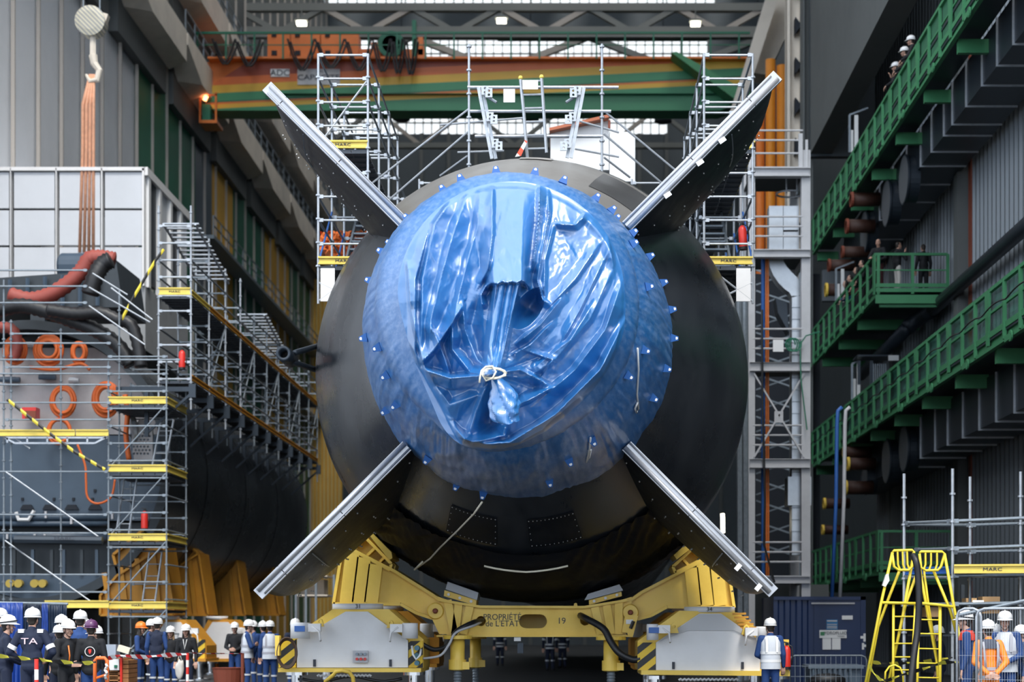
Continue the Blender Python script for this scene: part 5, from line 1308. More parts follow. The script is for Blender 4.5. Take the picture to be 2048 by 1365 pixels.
for k, px in enumerate((1532, 1536)): tag(O('hanging_cable', MB().tube([W(px, 517, dF+.5), W(px+1, 1166, dF+.5)], .028, 6), M_orange), 'orange cable hanging inside the white frame, %s of the pair' % ('left' if k == 0 else 'right'), 'cable')
tag(O('hanging_cable', MB().tube([W(1524, 620, dF-.2), W(1525, 800, dF-.2), W(1530, 1000, dF-.2), W(1528, 1090, dF-.2), W(1549, 1166, dF-.2)], .035, 6), M_black), 'black cable hanging loose in front of the white frame', 'cable')
tag(O('cable_coil', MB().tube([W(1580, 690, dF-.2)+Vector((.16*math.cos(a), 0, .2*math.sin(a)))+Vector((a*.01, 0, 0)) for a in [k*.5 for k in range(40)]], .022, 5), M_dgreen), 'green cable coil hung on the white frame', 'cable')
tag(O('hanging_cable', MB().tube([W(1640, 664, dF-.2), W(1612, 672, dF-.2), W(1600, 690, dF-.2), W(1602, 760, dF-.2), W(1608, 810, dF-.2), W(1614, 860, dF-.2)], .022, 5), M_dgreen), 'thin green cable looping down the right column of the white frame', 'cable')
tag(O('sign', MB().b2(W(1546, 680, dF-.1), W(1567, 704, dF-.08)), M_wh), 'small white sign with red corners on the white frame rail', 'sign')
tag(O('lamp_hoop', MB().tube([W(1580, 388, dF+1)+Vector((.42*math.cos(a), .42*math.sin(a), 0)) for a in [2*math.pi*k/24 for k in range(25)]], .03, 6).tube([W(1573, 355, dF+1), W(1573, 386, dF+1)], .03, 6).tube([W(1594, 355, dF+1), W(1594, 390, dF+1)], .03, 6), M_galv), 'round metal hoop hanging under the top floor of the white frame', 'hoop')
# orange vertical shafts behind
for k, (x0, x1) in enumerate(((1512, 1529), (1531, 1551), (1553, 1575))):
    a = W((x0+x1)/2, 560, 77); r = (x1-x0)/2*77/F
    tag(O('exhaust_pipe', MB().lathe([(r, 0), (r, W(0, (200, 120, 132)[k], 77).z)], (a.x, 77, 0), n=24), mat('bright_orange_duct', (.70, .24, .02), .45) if k else M_orange, None, True),
        'tall orange vertical pipe behind the white frame, %s of three' % ('left', 'middle', 'right')[k], 'pipe')
mb = MB()
for y in range(540, 1100, 42): mb.bar(W(1512, y, 60), W(1600, y+30, 60), .06); mb.bar(W(1512, y+30, 60.2), W(1600, y, 60.2), .05)
t = thing('stair_tower', 'dim lattice stair tower in the shade behind the white frame', 'stairs', W(1550, 1250, 60))
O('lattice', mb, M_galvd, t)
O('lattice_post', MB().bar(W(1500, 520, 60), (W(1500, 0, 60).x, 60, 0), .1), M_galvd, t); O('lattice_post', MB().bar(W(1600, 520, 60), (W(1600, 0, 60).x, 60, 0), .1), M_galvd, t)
tag(O('tube_lamp', MB().tube([W(1445, 1028, 60), W(1446, 1066, 60)], .07, 8), M_lamp), 'glowing upright tube lamp in the dark right of the hull', 'lamp')
for k, px in enumerate((1478, 1490)):
    tag(O('conduit', MB().tube([W(px, 600, 50+k), (W(px+2, 0, 50+k).x, 50+k, 0)], .09, 8), M_galvd), 'grey vertical conduit right of the hull, %s one' % ('left' if k == 0 else 'right'), 'pipe')
for k, (px, m) in enumerate(((1672, M_blue), (1688, M_greyw))):
    tag(O('supply_hose', MB().tube([W(px+12, 815, 47), W(px+4, 822, 47), W(px+2, 850, 47), W(px, 1000, 47), W(px-8, 1195, 47)], .055, 8), m, None, True), ('blue' if k == 0 else 'pale grey')+' hose hanging from the netted gallery down to the container', 'hose')
# dark equipment under the galleries so the bay is not empty
M_mach = mat('dark_machine_paint', (.03, .04, .05), .5, var=.4, vscale=2)
t = thing('concrete_plinth', 'grey concrete plinth behind the navy container', 'plinth', W(1560, 1250, 56)); O('block', MB().b2(W(1500, 1170, 56), (W(1640, 0, 58).x, 58, 0)), M_conc, t)
# ---- navy site container ----
dK = 49.0
t = thing('site_container', 'navy blue site container with a door carrying notices', 'container', W(1640, 1255, dK))
x0, x1 = W(1547, 0, dK).x, W(1731, 0, dK).x; zt = W(0, 1194, dK).z
pr = []; x = x0
while x < x1: pr += [(x, dK), (x+.12, dK), (x+.17, dK+.05), (x+.29, dK+.05)]; x += .34
pr = [p for p in pr if p[0] < W(1617, 0, dK).x]+[(W(1617, 0, dK).x, dK), (x1, dK)]
mb = MB().grid([[(p[0], p[1], z) for p in pr] for z in (0, zt)]); mb.b2((x0, dK+.06, 0), (x1, dK+3, zt)); O('corrugated_shell', mb, M_navy, t)
O('top_rail', MB().b2((x0, dK-.04, zt-.1), (x1, dK+.1, zt)), M_navy, t); O('corner_post', MB().b2((x1-.15, dK-.04, 0), (x1, dK+.1, zt)), M_navy, t)
dr = O('door', MB().b2(W(1628, 1210, dK-.05), W(1706, 1365, dK-.01)), M_navy, t)
O('rain_strip', MB().b2(W(1623, 1206, dK-.09), W(1709, 1209, dK-.05)), M_greyw, t)
O('lock_plate', MB().b2(W(1684, 1232, dK-.08), W(1705, 1240, dK-.04)), M_wh, dr)
O('notice', MB().b2(W(1653, 1240, dK-.08), W(1675, 1260, dK-.05)), mat('notice_blue', (.02, .16, .36), .5), dr)
for k in range(4): O('notice_line', MB().b2(W(1654, (1241.5, 1249, 1253, 1256)[k], dK-.09), W(1674, (1244, 1250.5, 1254.5, 1257.5)[k], dK-.08)), M_greyw, dr)
sg = O('name_board', MB().b2(W(1639, 1261, dK-.10), W(1693, 1277, dK-.08)), M_wh, dr)
O('emblem', MB().b2(W(1641, 1264.5, dK-.11), W(1649, 1272, dK-.10)), M_green, sg)
text('lettering', 'YDROFLUID', W(1671, 1267, dK-.115), .09, M_ink, sg, squash=.98)
text('lettering', 'Technologies', W(1682, 1273, dK-.115), .03, M_ink, sg)
for a in (1645, 1664): O('paper_notice', MB().b2(W(a, 1277, dK-.09), W(a+17, 1300, dK-.08)), M_wh, dr).__setitem__('label', 'white paper notice')
for (a, b, c_, e) in ((1727, 1268, 1731, 1284), (1721, 1273, 1727, 1278), (1724, 1287, 1728, 1300), (1728, 1290, 1732, 1295)): O('tape_scrap', MB().b2(W(a, b, dK-.06), W(c_, e, dK-.04)), M_wh, t)
# grey crate with ribs and mesh barrier in front of the container
t = thing('storage_crate', 'grey ribbed storage crate in front of the navy container', 'crate', W(1665, 1360, 44))
O('tub', MB().b2(W(1620, 1335, 44), W(1708, 1370, 45)), mat('slate_plastic', (.10, .14, .19), .5), t); O('rim', MB().b2(W(1617, 1331, 43.9), W(1712, 1336, 45.1)), mat('slate_plastic_light', (.17, .22, .28), .5), t)
for k in range(8): O('rib', MB().b2(W(1625+10.5*k, 1337, 43.92), W(1628+10.5*k, 1372, 44)), mat('slate_plastic', (.10, .14, .19), .5), t)
O('black_bag', MB().sphere(W(1655, 1362, 43.7), .35, 12, (1.4, .6, .55)), M_black, None, True); tag(bpy.data.objects['black_bag'], 'black bag lying against the grey crate', 'bag')
def mesh_fence(name, label, p, q, z0, z1, m, n, rr=.021, wr=.0035, rows=2, cat='fence'):
    p = Vector(p); q = Vector(q); t = thing(name, label, cat, (p.x, p.y, z0))
    a, b = Vector((p.x, p.y, z0)), Vector((p.x, p.y, z1)); c, e = Vector((q.x, q.y, z1)), Vector((q.x, q.y, z0)); u = (c-b).normalized()
    O('tube_frame', MB().tube([a, b-Vector((0, 0, .12)), b-Vector((0, 0, .04))+u*.03, b+u*.12, c-u*.12, c-u*.03-Vector((0, 0, .04)), c-Vector((0, 0, .12)), e], rr, 8), m, t, True)
    mb = MB()
    for k in range(1, n): v = a.lerp(e, k/n); mb.tube([v, Vector((v.x, v.y, z1-.02))], wr, 4)
    for k in range(1, rows+1): z = z0+(z1-z0)*k/(rows+1); mb.tube([Vector((a.x, a.y, z)), Vector((e.x, e.y, z))], wr*1.2, 4)
    o = O('wire_mesh', mb, m, t); return t
mesh_fence('crowd_barrier', 'dark steel barrier with upright bars in front of the container', W(1580, 1340, 42), W(1733, 1340, 42), .12, W(0, 1312, 42).z, M_galvd, 15, .02, .008)
mesh_fence('site_fence', 'galvanised mesh fence panel in front of the people at the right edge', W(1953, 1300, 25.6), W(2110, 1300, 25.0), .1, W(0, 1218, 25.5).z, M_galv, 30, .021, .002, 4)
mesh_fence('site_fence', 'narrow angled mesh fence panel left of the orange jacket man', W(1914, 1300, 25.9), W(1962, 1300, 25.7), .1, W(0, 1218, 25.8).z, M_galv, 9, .021, .002, 4)
tag(O('loose_tube', MB().tube([W(1915, 1232, 27.5), W(2060, 1200, 27.0)], .03, 8), M_galvd), 'loose grey tube slanting above the mesh fence', 'tube')
# ---- two yellow access steps ----
dY = 29.5
def ybar(t, pts, r=.026, nm='leg'): return O(nm, MB().tube([W(x, y, dY+dz) for x, y, dz in pts], r, 8), M_yel, t, True)
M_yel = mat('bright_yellow_tube', (0.85, 0.66, 0.05), 0.4, var=.2, vscale=3)
t = thing('access_steps', 'tall yellow tubular access steps, left of the pair, with a closed hoop top', 'steps', W(1780, 1440, dY))
O('hoop_guard', MB().tube([W(x, y, dY) for x, y in ((1785, 1106), (1788, 1102), (1824, 1101), (1828, 1104), (1824, 1134), (1818, 1141), (1797, 1141), (1788, 1134), (1784, 1106))], .024, 8), M_yel, t, True)
for x in (1795, 1805, 1814): O('hoop_bar', MB().tube([W(x, 1103, dY), W(x+1, 1130, dY), W(x+5, 1140, dY)], .018, 6), M_yel, t)
ybar(t, [(1785, 1106, 0), (1762, 1208, 0), (1725, 1400, 0)]); ybar(t, [(1828, 1104, .1), (1806, 1230, .1), (1770, 1400, .1)])
ybar(t, [(1799, 1142, .1), (1780, 1190, .2), (1756, 1255, .3), (1722, 1440, .6)]); ybar(t, [(1833, 1150, .3), (1811, 1210, .3), (1783, 1340, .4), (1770, 1440, .5)])
ybar(t, [(1762, 1206, 0), (1834, 1208, 0)], .026, 'cross_bar')
ybar(t, [(1787, 1207, .05), (1786, 1440, .05)], .024, 'stile'); ybar(t, [(1831, 1208, .05), (1826, 1300, .05), (1822, 1440, .05)], .024, 'stile')
for y in (1234, 1261, 1288, 1315, 1341, 1368, 1394): ybar(t, [(1787, y, .05), (1829-(y-1234)*.05, y, .05)], .014, 'rung')
O('tape_wrap', MB().prism([(1771, 1150), (1776, 1148), (1778, 1162), (1770, 1175), (1764, 1172)], dY-.05, dY+.03, d=dY), M_wh, t)
O('low_hoop', MB().tube([W(x, y, dY-.3) for x, y in ((1770, 1365), (1771, 1345), (1779, 1334), (1790, 1331), (1800, 1336), (1806, 1350), (1808, 1400))], .018, 8), M_yel, t, True)
t = thing('access_steps', 'tall yellow tubular access steps, right of the pair, beside the mesh fence', 'steps', W(1890, 1440, dY))
O('hoop_guard', MB().tube([W(x, y, dY) for x, y in ((1839, 1107), (1842, 1104), (1884, 1104), (1889, 1108), (1882, 1134), (1876, 1141), (1852, 1142), (1842, 1136), (1839, 1108))], .024, 8), M_yel, t, True)
for x in (1851, 1862, 1874): O('hoop_bar', MB().tube([W(x, 1105, dY), W(x, 1130, dY), W(x-4, 1141, dY)], .018, 6), M_yel, t)
ybar(t, [(1889, 1108, 0), (1908, 1215, 0), (1922, 1290, 0), (1945, 1420, 0)]); ybar(t, [(1840, 1140, .1), (1852, 1210, .2), (1873, 1320, .3), (1882, 1440, .3)])
ybar(t, [(1867, 1142, .1), (1900, 1220, .1), (1914, 1270, .1)]); ybar(t, [(1848, 1142, .1), (1857, 1210, .2), (1876, 1330, .3)], .02)
ybar(t, [(1838, 1207, 0), (1872, 1210, 0), (1910, 1215, 0)], .026, 'cross_bar')
ybar(t, [(1880, 1213, .05), (1880, 1440, .05)], .028, 'stile'); ybar(t, [(1837, 1255, .05), (1833, 1440, .05)], .022, 'stile')
for y in (1240, 1268, 1298, 1327, 1356, 1384): ybar(t, [(1836, y, .05), (1880, y+1, .05)], .013, 'rung')
hose([(1826, 1112, 29.0), (1832, 1124, 28.9), (1836, 1150, 28.9), (1838, 1200, 28.9), (1835, 1260, 28.9), (1828, 1310, 28.8), (1822, 1365, 28.7), (1815, 1440, 28.6)], .06, 'thick black hose hanging between the two yellow steps')
def tape(pts, label, d, c1=(.75, .68, .08), c2=(.02, .02, .02), w=.07, sc=3.2):
    out = []
    for i in range(len(pts)-1):
        for k in range(8):
            u = k/8; out.append((pts[i][0]+(pts[i+1][0]-pts[i][0])*u, pts[i][1]+(pts[i+1][1]-pts[i][1])*u))
    out.append(pts[-1]); mb = MB(); rows = [[], []]
    for i, (x, y) in enumerate(out):
        p = W(x, y, d); tw = .5+.5*math.sin(i*.55)
        rows[0].append(p+Vector((0, -.03*tw, w/2*(.35+.65*tw)))); rows[1].append(p+Vector((0, .03*tw, -w/2*(.35+.65*tw))))
    r2 = [[v+Vector((0, .004, 0)) for v in reversed(r)] for r in rows]
    mb.grid([rows[0], rows[1]]); mb.grid([r2[0], r2[1]])
    return tag(O('barrier_tape', mb, stripes('tape_%d_%d' % (int(c1[1]*100), int(sc*10)), c1, c2, sc, (1, 0, .6))), label, 'tape')
tape([(1737, 1330), (1748, 1348), (1760, 1360), (1775, 1362), (1800, 1352), (1850, 1338), (1885, 1326), (1925, 1325), (1960, 1308)], 'yellow and black barrier tape sagging between the yellow steps and the fence', 29.1)
tape([(1745, 1325), (1765, 1328), (1800, 1328), (1850, 1324), (1905, 1316)], 'second straight strand of barrier tape behind the yellow steps', 30.2)
# items on the dark shelf at the lower right
t = thing('shelf_rack', 'dark shelf rack standing behind the lower right scaffold', 'shelf', W(1930, 1300, 34.5))
for y in (1210, 1270): O('shelf_board', MB().b2(W(1835, y, 34), W(2080, y+3, 35)), M_mach, t)
for x in (1836, 1925, 2040): O('upright', MB().bar(W(x, 1170, 34.5), W(x, 1415, 34.5), .07), M_mach, t)
for k, (a, b, c_, e) in enumerate(((1965, 1194, 1990, 1208), (1932, 1197, 1944, 1208), (1852, 1215, 1872, 1235), (1965, 1215, 1990, 1228))):
    tag(O('carton', MB().b2(W(a, b, 34.1 if k < 4 else 46), W(c_, e, 34.5 if k < 4 else 46.6)), mat('cardboard', (.42, .26, .13), .7)), ('brown carton on the shelf above the men at the fence', 'small brown carton on the shelf left of the bigger one', 'brown carton hanging behind the right yellow steps', 'brown carton under the shelf beside the white helmets', 'flat brown carton in the dark left of the left yellow steps')[k], 'carton')
tag(O('strip_lamp', MB().b2(W(1947, 1202, 33.9), W(1966, 1206, 33.95)), M_lamp), 'short bright strip lamp on the shelf next to the brown carton', 'lamp')
M_yel = MATS['yellow_paint']
# =============== left side: second hull section, shelter, clutter ===============
X2 = -16.6; Z2 = 6.6; R2 = 4.4; D2 = 52.0
sub2 = thing('submarine_section', 'dark open ended hull section of a second submarine at the left', 'submarine', (X2, D2, 0))
N = 96; rows = []
for d in (52, 56, 60, 65, 70, 74, 77, 79): rows.append([(X2+R2*math.cos(2*math.pi*j/N), d, Z2+R2*math.sin(2*math.pi*j/N)) for j in range(N+1)])
for d, r in ((79.8, 4.25), (80.6, 3.9), (81.4, 3.2), (82, 1.8), (82.1, 0.01)): rows.append([(X2+r*math.cos(2*math.pi*j/N), d, Z2+r*math.sin(2*math.pi*j/N)) for j in range(N+1)])
O('outer_shell', MB().grid(rows), M_hull, sub2, True)
for d in (57.2, 64, 71): O('weld_seam', MB().lathe([(R2+.006, d), (R2+.02, d+.02), (R2+.006, d+.04)], (X2, 0, Z2), 'Y', 96, caps=False), M_black, sub2)
O('rim_frame', MB().lathe([(R2, D2), (R2-.28, D2), (R2-.28, D2+1.5), (R2, D2+1.5)], (X2, 0, Z2), 'Y', N, caps=False), M_mach, sub2)
M_pan = mat('pale_panel', (.50, .47, .47), .5, var=.3, vscale=1.5); M_slate = mat('slate_blue_plate', (.055, .085, .125), .45, var=.35, vscale=.8)
def chord(z, r=4.1):
    return math.sqrt(max(.05, r*r-(z-Z2)**2))
def segplate(z0, z1, m, y, name, r=4.1):
    P = []
    for k in range(9): z = z0+(z1-z0)*k/8; P.append((X2+chord(z, r), z))
    for k in range(9): z = z1+(z0-z1)*k/8; P.append((X2-chord(z, r), z))
    return O(name, MB().prism(P, y, y+.2), m, sub2)
zpx = lambda y: CH+(VY-y)*D2/F
segplate(zpx(865), zpx(690), M_pan, D2+.6, 'equipment_panel'); segplate(zpx(1040), zpx(868), M_slate, D2+.5, 'bulkhead_plate')
segplate(zpx(1150), zpx(1042), M_mach, D2+.9, 'lower_bay_back'); segplate(zpx(1205), zpx(1150), M_slate, D2+.5, 'keel_plate'); segplate(zpx(690), zpx(612), M_mach, D2+1.0, 'upper_bay_back')
for px in (45, 90, 135, 182): O('floor_notch', MB().prism([(px-14, 1018), (px+14, 1018), (px+8, 1008), (px-8, 1008)], D2+.4, D2+.5, d=D2), M_dark, sub2)
for px, py in ((45, 999), (108, 999), (147, 999), (185, 999), (190, 982)): O('plate_hole', MB().b2(W(px-3, py-3, D2+.44), W(px+3, py+3, D2+.5)), M_dark, sub2)
for k, px in enumerate((21, 38, 70, 86)):
    O('yellow_blanking_cap', MB().lathe([(0, -.1), (.125, -.1), (.125, .1)], W(px, 1168, D2+.2), 'Y', 20), mat('dull_yellow_cap', (.50, .36, .06), .5), sub2)
for y, r in ((1035, .12), (1048, .09), (1075, .16)): O('pipe_run', MB().tube([W(-60, y, D2+.3), W(215, y, D2+.3)], r, 10), M_slate, sub2, True)
for px, py in ((92, 1030), (143, 1042), (70, 1075), (90, 1075), (225, 1032), (15, 1072)): O('pipe_clamp', MB().b2(W(px-3, py-7, D2+.1), W(px+3, py+7, D2+.2)), M_greyw, sub2)
O('lifting_yoke', MB().tube([W(32, 1025, D2+.1), W(37, 1040, D2+.1), W(57, 1040, D2+.1), W(68, 1022, D2+.1)], .06, 6), M_wh, sub2)
for k, x in enumerate((25, 62, 100, 124, 160, 190)): O('keel_frame', MB().b2(W(x, 1100, D2+.4), W(x+8, 1150, D2+.5)), M_slate if k % 2 else M_mach, sub2)
# tube sheet with round holes at the right of the section
hp = holed_plate([(262, 860), (280, 838), (305, 850), (306, 920), (268, 920)], [circ(268+7*(i % 5)+(3.5 if j % 2 else 0), 866+7*j, 2.4, 8) for j in range(7) for i in range(5)], D2-.6, D2-.5, D2-.6)
O('perforated_sheet', hp, M_pan, sub2)
O('foil_wrap', MB().tube([W(258, 825, D2-.7), W(264, 845, D2-.7), W(270, 870, D2-.7), W(266, 885, D2-.7)], [.12, .15, .1, .05], 7), M_chrome if False else M_ductl, sub2)
# orange cable coils and hoses on the pale panel
def coil(cx, cy, rx, ry, n, label, d=D2-.1):
    t = thing('cable_coil', label, 'cable', W(cx, cy+ry, d))
    for k in range(n):
        s = 1-.07*k; jx = 2*math.sin(k*2.1); jy = 2*math.cos(k*1.7)
        O('turn', MB().tube([W(cx+jx+rx*s*math.cos(a), cy+jy+ry*s*math.sin(a), d-.03*k) for a in [2*math.pi*i/28 for i in range(29)]], .055, 6, False), M_hoseor, t, True)
    return t
coil(97, 700, 28, 30, 7, 'big coil of orange cable, highest on the pale panel'); coil(30, 700, 22, 26, 5, 'coil of orange cable at the left edge of the pale panel')
coil(158, 705, 14, 20, 4, 'small coil of orange cable right of the biggest coil'); coil(126, 802, 24, 30, 4, 'round loop of orange cable, left of the pair below')
coil(212, 798, 26, 34, 6, 'wide loop of orange cable behind the nearest yellow toe board'); coil(118, 862, 22, 24, 2, 'thin orange loop hanging over the edge of the slate plate')
hose([(155, 890, 51.6), (170, 930, 51.6), (172, 960, 51.6), (175, 995, 51.6), (195, 1008, 51.6), (222, 995, 51.6), (230, 960, 51.6)], .035, 'thin orange cable looping down over the slate plate', M_hoseor, 'cable')
hose([(250, 790, 51), (255, 830, 51), (252, 870, 51), (258, 920, 51)], .08, 'orange cable bundle hanging beside the perforated sheet', M_hoseor, 'cable')
hose([(60, 735, 51.7), (110, 740, 51.7), (160, 728, 51.7), (180, 740, 51.7)], .05, 'orange cable running level across the pale panel', M_hoseor, 'cable')
for (px, py) in ((62, 830), (78, 832)): pass
t = thing('control_box', 'small red electrical box on the pale panel', 'box', W(62, 845, D2)); O('case', MB().b2(W(44, 815, D2-.1), W(80, 842, D2+.3)), M_red, t); O('cover', MB().b2(W(50, 822, D2-.14), W(72, 838, D2-.1)), M_rust, t)
for (px, py, w) in ((95, 755, 34), (148, 762, 20), (62, 690, 20), (85, 680, 16), (20, 760, 40)): tag(O('pipe_fitting', MB().b2(W(px-w/2, py-6, D2+.1), W(px+w/2, py+6, D2+.5)).tube([W(px-w/2, py, D2+.1), W(px+w/2, py, D2+.1)], .08, 8), M_slate if w > 25 else M_ductl), 'metal pipe fitting on the pale panel '+{95: 'under the biggest coil', 148: 'right of the dark bracket', 62: 'upper left, square', 85: 'upper left, smaller', 20: 'at the far left edge'}[px], 'fitting')
# machinery and corrugated hoses on top of the section
def ribhose(pts, r, label, m):
    P_ = [W(*p) for p in pts]; out = []; n = len(P_)
    for i in range(n-1):
        p0 = P_[max(0, i-1)]; p1 = P_[i]; p2 = P_[i+1]; p3 = P_[min(n-1, i+2)]
        st = max(6, int((p2-p1).length/.09))
        for k in range(st):
            u = k/st; out.append(.5*((2*p1)+(p2-p0)*u+(2*p0-5*p1+4*p2-p3)*u*u+(3*p1-p0-3*p2+p3)*u**3))
    out.append(P_[-1])
    return tag(O('corrugated_hose', MB().tube(out, [r*(1.0 if k % 2 else .86) for k in range(len(out))], 12), m, None, True), label, 'hose')
M_hred = mat('faded_red_hose', (.30, .06, .045), .6)
ribhose([(20, 590, 51), (60, 600, 51), (100, 590, 51), (140, 565, 51), (165, 540, 51), (180, 518, 51), (205, 516, 51), (228, 520, 51)], .25, 'faded red corrugated hose arching over the second hull', M_hred)
ribhose([(222, 520, 50.6), (205, 530, 50.6), (190, 555, 50.5), (180, 590, 50.5)], .27, 'black corrugated hose hanging down beside the red one', M_black)
ribhose([(-10, 622, 50.6), (40, 612, 50.6), (90, 622, 50.6), (140, 640, 50.6), (190, 660, 50.6), (235, 690, 50.6), (262, 730, 50.6)], .24, 'black corrugated hose following the rim of the hull section', M_black)
ribhose([(95, 620, 50.2), (150, 628, 50.2), (200, 626, 50.2), (235, 640, 50.2), (262, 650, 50.2), (276, 690, 50.2), (282, 735, 50.2)], .2, 'black corrugated hose crossing above the rim and dropping beside the tower', M_black)
ribhose([(0, 655, 51.5), (25, 660, 51.5), (35, 690, 51.5), (25, 720, 51.5)], .18, 'short faded red hose at the left edge', M_hred)
t = thing('machine_unit', 'dark machine unit on top of the second hull under the hoses', 'machine', W(130, 610, 55))
O('casing', MB().prism([(-60, 560), (160, 545), (232, 520), (240, 575), (245, 615), (-60, 615)], 54, 57, d=54), M_mach, t)
O('motor', MB().lathe([(.35, -.5), (.45, -.4), (.45, .5), (.3, .6)], W(150, 535, 55), 'X', 18), M_slate, t)
for k in range(6): O('pipe', MB().tube([W(20+35*k, 612, 53.8), W(20+35*k, 560-3*k, 53.8)], .07, 6), M_slate, t)
# white panelled shelter above the second hull
dS = 62.0; xr = W(290, 0, dS).x; xl = W(-70, 0, dS).x; zt, zb_ = W(0, 334, dS).z, W(0, 572, dS).z
zb = W(0, 700, dS).z
t = thing('panelled_shelter', 'large white panelled shelter above the second hull at the left', 'shelter', (xr, dS, zb))
M_sp = mat('white_shelter_panel', (.62, .64, .68), .5, var=.15, vscale=.5)
O('base_wall', MB().b2((xl, dS+.05, zb), (xr, dS+7, zb_)), mat('grey_base_panel', (.30, .31, .32), .6, var=.3), t)
O('roof_panel', MB().b2((xl, dS, zt-.15), (xr, dS+7, zt)), M_sp, t)
px = -66
while px < 285:
    for (y0, y1) in ((345, 418), (421, 492), (495, 568)):
        O('wall_panel', MB().b2(W(px+3, y0, dS), W(min(288, px+86), y1, dS+.12)), M_sp, t)
    O('wall_post', MB().b2(W(px-5, 336, dS-.1), W(px+1, 570, dS+.15)), M_white, t); px += 91
O('corner_post', MB().b2(W(284, 336, dS-.1), W(292, 575, dS+.2)), M_white, t)
O('top_rail', MB().b2(W(-70, 334, dS-.1), W(291, 344, dS+.1)), M_white, t)
O('side_wall', MB().b2((xr-.15, dS+.1, zb), (xr-.05, dS+7, zb_)), mat('grey_base_panel', (.30, .31, .32), .6), t)
for k in range(4):
    y0 = dS+.35+k*1.7; O('side_panel', MB().b2((xr-.15, y0+.25, zb_+.2), (xr-.02, y0+1.4, zt-.3)), M_duct if k % 2 == 0 else M_sp, t)
    O('side_post', MB().b2((xr-.1, y0-.1, zb_), (xr+.08, y0+.22, zt-.1)), M_wh, t)
O('side_rail', MB().b2((xr-.1, dS, zt-.3), (xr+.1, dS+7, zt)), M_white, t)
# blue welding curtains at the left edge
def curtain(px0, px1, py0, d, m, label):
    rows = []
    for i in range(12):
        row = []
        for j in range(40):
            x = px0+(px1-px0)*j/39; p = W(x, py0, d); z = p.z*(1-i/11)
            row.append((p.x, d+.06*math.sin(j*1.3)*(.3+i/11)+.02*math.sin(j*3+i), z))
        rows.append(row)
    mb = MB().grid(rows); o = O('welding_curtain', mb, m, None, True); so_ = o.modifiers.new('solid', 'SOLIDIFY'); so_.thickness = .01
    return tag(o, label, 'curtain')
M_cur = mat('royal_blue_curtain', (.008, .045, .26), .45); M_cur2 = mat('dark_blue_curtain', (.01, .025, .06), .5)
curtain(-30, 46, 1206, 37, M_cur, 'bright blue plastic curtain behind the man with the striped sleeves'); curtain(47, 88, 1209, 37.3, M_cur2, 'dark curtain behind the white helmets, left of the blue strip')
curtain(84, 96, 1208, 37.1, M_cur, 'narrow bright blue curtain strip'); curtain(96, 134, 1209, 37.4, M_cur2, 'dark blue curtain at the right end of the row')
tag(O('curtain_rail', MB().tube([W(-30, 1206, 37.2), W(136, 1209, 37.2)], .03, 6), M_galvd), 'rail carrying the blue curtains', 'rail')
# desk of boards, pallets, barrier posts and tapes
t = thing('pallet_stack', 'stack of orange brown wooden pallets behind the barrier tape', 'pallet', W(245, 1390, 40))
M_wood = mat('pallet_wood', (.38, .17, .06), .7, var=.4, vscale=5)
for k in range(8):
    y = 1318+k*9; O('slat', MB().b2(W(214, y, 40), W(262, y+3.4, 41)), M_wood, t)
    if k < 7:
        for x in (214, 236, 257): O('block', MB().b2(W(x, y+3.4, 40), W(x+5, y+9, 41)), M_wood, t)
O('side_board', MB().b2(W(240, 1316, 39.9), W(246, 1372, 40)), M_red, t)
tag(O('notice_board', MB().b2(W(211, 1290, 39.9), W(236, 1317.5, 40.1)), mat('grey_board', (.35, .40, .48), .5)), 'grey information board standing on the pallets', 'board')
tag(O('notice_board', MB().b2(W(218, 1319, 39.9), W(240, 1341, 40.0)), M_wh), 'white board with a small green emblem hanging in front of the pallets', 'board')
tag(O('board_emblem', MB().prism([(229, 1331), (235, 1331), (235, 1337), (232, 1335), (229, 1337)], 39.86, 39.9, d=39.9), M_dgreen), 'small green emblem on the white board', 'emblem')
tag(O('paper_pile', MB().box(W(249, 1300, 39.8), (.28, .2, .14), m=Matrix.Rotation(.3, 3, 'Y')), M_rope), 'pile of crumpled papers beside the grey board', 'papers')
M_rw = mat('barrier_white', (.8, .78, .75), .5)
def bpost(px, ytop, d, label):
    a = W(px, ytop, d); t = thing('barrier_post', label, 'post', (a.x, d, 0)); n = 7; h = a.z
    O('foot', MB().lathe([(.2, 0), (.2, .03), (.03, .05)], (a.x, d, 0), n=16), M_black, t)
    for k in range(n):
        O('band', MB().lathe([(.032, h-h*(k+1)/n+.0), (.032, h-h*k/n)], (a.x, d, 0), n=12), M_red if k % 2 == 0 else M_rw, t)
    return t
bpost(73, 1319, 26.0, 'red and white striped barrier post in front of the man with the striped sleeves')
bpost(375, 1307, 36, 'red and white striped barrier post before the women in dark jackets')
tag(O('barrier_post', MB().tube([W(485, 1307, 40), (W(485, 0, 40).x, 40, 0)], .04, 8), M_rust), 'rusty plain barrier post left of the man with crossed arms', 'post')
t = thing('trestle', 'orange tubular trestle wrapped in barrier tape', 'trestle', W(203, 1400, 26.5))
O('frame', MB().tube([W(190, 1420, 26.5), W(190, 1322, 26.5), W(194, 1317, 26.5), W(209, 1317, 26.5), W(214, 1322, 26.5), W(214, 1420, 26.5)], .03, 8), M_hoseor, t, True)
O('cross_rail', MB().tube([W(190, 1358, 26.5), W(214, 1350, 26.5)], .02, 6), M_hoseor, t)
O('tape_wrap', MB().tube([W(212+2*math.sin(k), 1330+k*2.2, 26.4+.06*math.cos(k*1.4)) for k in range(14)], .02, 5), M_rw, t)
tape([(-10, 1312), (20, 1315), (50, 1318), (73, 1320), (100, 1323), (140, 1326), (175, 1327), (192, 1325)], 'yellow and black barrier tape strung before the left group', 26.2)
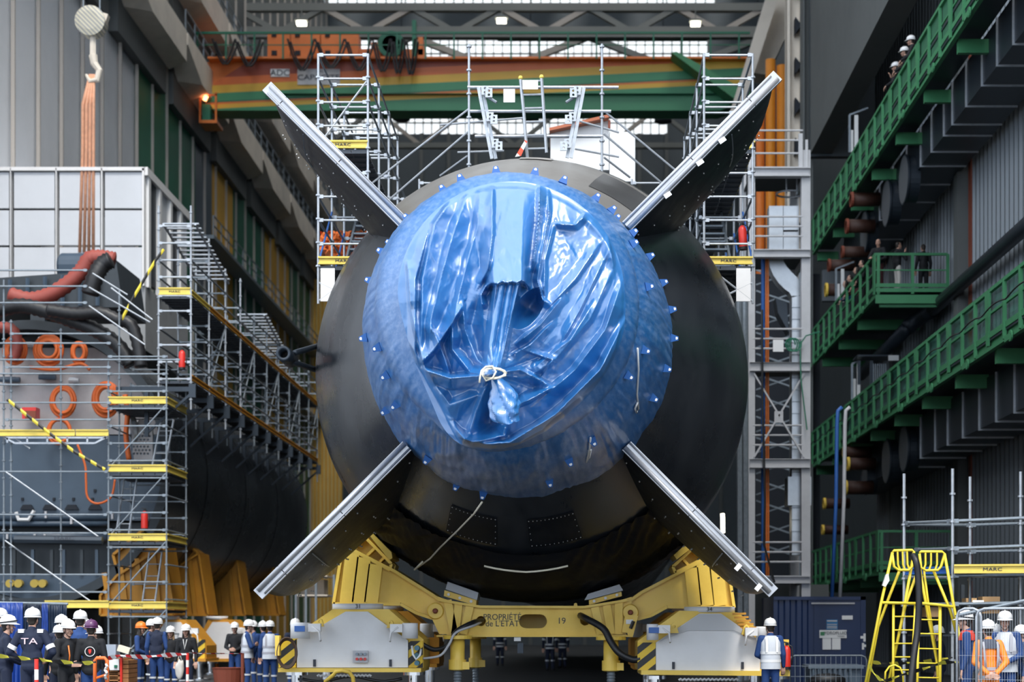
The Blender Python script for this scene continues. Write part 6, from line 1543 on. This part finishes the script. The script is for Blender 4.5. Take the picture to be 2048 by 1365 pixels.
tape([(214, 1318), (240, 1312), (290, 1315), (330, 1311), (375, 1309)], 'red and white barrier tape from the trestle to the striped post', 33, (.55, .03, .03), (.8, .8, .8), .09, 5.0)
tape([(377, 1306), (400, 1308), (440, 1308), (485, 1308)], 'thin red and white tape from the striped post to the rusty post', 37, (.55, .03, .03), (.8, .8, .8), .03, 5.0)
tag(O('traffic_bin', MB().lathe([(.36, 0), (.42, .5), (.44, .55)], (W(458, 0, 44).x, 44, 0), n=20), M_rust), 'low red bin on the floor behind the man in black', 'bin')
# small upright things behind, at the foot of the far left wall
t = thing('mobile_stairs', 'dim grey mobile stairs and platform behind the lower left rudder tip', 'stairs', W(640, 1250, 62))
for y in (1152, 1190): O('platform', MB().b2(W(590, y, 62), W(670, y+5, 64)), M_cream, t)
for x in (592, 612, 632, 668): O('upright', MB().bar(W(x, 1150, 62), W(x, 1342, 62), .08), M_galvd, t)
O('canopy', MB().prism([(605, 1160), (648, 1160), (648, 1195), (600, 1195)], 63, 64, d=63), M_cream, t)
# =============== people ===============
SKIN = mat('skin_light', (.52, .30, .22), .55); SKIN2 = mat('skin_tan', (.36, .19, .12), .55)
HAIR = mat('dark_hair', (.02, .014, .01), .6); HAIRB = mat('fair_hair', (.25, .15, .07), .6)
C_NAVY = mat('navy_cloth', (.005, .011, .034), .8); C_BLUE = mat('work_blue_cloth', (.012, .048, .175), .8, var=.3, vscale=9); C_BLACK = mat('black_cloth', (.005, .006, .009), .8)
C_WHV = mat('white_vest_cloth', (.60, .63, .68), .7, var=.2, vscale=6); C_ORV = mat('orange_hi_vis_cloth', (.95, .25, .02), .6); C_REF = mat('silver_reflective_tape', (.62, .64, .66), .4)
C_REFG = mat('grey_reflective_tape', (.38, .38, .42), .4); C_RED = mat('red_cloth', (.6, .04, .02), .7); C_GREY = mat('grey_shoulder_cloth', (.06, .07, .10), .8); C_CREAM = mat('cream_trousers', (.65, .62, .58), .8); C_MAR = mat('maroon_cloth', (.07, .015, .02), .8)
H_WHITE = mat('white_helmet', (.80, .80, .80), .3); H_OR = mat('orange_helmet', (.85, .20, .02), .3); H_PUR = mat('purple_helmet', (.10, .03, .10), .3)
def cap(mb, p, q, r0, r1, n=10):
    p = Vector(p); q = Vector(q); d = q-p; L = d.length
    mb.sphere(p, r0, n); mb.sphere(q, r1, n)
    if L > 1e-4: mb.tube([p, q], [r0, r1], n)
def remesh(o, vx, sm=2):
    r = o.modifiers.new('skin', 'REMESH'); r.mode = 'VOXEL'; r.voxel_size = vx; r.use_smooth_shade = True
    s = o.modifiers.new('smooth', 'SMOOTH'); s.iterations = sm; s.factor = .5
ARMS = {  # elbow, wrist, hand direction for the figure's own left (+x) side; mirrored for the right
    'down': ((.25, -.02, 1.13), (.27, .07, .88), (0, .15, -1)),
    'back': ((.27, -.10, 1.13), (.06, -.19, .93), (-.8, -.2, -.3)),
    'front': ((.26, .04, 1.12), (.07, .24, 1.02), (-.8, .4, .1)),
    'cross': ((.26, .10, 1.14), (-.02, .24, 1.19), (-1, 0, .1)),
    'rail': ((.26, .18, 1.15), (.12, .42, 1.12), (0, .6, -.5)),
    'hip': ((.34, -.04, 1.15), (.20, .10, 1.02), (-.8, .2, -.3)),
    'hold': ((.25, .02, 1.12), (.24, .16, .92), (0, .2, -1)),
    'face': ((.24, .22, 1.16), (.08, .24, 1.42), (-.3, .1, .9)),
}
def hand(mb, w, dr, side):
    w = Vector(w); d = Vector(dr).normalized(); up = Vector((0, 1, 0)) if abs(d.y) < .8 else Vector((0, 0, 1)); sx = d.cross(up).normalized()*side
    fw = sx.cross(d).normalized()
    for k in (-1, 0, 1): cap(mb, w+sx*k*.018, w+d*.075+sx*k*.026, .020, .019, 8)
    for k, L in ((-1.5, .062), (-.5, .078), (.5, .074), (1.5, .058)):
        a = w+d*.08+sx*k*.023; m = a+d*L*.6+fw*.008; e = m+d*L*.45+fw*.030
        cap(mb, a, m, .0115, .0105, 6); cap(mb, m, e, .0105, .0095, 6)
    a = w+d*.02-sx*.035; m = a+d*.03-sx*.028+fw*.01; cap(mb, a, m, .014, .012, 6); cap(mb, m, m+d*.032-sx*.004+fw*.006, .012, .010, 6)
PN = [0]
def person(px, ytop, d, yaw, label, hat=H_WHITE, coat=C_NAVY, legs=C_NAVY, arms=('down', 'down'), vest=None, bands=(), sleeves=None, lean=0.0, hair=HAIR, long_hair=False, skin=SKIN, z0=0.0, pos=None, extras=None, group=None, look=0.0, H=None, low_bands=True, goggles=False, fine=True):
    a = W(px, ytop, d); x0, y0 = (a.x, d) if pos is None else pos
    hgt = (a.z-z0) if H is None else H
    if hat is not None: hgt -= .045
    s = max(.88, min(1.12, hgt/1.80))
    t = thing('person', label, 'person', (x0, y0, z0), math.radians(yaw), group, local=True)
    s_m = Matrix.Scale(s, 4)
    def T(v):
        v = Vector(v)
        if lean and v.z > .95:
            dz = v.z-.95; ang = lean; v = Vector((v.x, v.y*math.cos(ang)+dz*math.sin(ang), .95+dz*math.cos(ang)-v.y*math.sin(ang)))
        return v*s
    def part(nm, mb, m, vx=None, smooth=True, parent=t):
        o = O(nm, mb, m, parent, smooth, fixn=(vx is None))
        if vx: remesh(o, vx)
        return o
    # figure faces +y locally
    sh = {1: (.185, 0, 1.44), -1: (-.185, 0, 1.44)}
    def arm_pts(side):
        e, w, hd = ARMS[arms[0 if side == 1 else 1]]
        return T((e[0]*side, e[1], e[2])), T((w[0]*side, w[1], w[2])), Vector((hd[0]*side, hd[1], hd[2]))
    hc = T((0, .035, 1.655)); ry = Matrix.Rotation(look, 3, 'Z')
    # ---- body: one surface ----
    b = MB()
    cap(b, T((0, -.01, 1.42)), T((0, .015, 1.57)), .062*s, .056*s, 12)
    b.sphere(hc+ry@Vector((0, -.005, .03))*s, .1*s, 16, (.78, .98, 1.08)); b.sphere(hc+ry@Vector((0, .025, -.055))*s, .062*s, 12, (.88, .95, 1.0)); b.sphere(hc+ry@Vector((0, .055, -.095))*s, .030*s, 8, (1.1, .9, .8))
    cap(b, hc+ry@Vector((0, .090, .015))*s, hc+ry@Vector((0, .112, -.022))*s, .010*s, .017*s, 8)
    for sd in (1, -1): b.sphere(hc+ry@Vector((.078*sd, -.01, -.005))*s, .026*s, 8, (.4, .8, 1.25)); b.sphere(hc+ry@Vector((.040*sd, .055, -.03))*s, .03*s, 8)
    b.sphere(hc+ry@Vector((0, .088, -.060))*s, .018*s, 8, (1.5, .6, .6))
    b.sphere(T((0, 0, 1.30)), .15*s, 12, (1.0, .62, 1.1)); b.sphere(T((0, 0, 1.0)), .14*s, 12, (1.05, .72, 1.1)); cap(b, T((0, 0, 1.0)), T((0, 0, 1.34)), .11*s, .12*s)
    for sd in (1, -1):
        e, w, hd = arm_pts(sd); shp = T(sh[sd]); cap(b, shp, e, .05*s, .04*s); cap(b, e, w, .038*s, .026*s); cap(b, T((.1*sd, 0, 1.42)), shp, .06*s, .05*s)
        if lean: hd = (Matrix.Rotation(-lean, 3, 'X') @ hd)
        hand(b, w+hd.normalized()*.01, hd, sd)
        cap(b, T((.09*sd, 0, .93)), T((.10*sd, .02, .50)), .08*s, .055*s); cap(b, T((.10*sd, .02, .50)), T((.11*sd, -.02, .09)), .052*s, .036*s); cap(b, T((.11*sd, -.03, .05)), T((.12*sd, .12, .035)), .04*s, .03*s)
    body = part('body', b, skin, .0085 if fine else .012)
    # face details (thin, on the skin)
    if fine:
        mb = MB()
        for sd in (1, -1): mb.sphere(hc+ry@Vector((.031*sd, .082, .018))*s, .0105*s, 8, (1.2, .6, .7))
        part('eyes', mb, HAIR)
        mb = MB()
        for sd in (1, -1): mb.tube([hc+ry@Vector((.015*sd, .096, .036))*s, hc+ry@Vector((.034*sd, .090, .041))*s, hc+ry@Vector((.050*sd, .078, .035))*s], .0045*s, 5)
        part('eyebrows', mb, hair)
        part('mouth', MB().tube([hc+ry@Vector((-.022, .093, -.056))*s, hc+ry@Vector((0, .101, -.057))*s, hc+ry@Vector((.022, .093, -.056))*s], .0055*s, 6), mat('lips', (.30, .09, .08), .5))
    # hair
    hb = MB(); hb.sphere(hc+ry@Vector((0, -.022, .035))*s, .104*s, 14, (.80, .92, 1.02)); hb.sphere(hc+ry@Vector((0, -.055, -.03))*s, .065*s, 10, (1.0, .7, 1.0))
    if long_hair:
        for sd in (1, -1): cap(hb, hc+ry@Vector((.065*sd, -.01, 0))*s, hc+ry@Vector((.085*sd, .0, -.22))*s, .035*s, .03*s)
        hb.sphere(hc+ry@Vector((0, -.06, -.13))*s, .075*s, 10, (1.1, .6, 1.3))
    part('hair', hb, hair, .012)
    # ---- coat ----
    c = MB(); c.sphere(T((0, 0, 1.30)), .175*s, 14, (1.06, .72, 1.12)); c.sphere(T((0, -.01, 1.05)), .175*s, 14, (1.0, .78, 1.2)); cap(c, T((0, 0, 1.0)), T((0, 0, 1.36)), .135*s, .135*s, 14); cap(c, T((-.12, 0, 1.435)), T((.12, 0, 1.435)), .072*s, .072*s)
    c.sphere(T((0, -.01, .93)), .17*s, 14, (1.02, .8, .8)); cap(c, T((0, -.015, 1.44)), T((0, -.005, 1.505)), .082*s, .070*s)
    sl = c if sleeves is None else MB()
    for sd in (1, -1):
        e, w, hd = arm_pts(sd); shp = T(sh[sd]); cap(sl, shp, e, .073*s, .060*s); cap(sl, e, e.lerp(w, .93), .058*s, .043*s); cap(c, T((.1*sd, 0, 1.43)), shp, .075*s, .072*s)
    part('jacket', c, coat, .014)
    if sleeves is not None: part('sleeves', sl, sleeves, .013)
    # ---- trousers, boots ----
    l_ = MB(); l_.sphere(T((0, -.01, .92)), .155*s, 12, (1.05, .8, .9))
    for sd in (1, -1): cap(l_, T((.085*sd, 0, .90)), T((.105*sd, .02, .50)), .10*s, .075*s); cap(l_, T((.105*sd, .02, .50)), T((.11*sd, -.015, .12)), .073*s, .066*s)
    part('trousers', l_, legs, .015)
    bt = MB()
    for sd in (1, -1): cap(bt, T((.11*sd, -.03, .055)), T((.12*sd, .15, .045)), .055*s, .045*s); cap(bt, T((.11*sd, -.02, .06)), T((.11*sd, -.02, .16)), .056*s, .056*s)
    part('boots', bt, C_BLACK, .014)
    if low_bands:
        for sd in (1, -1): part('reflective_band', MB().lathe([(.085*s, -.022*s), (.087*s, .022*s)], T((.107*sd, .005, .40)), 'Z', 16, caps=False), C_REF)
    # ---- vest ----
    def ring(z, rx, ry_, n=28, hgt_=0):
        return [T((rx*math.cos(2*math.pi*j/n), ry_*math.sin(2*math.pi*j/n)-.005, z)) for j in range(n+1)]
    if vest is not None:
        mb = MB(); vm, tapem = vest
        rows = [ring(.84, .205, .165), ring(.95, .20, .165), ring(1.1, .195, .16), ring(1.25, .205, .150), ring(1.36, .205, .142), ring(1.45, .165, .115), ring(1.50, .11, .095)]
        mb.grid(rows); o = part('vest', mb, vm)
        for z in (1.00, 1.16): part('reflective_band', MB().grid([ring(z-.028, .207, .168), ring(z+.028, .209, .168)]), tapem, parent=o)
        for sd in (1, -1):
            for fy in (1, -1): part('shoulder_band', MB().grid([[T((.10*sd-.025, fy*.165, 1.17)), T((.10*sd-.025, fy*.158, 1.35)), T((.105*sd-.025, fy*.115, 1.47))], [T((.10*sd+.025, fy*.160, 1.17)), T((.10*sd+.025, fy*.152, 1.35)), T((.105*sd+.025, fy*.11, 1.47))]]), tapem, parent=o)
    for (kind, m) in bands:
        if kind == 'arm':
            for sd in (1, -1):
                e, w, hd = arm_pts(sd); shp = T(sh[sd]); q = shp.lerp(e, .72); dr = (e-shp).normalized()
                part('reflective_band', MB().tube([q-dr*.035, q+dr*.035], .072*s, 14, False), m)
        if kind == 'shoulder':
            for sd in (1, -1): part('shoulder_patch', MB().box(T((.15*sd, -.045, 1.485)), (.09*s, .07*s, .06*s)), m, smooth=False)
        if kind == 'yoke':
            part('shoulder_yoke', MB().grid([ring(1.36, .197, .145), ring(1.42, .20, .135), ring(1.48, .15, .11), ring(1.52, .10, .09)]), m)
        if kind == 'waist':
            part('reflective_band', MB().grid([ring(1.02-.028, .190, .150), ring(1.02+.028, .190, .150)]), m)
            part('reflective_band', MB().grid([ring(.88-.028, .180, .150), ring(.88+.028, .182, .150)]), m)
            for sd in (1, -1): part('shoulder_band', MB().tube([T((.10*sd, -.155, 1.02)), T((.115*sd, -.148, 1.2)), T((.12*sd, -.13, 1.36)), T((.12*sd, -.09, 1.47))], .022*s, 5), m)
        if kind == 'chest':
            part('chest_panel', MB().grid([[T((-.16, .115, 1.24)), T((0, .142, 1.26)), T((.16, .115, 1.24))], [T((-.18, .10, 1.40)), T((0, .128, 1.40)), T((.18, .10, 1.40))]]), m)
    # ---- helmet ----
    if hat is not None:
        hp_ = [(.128, 0), (.127, .035), (.118, .075), (.098, .108), (.066, .13), (.03, .14), (0, .142)]
        mm = ry @ Matrix.Diagonal((.95*s, 1.12*s, 1.0*s))
        c0 = hc+ry@Vector((0, .0, .055))*s
        o = part('hard_hat', MB().lathe([(.0, .01)]+hp_, c0, 'Z', 24, mm), hat)
        br = MB(); rows = [[], []]
        for j in range(25):
            a_ = 2*math.pi*j/24; f = max(0, math.sin(a_)); rows[0].append(c0+mm@Vector((.124*math.cos(a_), .124*math.sin(a_), .008))); rows[1].append(c0+mm@Vector(((.138)*math.cos(a_), (.138+.045*f*f)*math.sin(a_), -.008-.01*f)))
        br.grid([rows[0], rows[1], [v-Vector((0, 0, .006)) for v in rows[1]], [v-Vector((0, 0, .012)) for v in rows[0]]]); part('brim', br, hat, parent=o)
        part('ridge', MB().tube([c0+mm@Vector((0, y_, z_)) for y_, z_ in ((.115, .06), (.09, .112), (.04, .142), (0, .148), (-.05, .138), (-.10, .098))], .012*s, 6), hat, parent=o)
        if goggles: part('goggle_strap', MB().tube([c0+mm@Vector((.133*math.cos(a_), .133*math.sin(a_), .03+.02*math.sin(a_))) for a_ in [2*math.pi*k/20 for k in range(21)]], .011*s, 6), C_BLACK, parent=o)
        part('chin_strap', MB().tube([c0+ry@Vector((.085, .02, 0))*s, hc+ry@Vector((.075, .03, -.06))*s, hc+ry@Vector((0, .05, -.128))*s, hc+ry@Vector((-.075, .03, -.06))*s, c0+ry@Vector((-.085, .02, 0))*s], .005, 5), C_BLACK)
    if extras: extras(t, T, part, s)
    return t
BACK, FRONT, LEFT_, RIGHT_ = 0, 180, 90, -90
# local +y rotated by yaw: 0 looks away from the camera, 180 towards it, 90 to picture left, -90 to picture right
REF = C_REF
def ta(t, T, part, s):
    text('back_lettering', 'TA', T((0, -.138, 1.32)), .10*s, mat('pink_white_print', (.75, .55, .6), .6), t, rz=0, squash=1.5)
def emblem(t, T, part, s):
    c = T((0, -.146, 1.27)); part('emblem_ring', MB().lathe([(.075, -.004), (.085, -.004), (.085, .004), (.075, .004), (.075, -.004)], c, 'Y', 24, caps=False), M_wh, smooth=False)
    part('emblem_shield', MB().prism([(c.x-.025, c.z+.04), (c.x+.025, c.z+.04), (c.x+.022, c.z-.01), (c.x, c.z-.045), (c.x-.022, c.z-.01)], c.y-.006, c.y+.004), M_red, smooth=False)
def strap(t, T, part, s): part('orange_strap', MB().tube([T((.07, .15, 1.38)), T((.05, .16, 1.2)), T((.06, .15, 1.05))], .014, 5), M_orange)
def bag(t, T, part, s):
    part('lanyard', MB().tube([T((-.05, .12, 1.46)), T((0, .16, 1.2)), T((.05, .12, 1.46))], .008, 5), M_wh)
def glasses(t, T, part, s):
    hc = T((0, .035, 1.655))
    part('glasses', MB().tube([hc+Vector((x, y, z))*s for x, y, z in ((-.078, .02, .02), (-.055, .09, .02), (-.01, .105, .018), (.01, .105, .018), (.055, .09, .02), (.078, .02, .02))], .005, 5), M_black)
person(-4, 1219, 33, -60, 'person in a white helmet cut by the left edge of the picture', arms=('front', 'front'))
person(12, 1232, 28.5, -70, 'person in a dark jacket facing right with goggles round a white helmet', goggles=True, coat=C_NAVY, arms=('front', 'front'))
person(64, 1217, 27.6, 0, 'person seen from behind in a navy coverall with lettering and white arm bands', bands=(('arm', M_wh), ('shoulder', M_wh)), extras=ta, arms=('hip', 'hip'))
person(121, 1231, 32.5, -20, 'person in a white helmet standing behind the man in the black jacket', arms=('down', 'down'))
person(119, 1250, 29.5, 20, 'person in a low white helmet, back turned, left of the orange strap', coat=C_BLACK)
person(134, 1240, 28.8, -130, 'person in a black jacket with an orange strap looking right', coat=C_BLACK, legs=C_BLACK, extras=strap, arms=('front', 'down'))
person(160, 1222, 31.0, 5, 'tall person in a blue coverall seen from behind', coat=C_BLUE, legs=C_BLUE)
person(171, 1239, 32.8, -150, 'person with glasses under a white helmet, half hidden by the purple helmet', extras=glasses)
person(182, 1240, 28.8, 8, 'person in a purple helmet with a round emblem on the back of a black jacket', hat=H_PUR, coat=C_BLACK, legs=C_BLUE, extras=emblem)
person(205, 1251, 30.2, 100, 'person bending the head down, white helmet and white arm band', lean=.14, bands=(('arm', M_wh),), coat=C_BLACK, arms=('front', 'front'))
person(279, 1245, 41, -95, 'person in an orange helmet and dark vest with blue sleeves', hat=H_OR, coat=C_NAVY, sleeves=C_BLUE, legs=C_BLUE, long_hair=True, arms=('front', 'front'))
person(300, 1240, 43.5, -60, 'person in white helmet and dark coat between the orange helmet and the blue sleeves', arms=('front', 'down'))
person(314, 1236, 40.5, -8, 'person seen from behind in a dark vest with blue sleeves and trousers', coat=C_NAVY, sleeves=C_BLUE, legs=C_BLUE)
person(342, 1254, 40.5, 180, 'person with fair hair in a white helmet facing the camera beside the women in black', coat=C_BLACK, legs=C_BLUE, hair=HAIRB, long_hair=True, arms=('front', 'down'))
bp_ = person(373, 1249, 39.5, 175, 'person with long dark hair and a lanyard holding a white plastic bag', coat=C_BLACK, legs=C_NAVY, long_hair=True, extras=bag)
bgp = W(360, 1340, 39.2); bgm = MB(); bgm.sphere((0, 0, 0), .17, 20, (.62, .4, 1.3)); bgm.v = [tuple(Vector(v)*(1+.35*noise.noise((v[0]*16, v[1]*16, v[2]*9)))+bgp) for v in bgm.v]; bgm.tube([bgp+Vector((-.05, 0, .17)), bgp+Vector((0, 0, .36)), bgp+Vector((.05, 0, .17))], .012, 5)
tag(O('plastic_bag', bgm, mat('milky_plastic', (.55, .52, .48), .4), None, True), 'crumpled white plastic bag carried beside the striped post', 'bag')
person(428, 1246, 58, 30, 'person in an orange jacket far behind between the faded bogies', coat=C_ORV, legs=C_ORV, arms=('front', 'front'), fine=False)
person(470, 1245, 47, 178, 'person in a black pullover standing with hands before the belt', coat=C_BLACK, legs=C_BLUE, arms=('front', 'front'))
person(508, 1243, 45.5, 100, 'person hidden behind the man with crossed arms, only helmet and shoulder showing', coat=C_BLUE, legs=C_BLUE, arms=('down', 'down'))
person(495, 1241, 43.5, -80, 'person in a white vest with crossed arms facing right', coat=C_BLUE, legs=C_BLUE, arms=('cross', 'cross'), vest=(C_WHV, C_REFG), look=0)
person(527, 1243, 44.0, 40, 'person in blue half hidden behind the white vest seen from behind', coat=C_BLUE, legs=C_BLUE)
person(540, 1242, 42.5, 8, 'person seen from behind in a white vest, left of bogie 31', coat=C_BLUE, legs=C_BLUE, vest=(C_WHV, C_REFG))
person(590, 1238, 40.5, 200, 'person behind bogie 31 of whom little more than a white helmet shows', coat=C_NAVY, legs=C_BLUE)
person(1541, 1237, 32.2, 4, 'person in a white vest and blue coverall seen from behind beside bogie 34', coat=C_BLUE, legs=C_BLUE, vest=(C_WHV, M_wh), arms=('down', 'front'))
person(1934, 1222, 28.2, 75, 'person facing left in a blue and red jacket with a strapped white helmet', coat=C_BLUE, legs=C_BLUE, bands=(('yoke', C_RED),), goggles=True, extras=glasses, arms=('down', 'down'))
person(1977, 1240, 26.6, 5, 'person in an orange hi-vis jacket with hands behind the back', coat=C_ORV, legs=C_ORV, bands=(('yoke', C_GREY), ('waist', C_REFG)), arms=('back', 'back'))
person(1993, 1249, 28.6, -10, 'person whose white helmet shows just behind the orange jacket', coat=C_NAVY)
person(2010, 1223, 28.4, 165, 'person with open mouth in a white vest over a blue jacket, at the right edge', coat=C_BLUE, legs=C_BLUE, vest=(C_WHV, C_REFG), arms=('down', 'front'))
person(2046, 1263, 28.6, 90, 'person cut by the right edge of the picture, only part of a helmet in view', coat=C_BLUE)
person(1879, 1262, 32.5, 80, 'person in a white helmet in the dark behind the right yellow steps', coat=C_NAVY, fine=False)
# crew beneath the hull in the dark
for k, (px, yt, d, yw) in enumerate(((1100, 1262, 62, 0), (1125, 1268, 66, 160), (1000, 1264, 70, 180))):
    person(px, yt, d, yw, ('person in dark clothes with reflective bands under the hull, nearest of the three', 'person in dark clothes under the hull, just right of the nearest', 'person in dark clothes far under the hull, left of the others')[k], coat=C_NAVY, legs=C_NAVY, bands=(('waist', REF), ('arm', REF)), fine=False, H=1.7, hat=H_WHITE if k else None)
# spectators on the topmost gallery
for k, (px, py) in enumerate(((1799, 85), (1817, 68), (1830, 50))):
    d = (10.42)*F/(px-VX); person(px, py, d, 70, ('person in a white helmet on the topmost gallery, lowest, resting chin on hand', 'person in a white helmet on the topmost gallery, middle of three', 'person in a white helmet on the topmost gallery, highest of three')[k],
        coat=C_BLACK, legs=C_BLACK, arms=('face', 'rail') if k == 0 else ('rail', 'rail'), z0=17.73, lean=.18, pos=(10.45, d), H=1.78, low_bands=False)
# people on the second gallery
person(1749, 468, 56.2, 150, 'person in a dark jacket at the corner of the gallery platform looking down', hat=None, coat=C_BLACK, legs=C_MAR, z0=12.7, pos=((1749-VX)*56.2/F+.15, 56.3), H=1.76, arms=('rail', 'front'), low_bands=False)
person(1795, 470, 56.6, -80, 'person in cream trousers standing on the gallery platform', hat=None, coat=C_BLACK, legs=C_CREAM, z0=12.7, pos=((1795-VX)*56.6/F, 56.6), H=1.74, arms=('face', 'down'), low_bands=False)
person(1847, 470, 57, 10, 'person in dark clothes with small lettering on the back on the gallery platform', hat=None, coat=C_BLACK, legs=C_BLACK, z0=12.7, pos=((1847-VX)*57/F, 57), H=1.76, low_bands=False)
for k, (px, col) in enumerate(((1733, C_BLACK), (1722, C_BLACK), (1709, C_RED), (1700, C_BLUE))):
    d = 10.3*F/(px-VX); person(px, 500, d, 80, ('bareheaded person leaning on the second gallery rail, next to the corner', 'bareheaded person leaning on the second gallery rail, second from the corner', 'bareheaded person in a reddish top leaning over the second gallery rail', 'bareheaded person holding a white sheet at the far end of the leaning row')[k],
        hat=None, coat=col if k != 2 else C_MAR, legs=C_BLACK, arms=('rail', 'rail'), z0=12.7, lean=.35, pos=(10.4, d), H=1.72, low_bands=False, long_hair=k % 2 == 1)
# orange netting and small things at the tower decks
rows = []
for i in range(10):
    rows.append([W(640+110*j/24, 462+50*i/9, 40.5)+Vector((0, .25*noise.noise((j*.5, i*.5, 3)), .08*noise.noise((j*.7, i*.3, 8)))) for j in range(25)])
o = O('debris_netting', MB().grid(rows), mat('orange_netting', (.75, .16, .02), .7, var=.8, vscale=9, col2=(.15, .04, .01), alpha=.8))
tag(o, 'orange safety netting crumpled on the lower deck behind the left scaffold tower', 'netting', kind='stuff')
# repeats share a group phrase
GR = {'transport_bogie': 'white and yellow transport bogies', 'jack_leg': 'yellow screw jack legs under the centre beam', 'cradle_arm': 'amber cradle arms under the second hull', 'gallery': 'green galleries on the right wall',
      'cable_coil': 'coils of orange cable on the open hull section', 'carton': 'brown cartons at the lower right', 'fire_extinguisher': 'red fire extinguishers', 'access_steps': 'yellow tubular access steps', 'gate': 'white gates on the galleries',
      'barrier_post': 'barrier posts on the left floor', 'barrier_tape': 'barrier tapes', 'roof_truss': 'steel roof trusses', 'pendant_lamp': 'dark bell lamps under the roof', 'tilted_bracket': 'tilted perforated brackets on the hull',
      'corrugated_hose': 'corrugated hoses over the second hull', 'welding_curtain': 'blue and dark curtains at the left', 'exhaust_pipe': 'orange vertical pipes behind the white frame', 'pipe_fitting': 'metal pipe fittings on the pale panel',
      'site_fence': 'galvanised mesh fence panels', 'warning_chain': 'yellow and black warning chains', 'cord': 'pale cords on the cover and sheeting', 'shoulder_scaffold': 'scaffolds standing on the hull shoulders', 'hose': 'hoses', 'chain': 'yellow hanging chains'}
for o in list(COL.objects):
    if o.parent is None and 'label' in o:
        b = o.name.split('.')[0]
        if b in GR and 'group' not in o: o['group'] = GR[b]
        if b == 'person':
            x, y, z = o.location
            o['group'] = ('people on the topmost gallery' if z > 15 else 'people on the second gallery' if z > 5 else 'people under the hull' if y > 60 and x > -5 else
                          'people behind the left barrier tape' if x < -3.5 else 'people at the lower right')
bpy.context.view_layer.update()
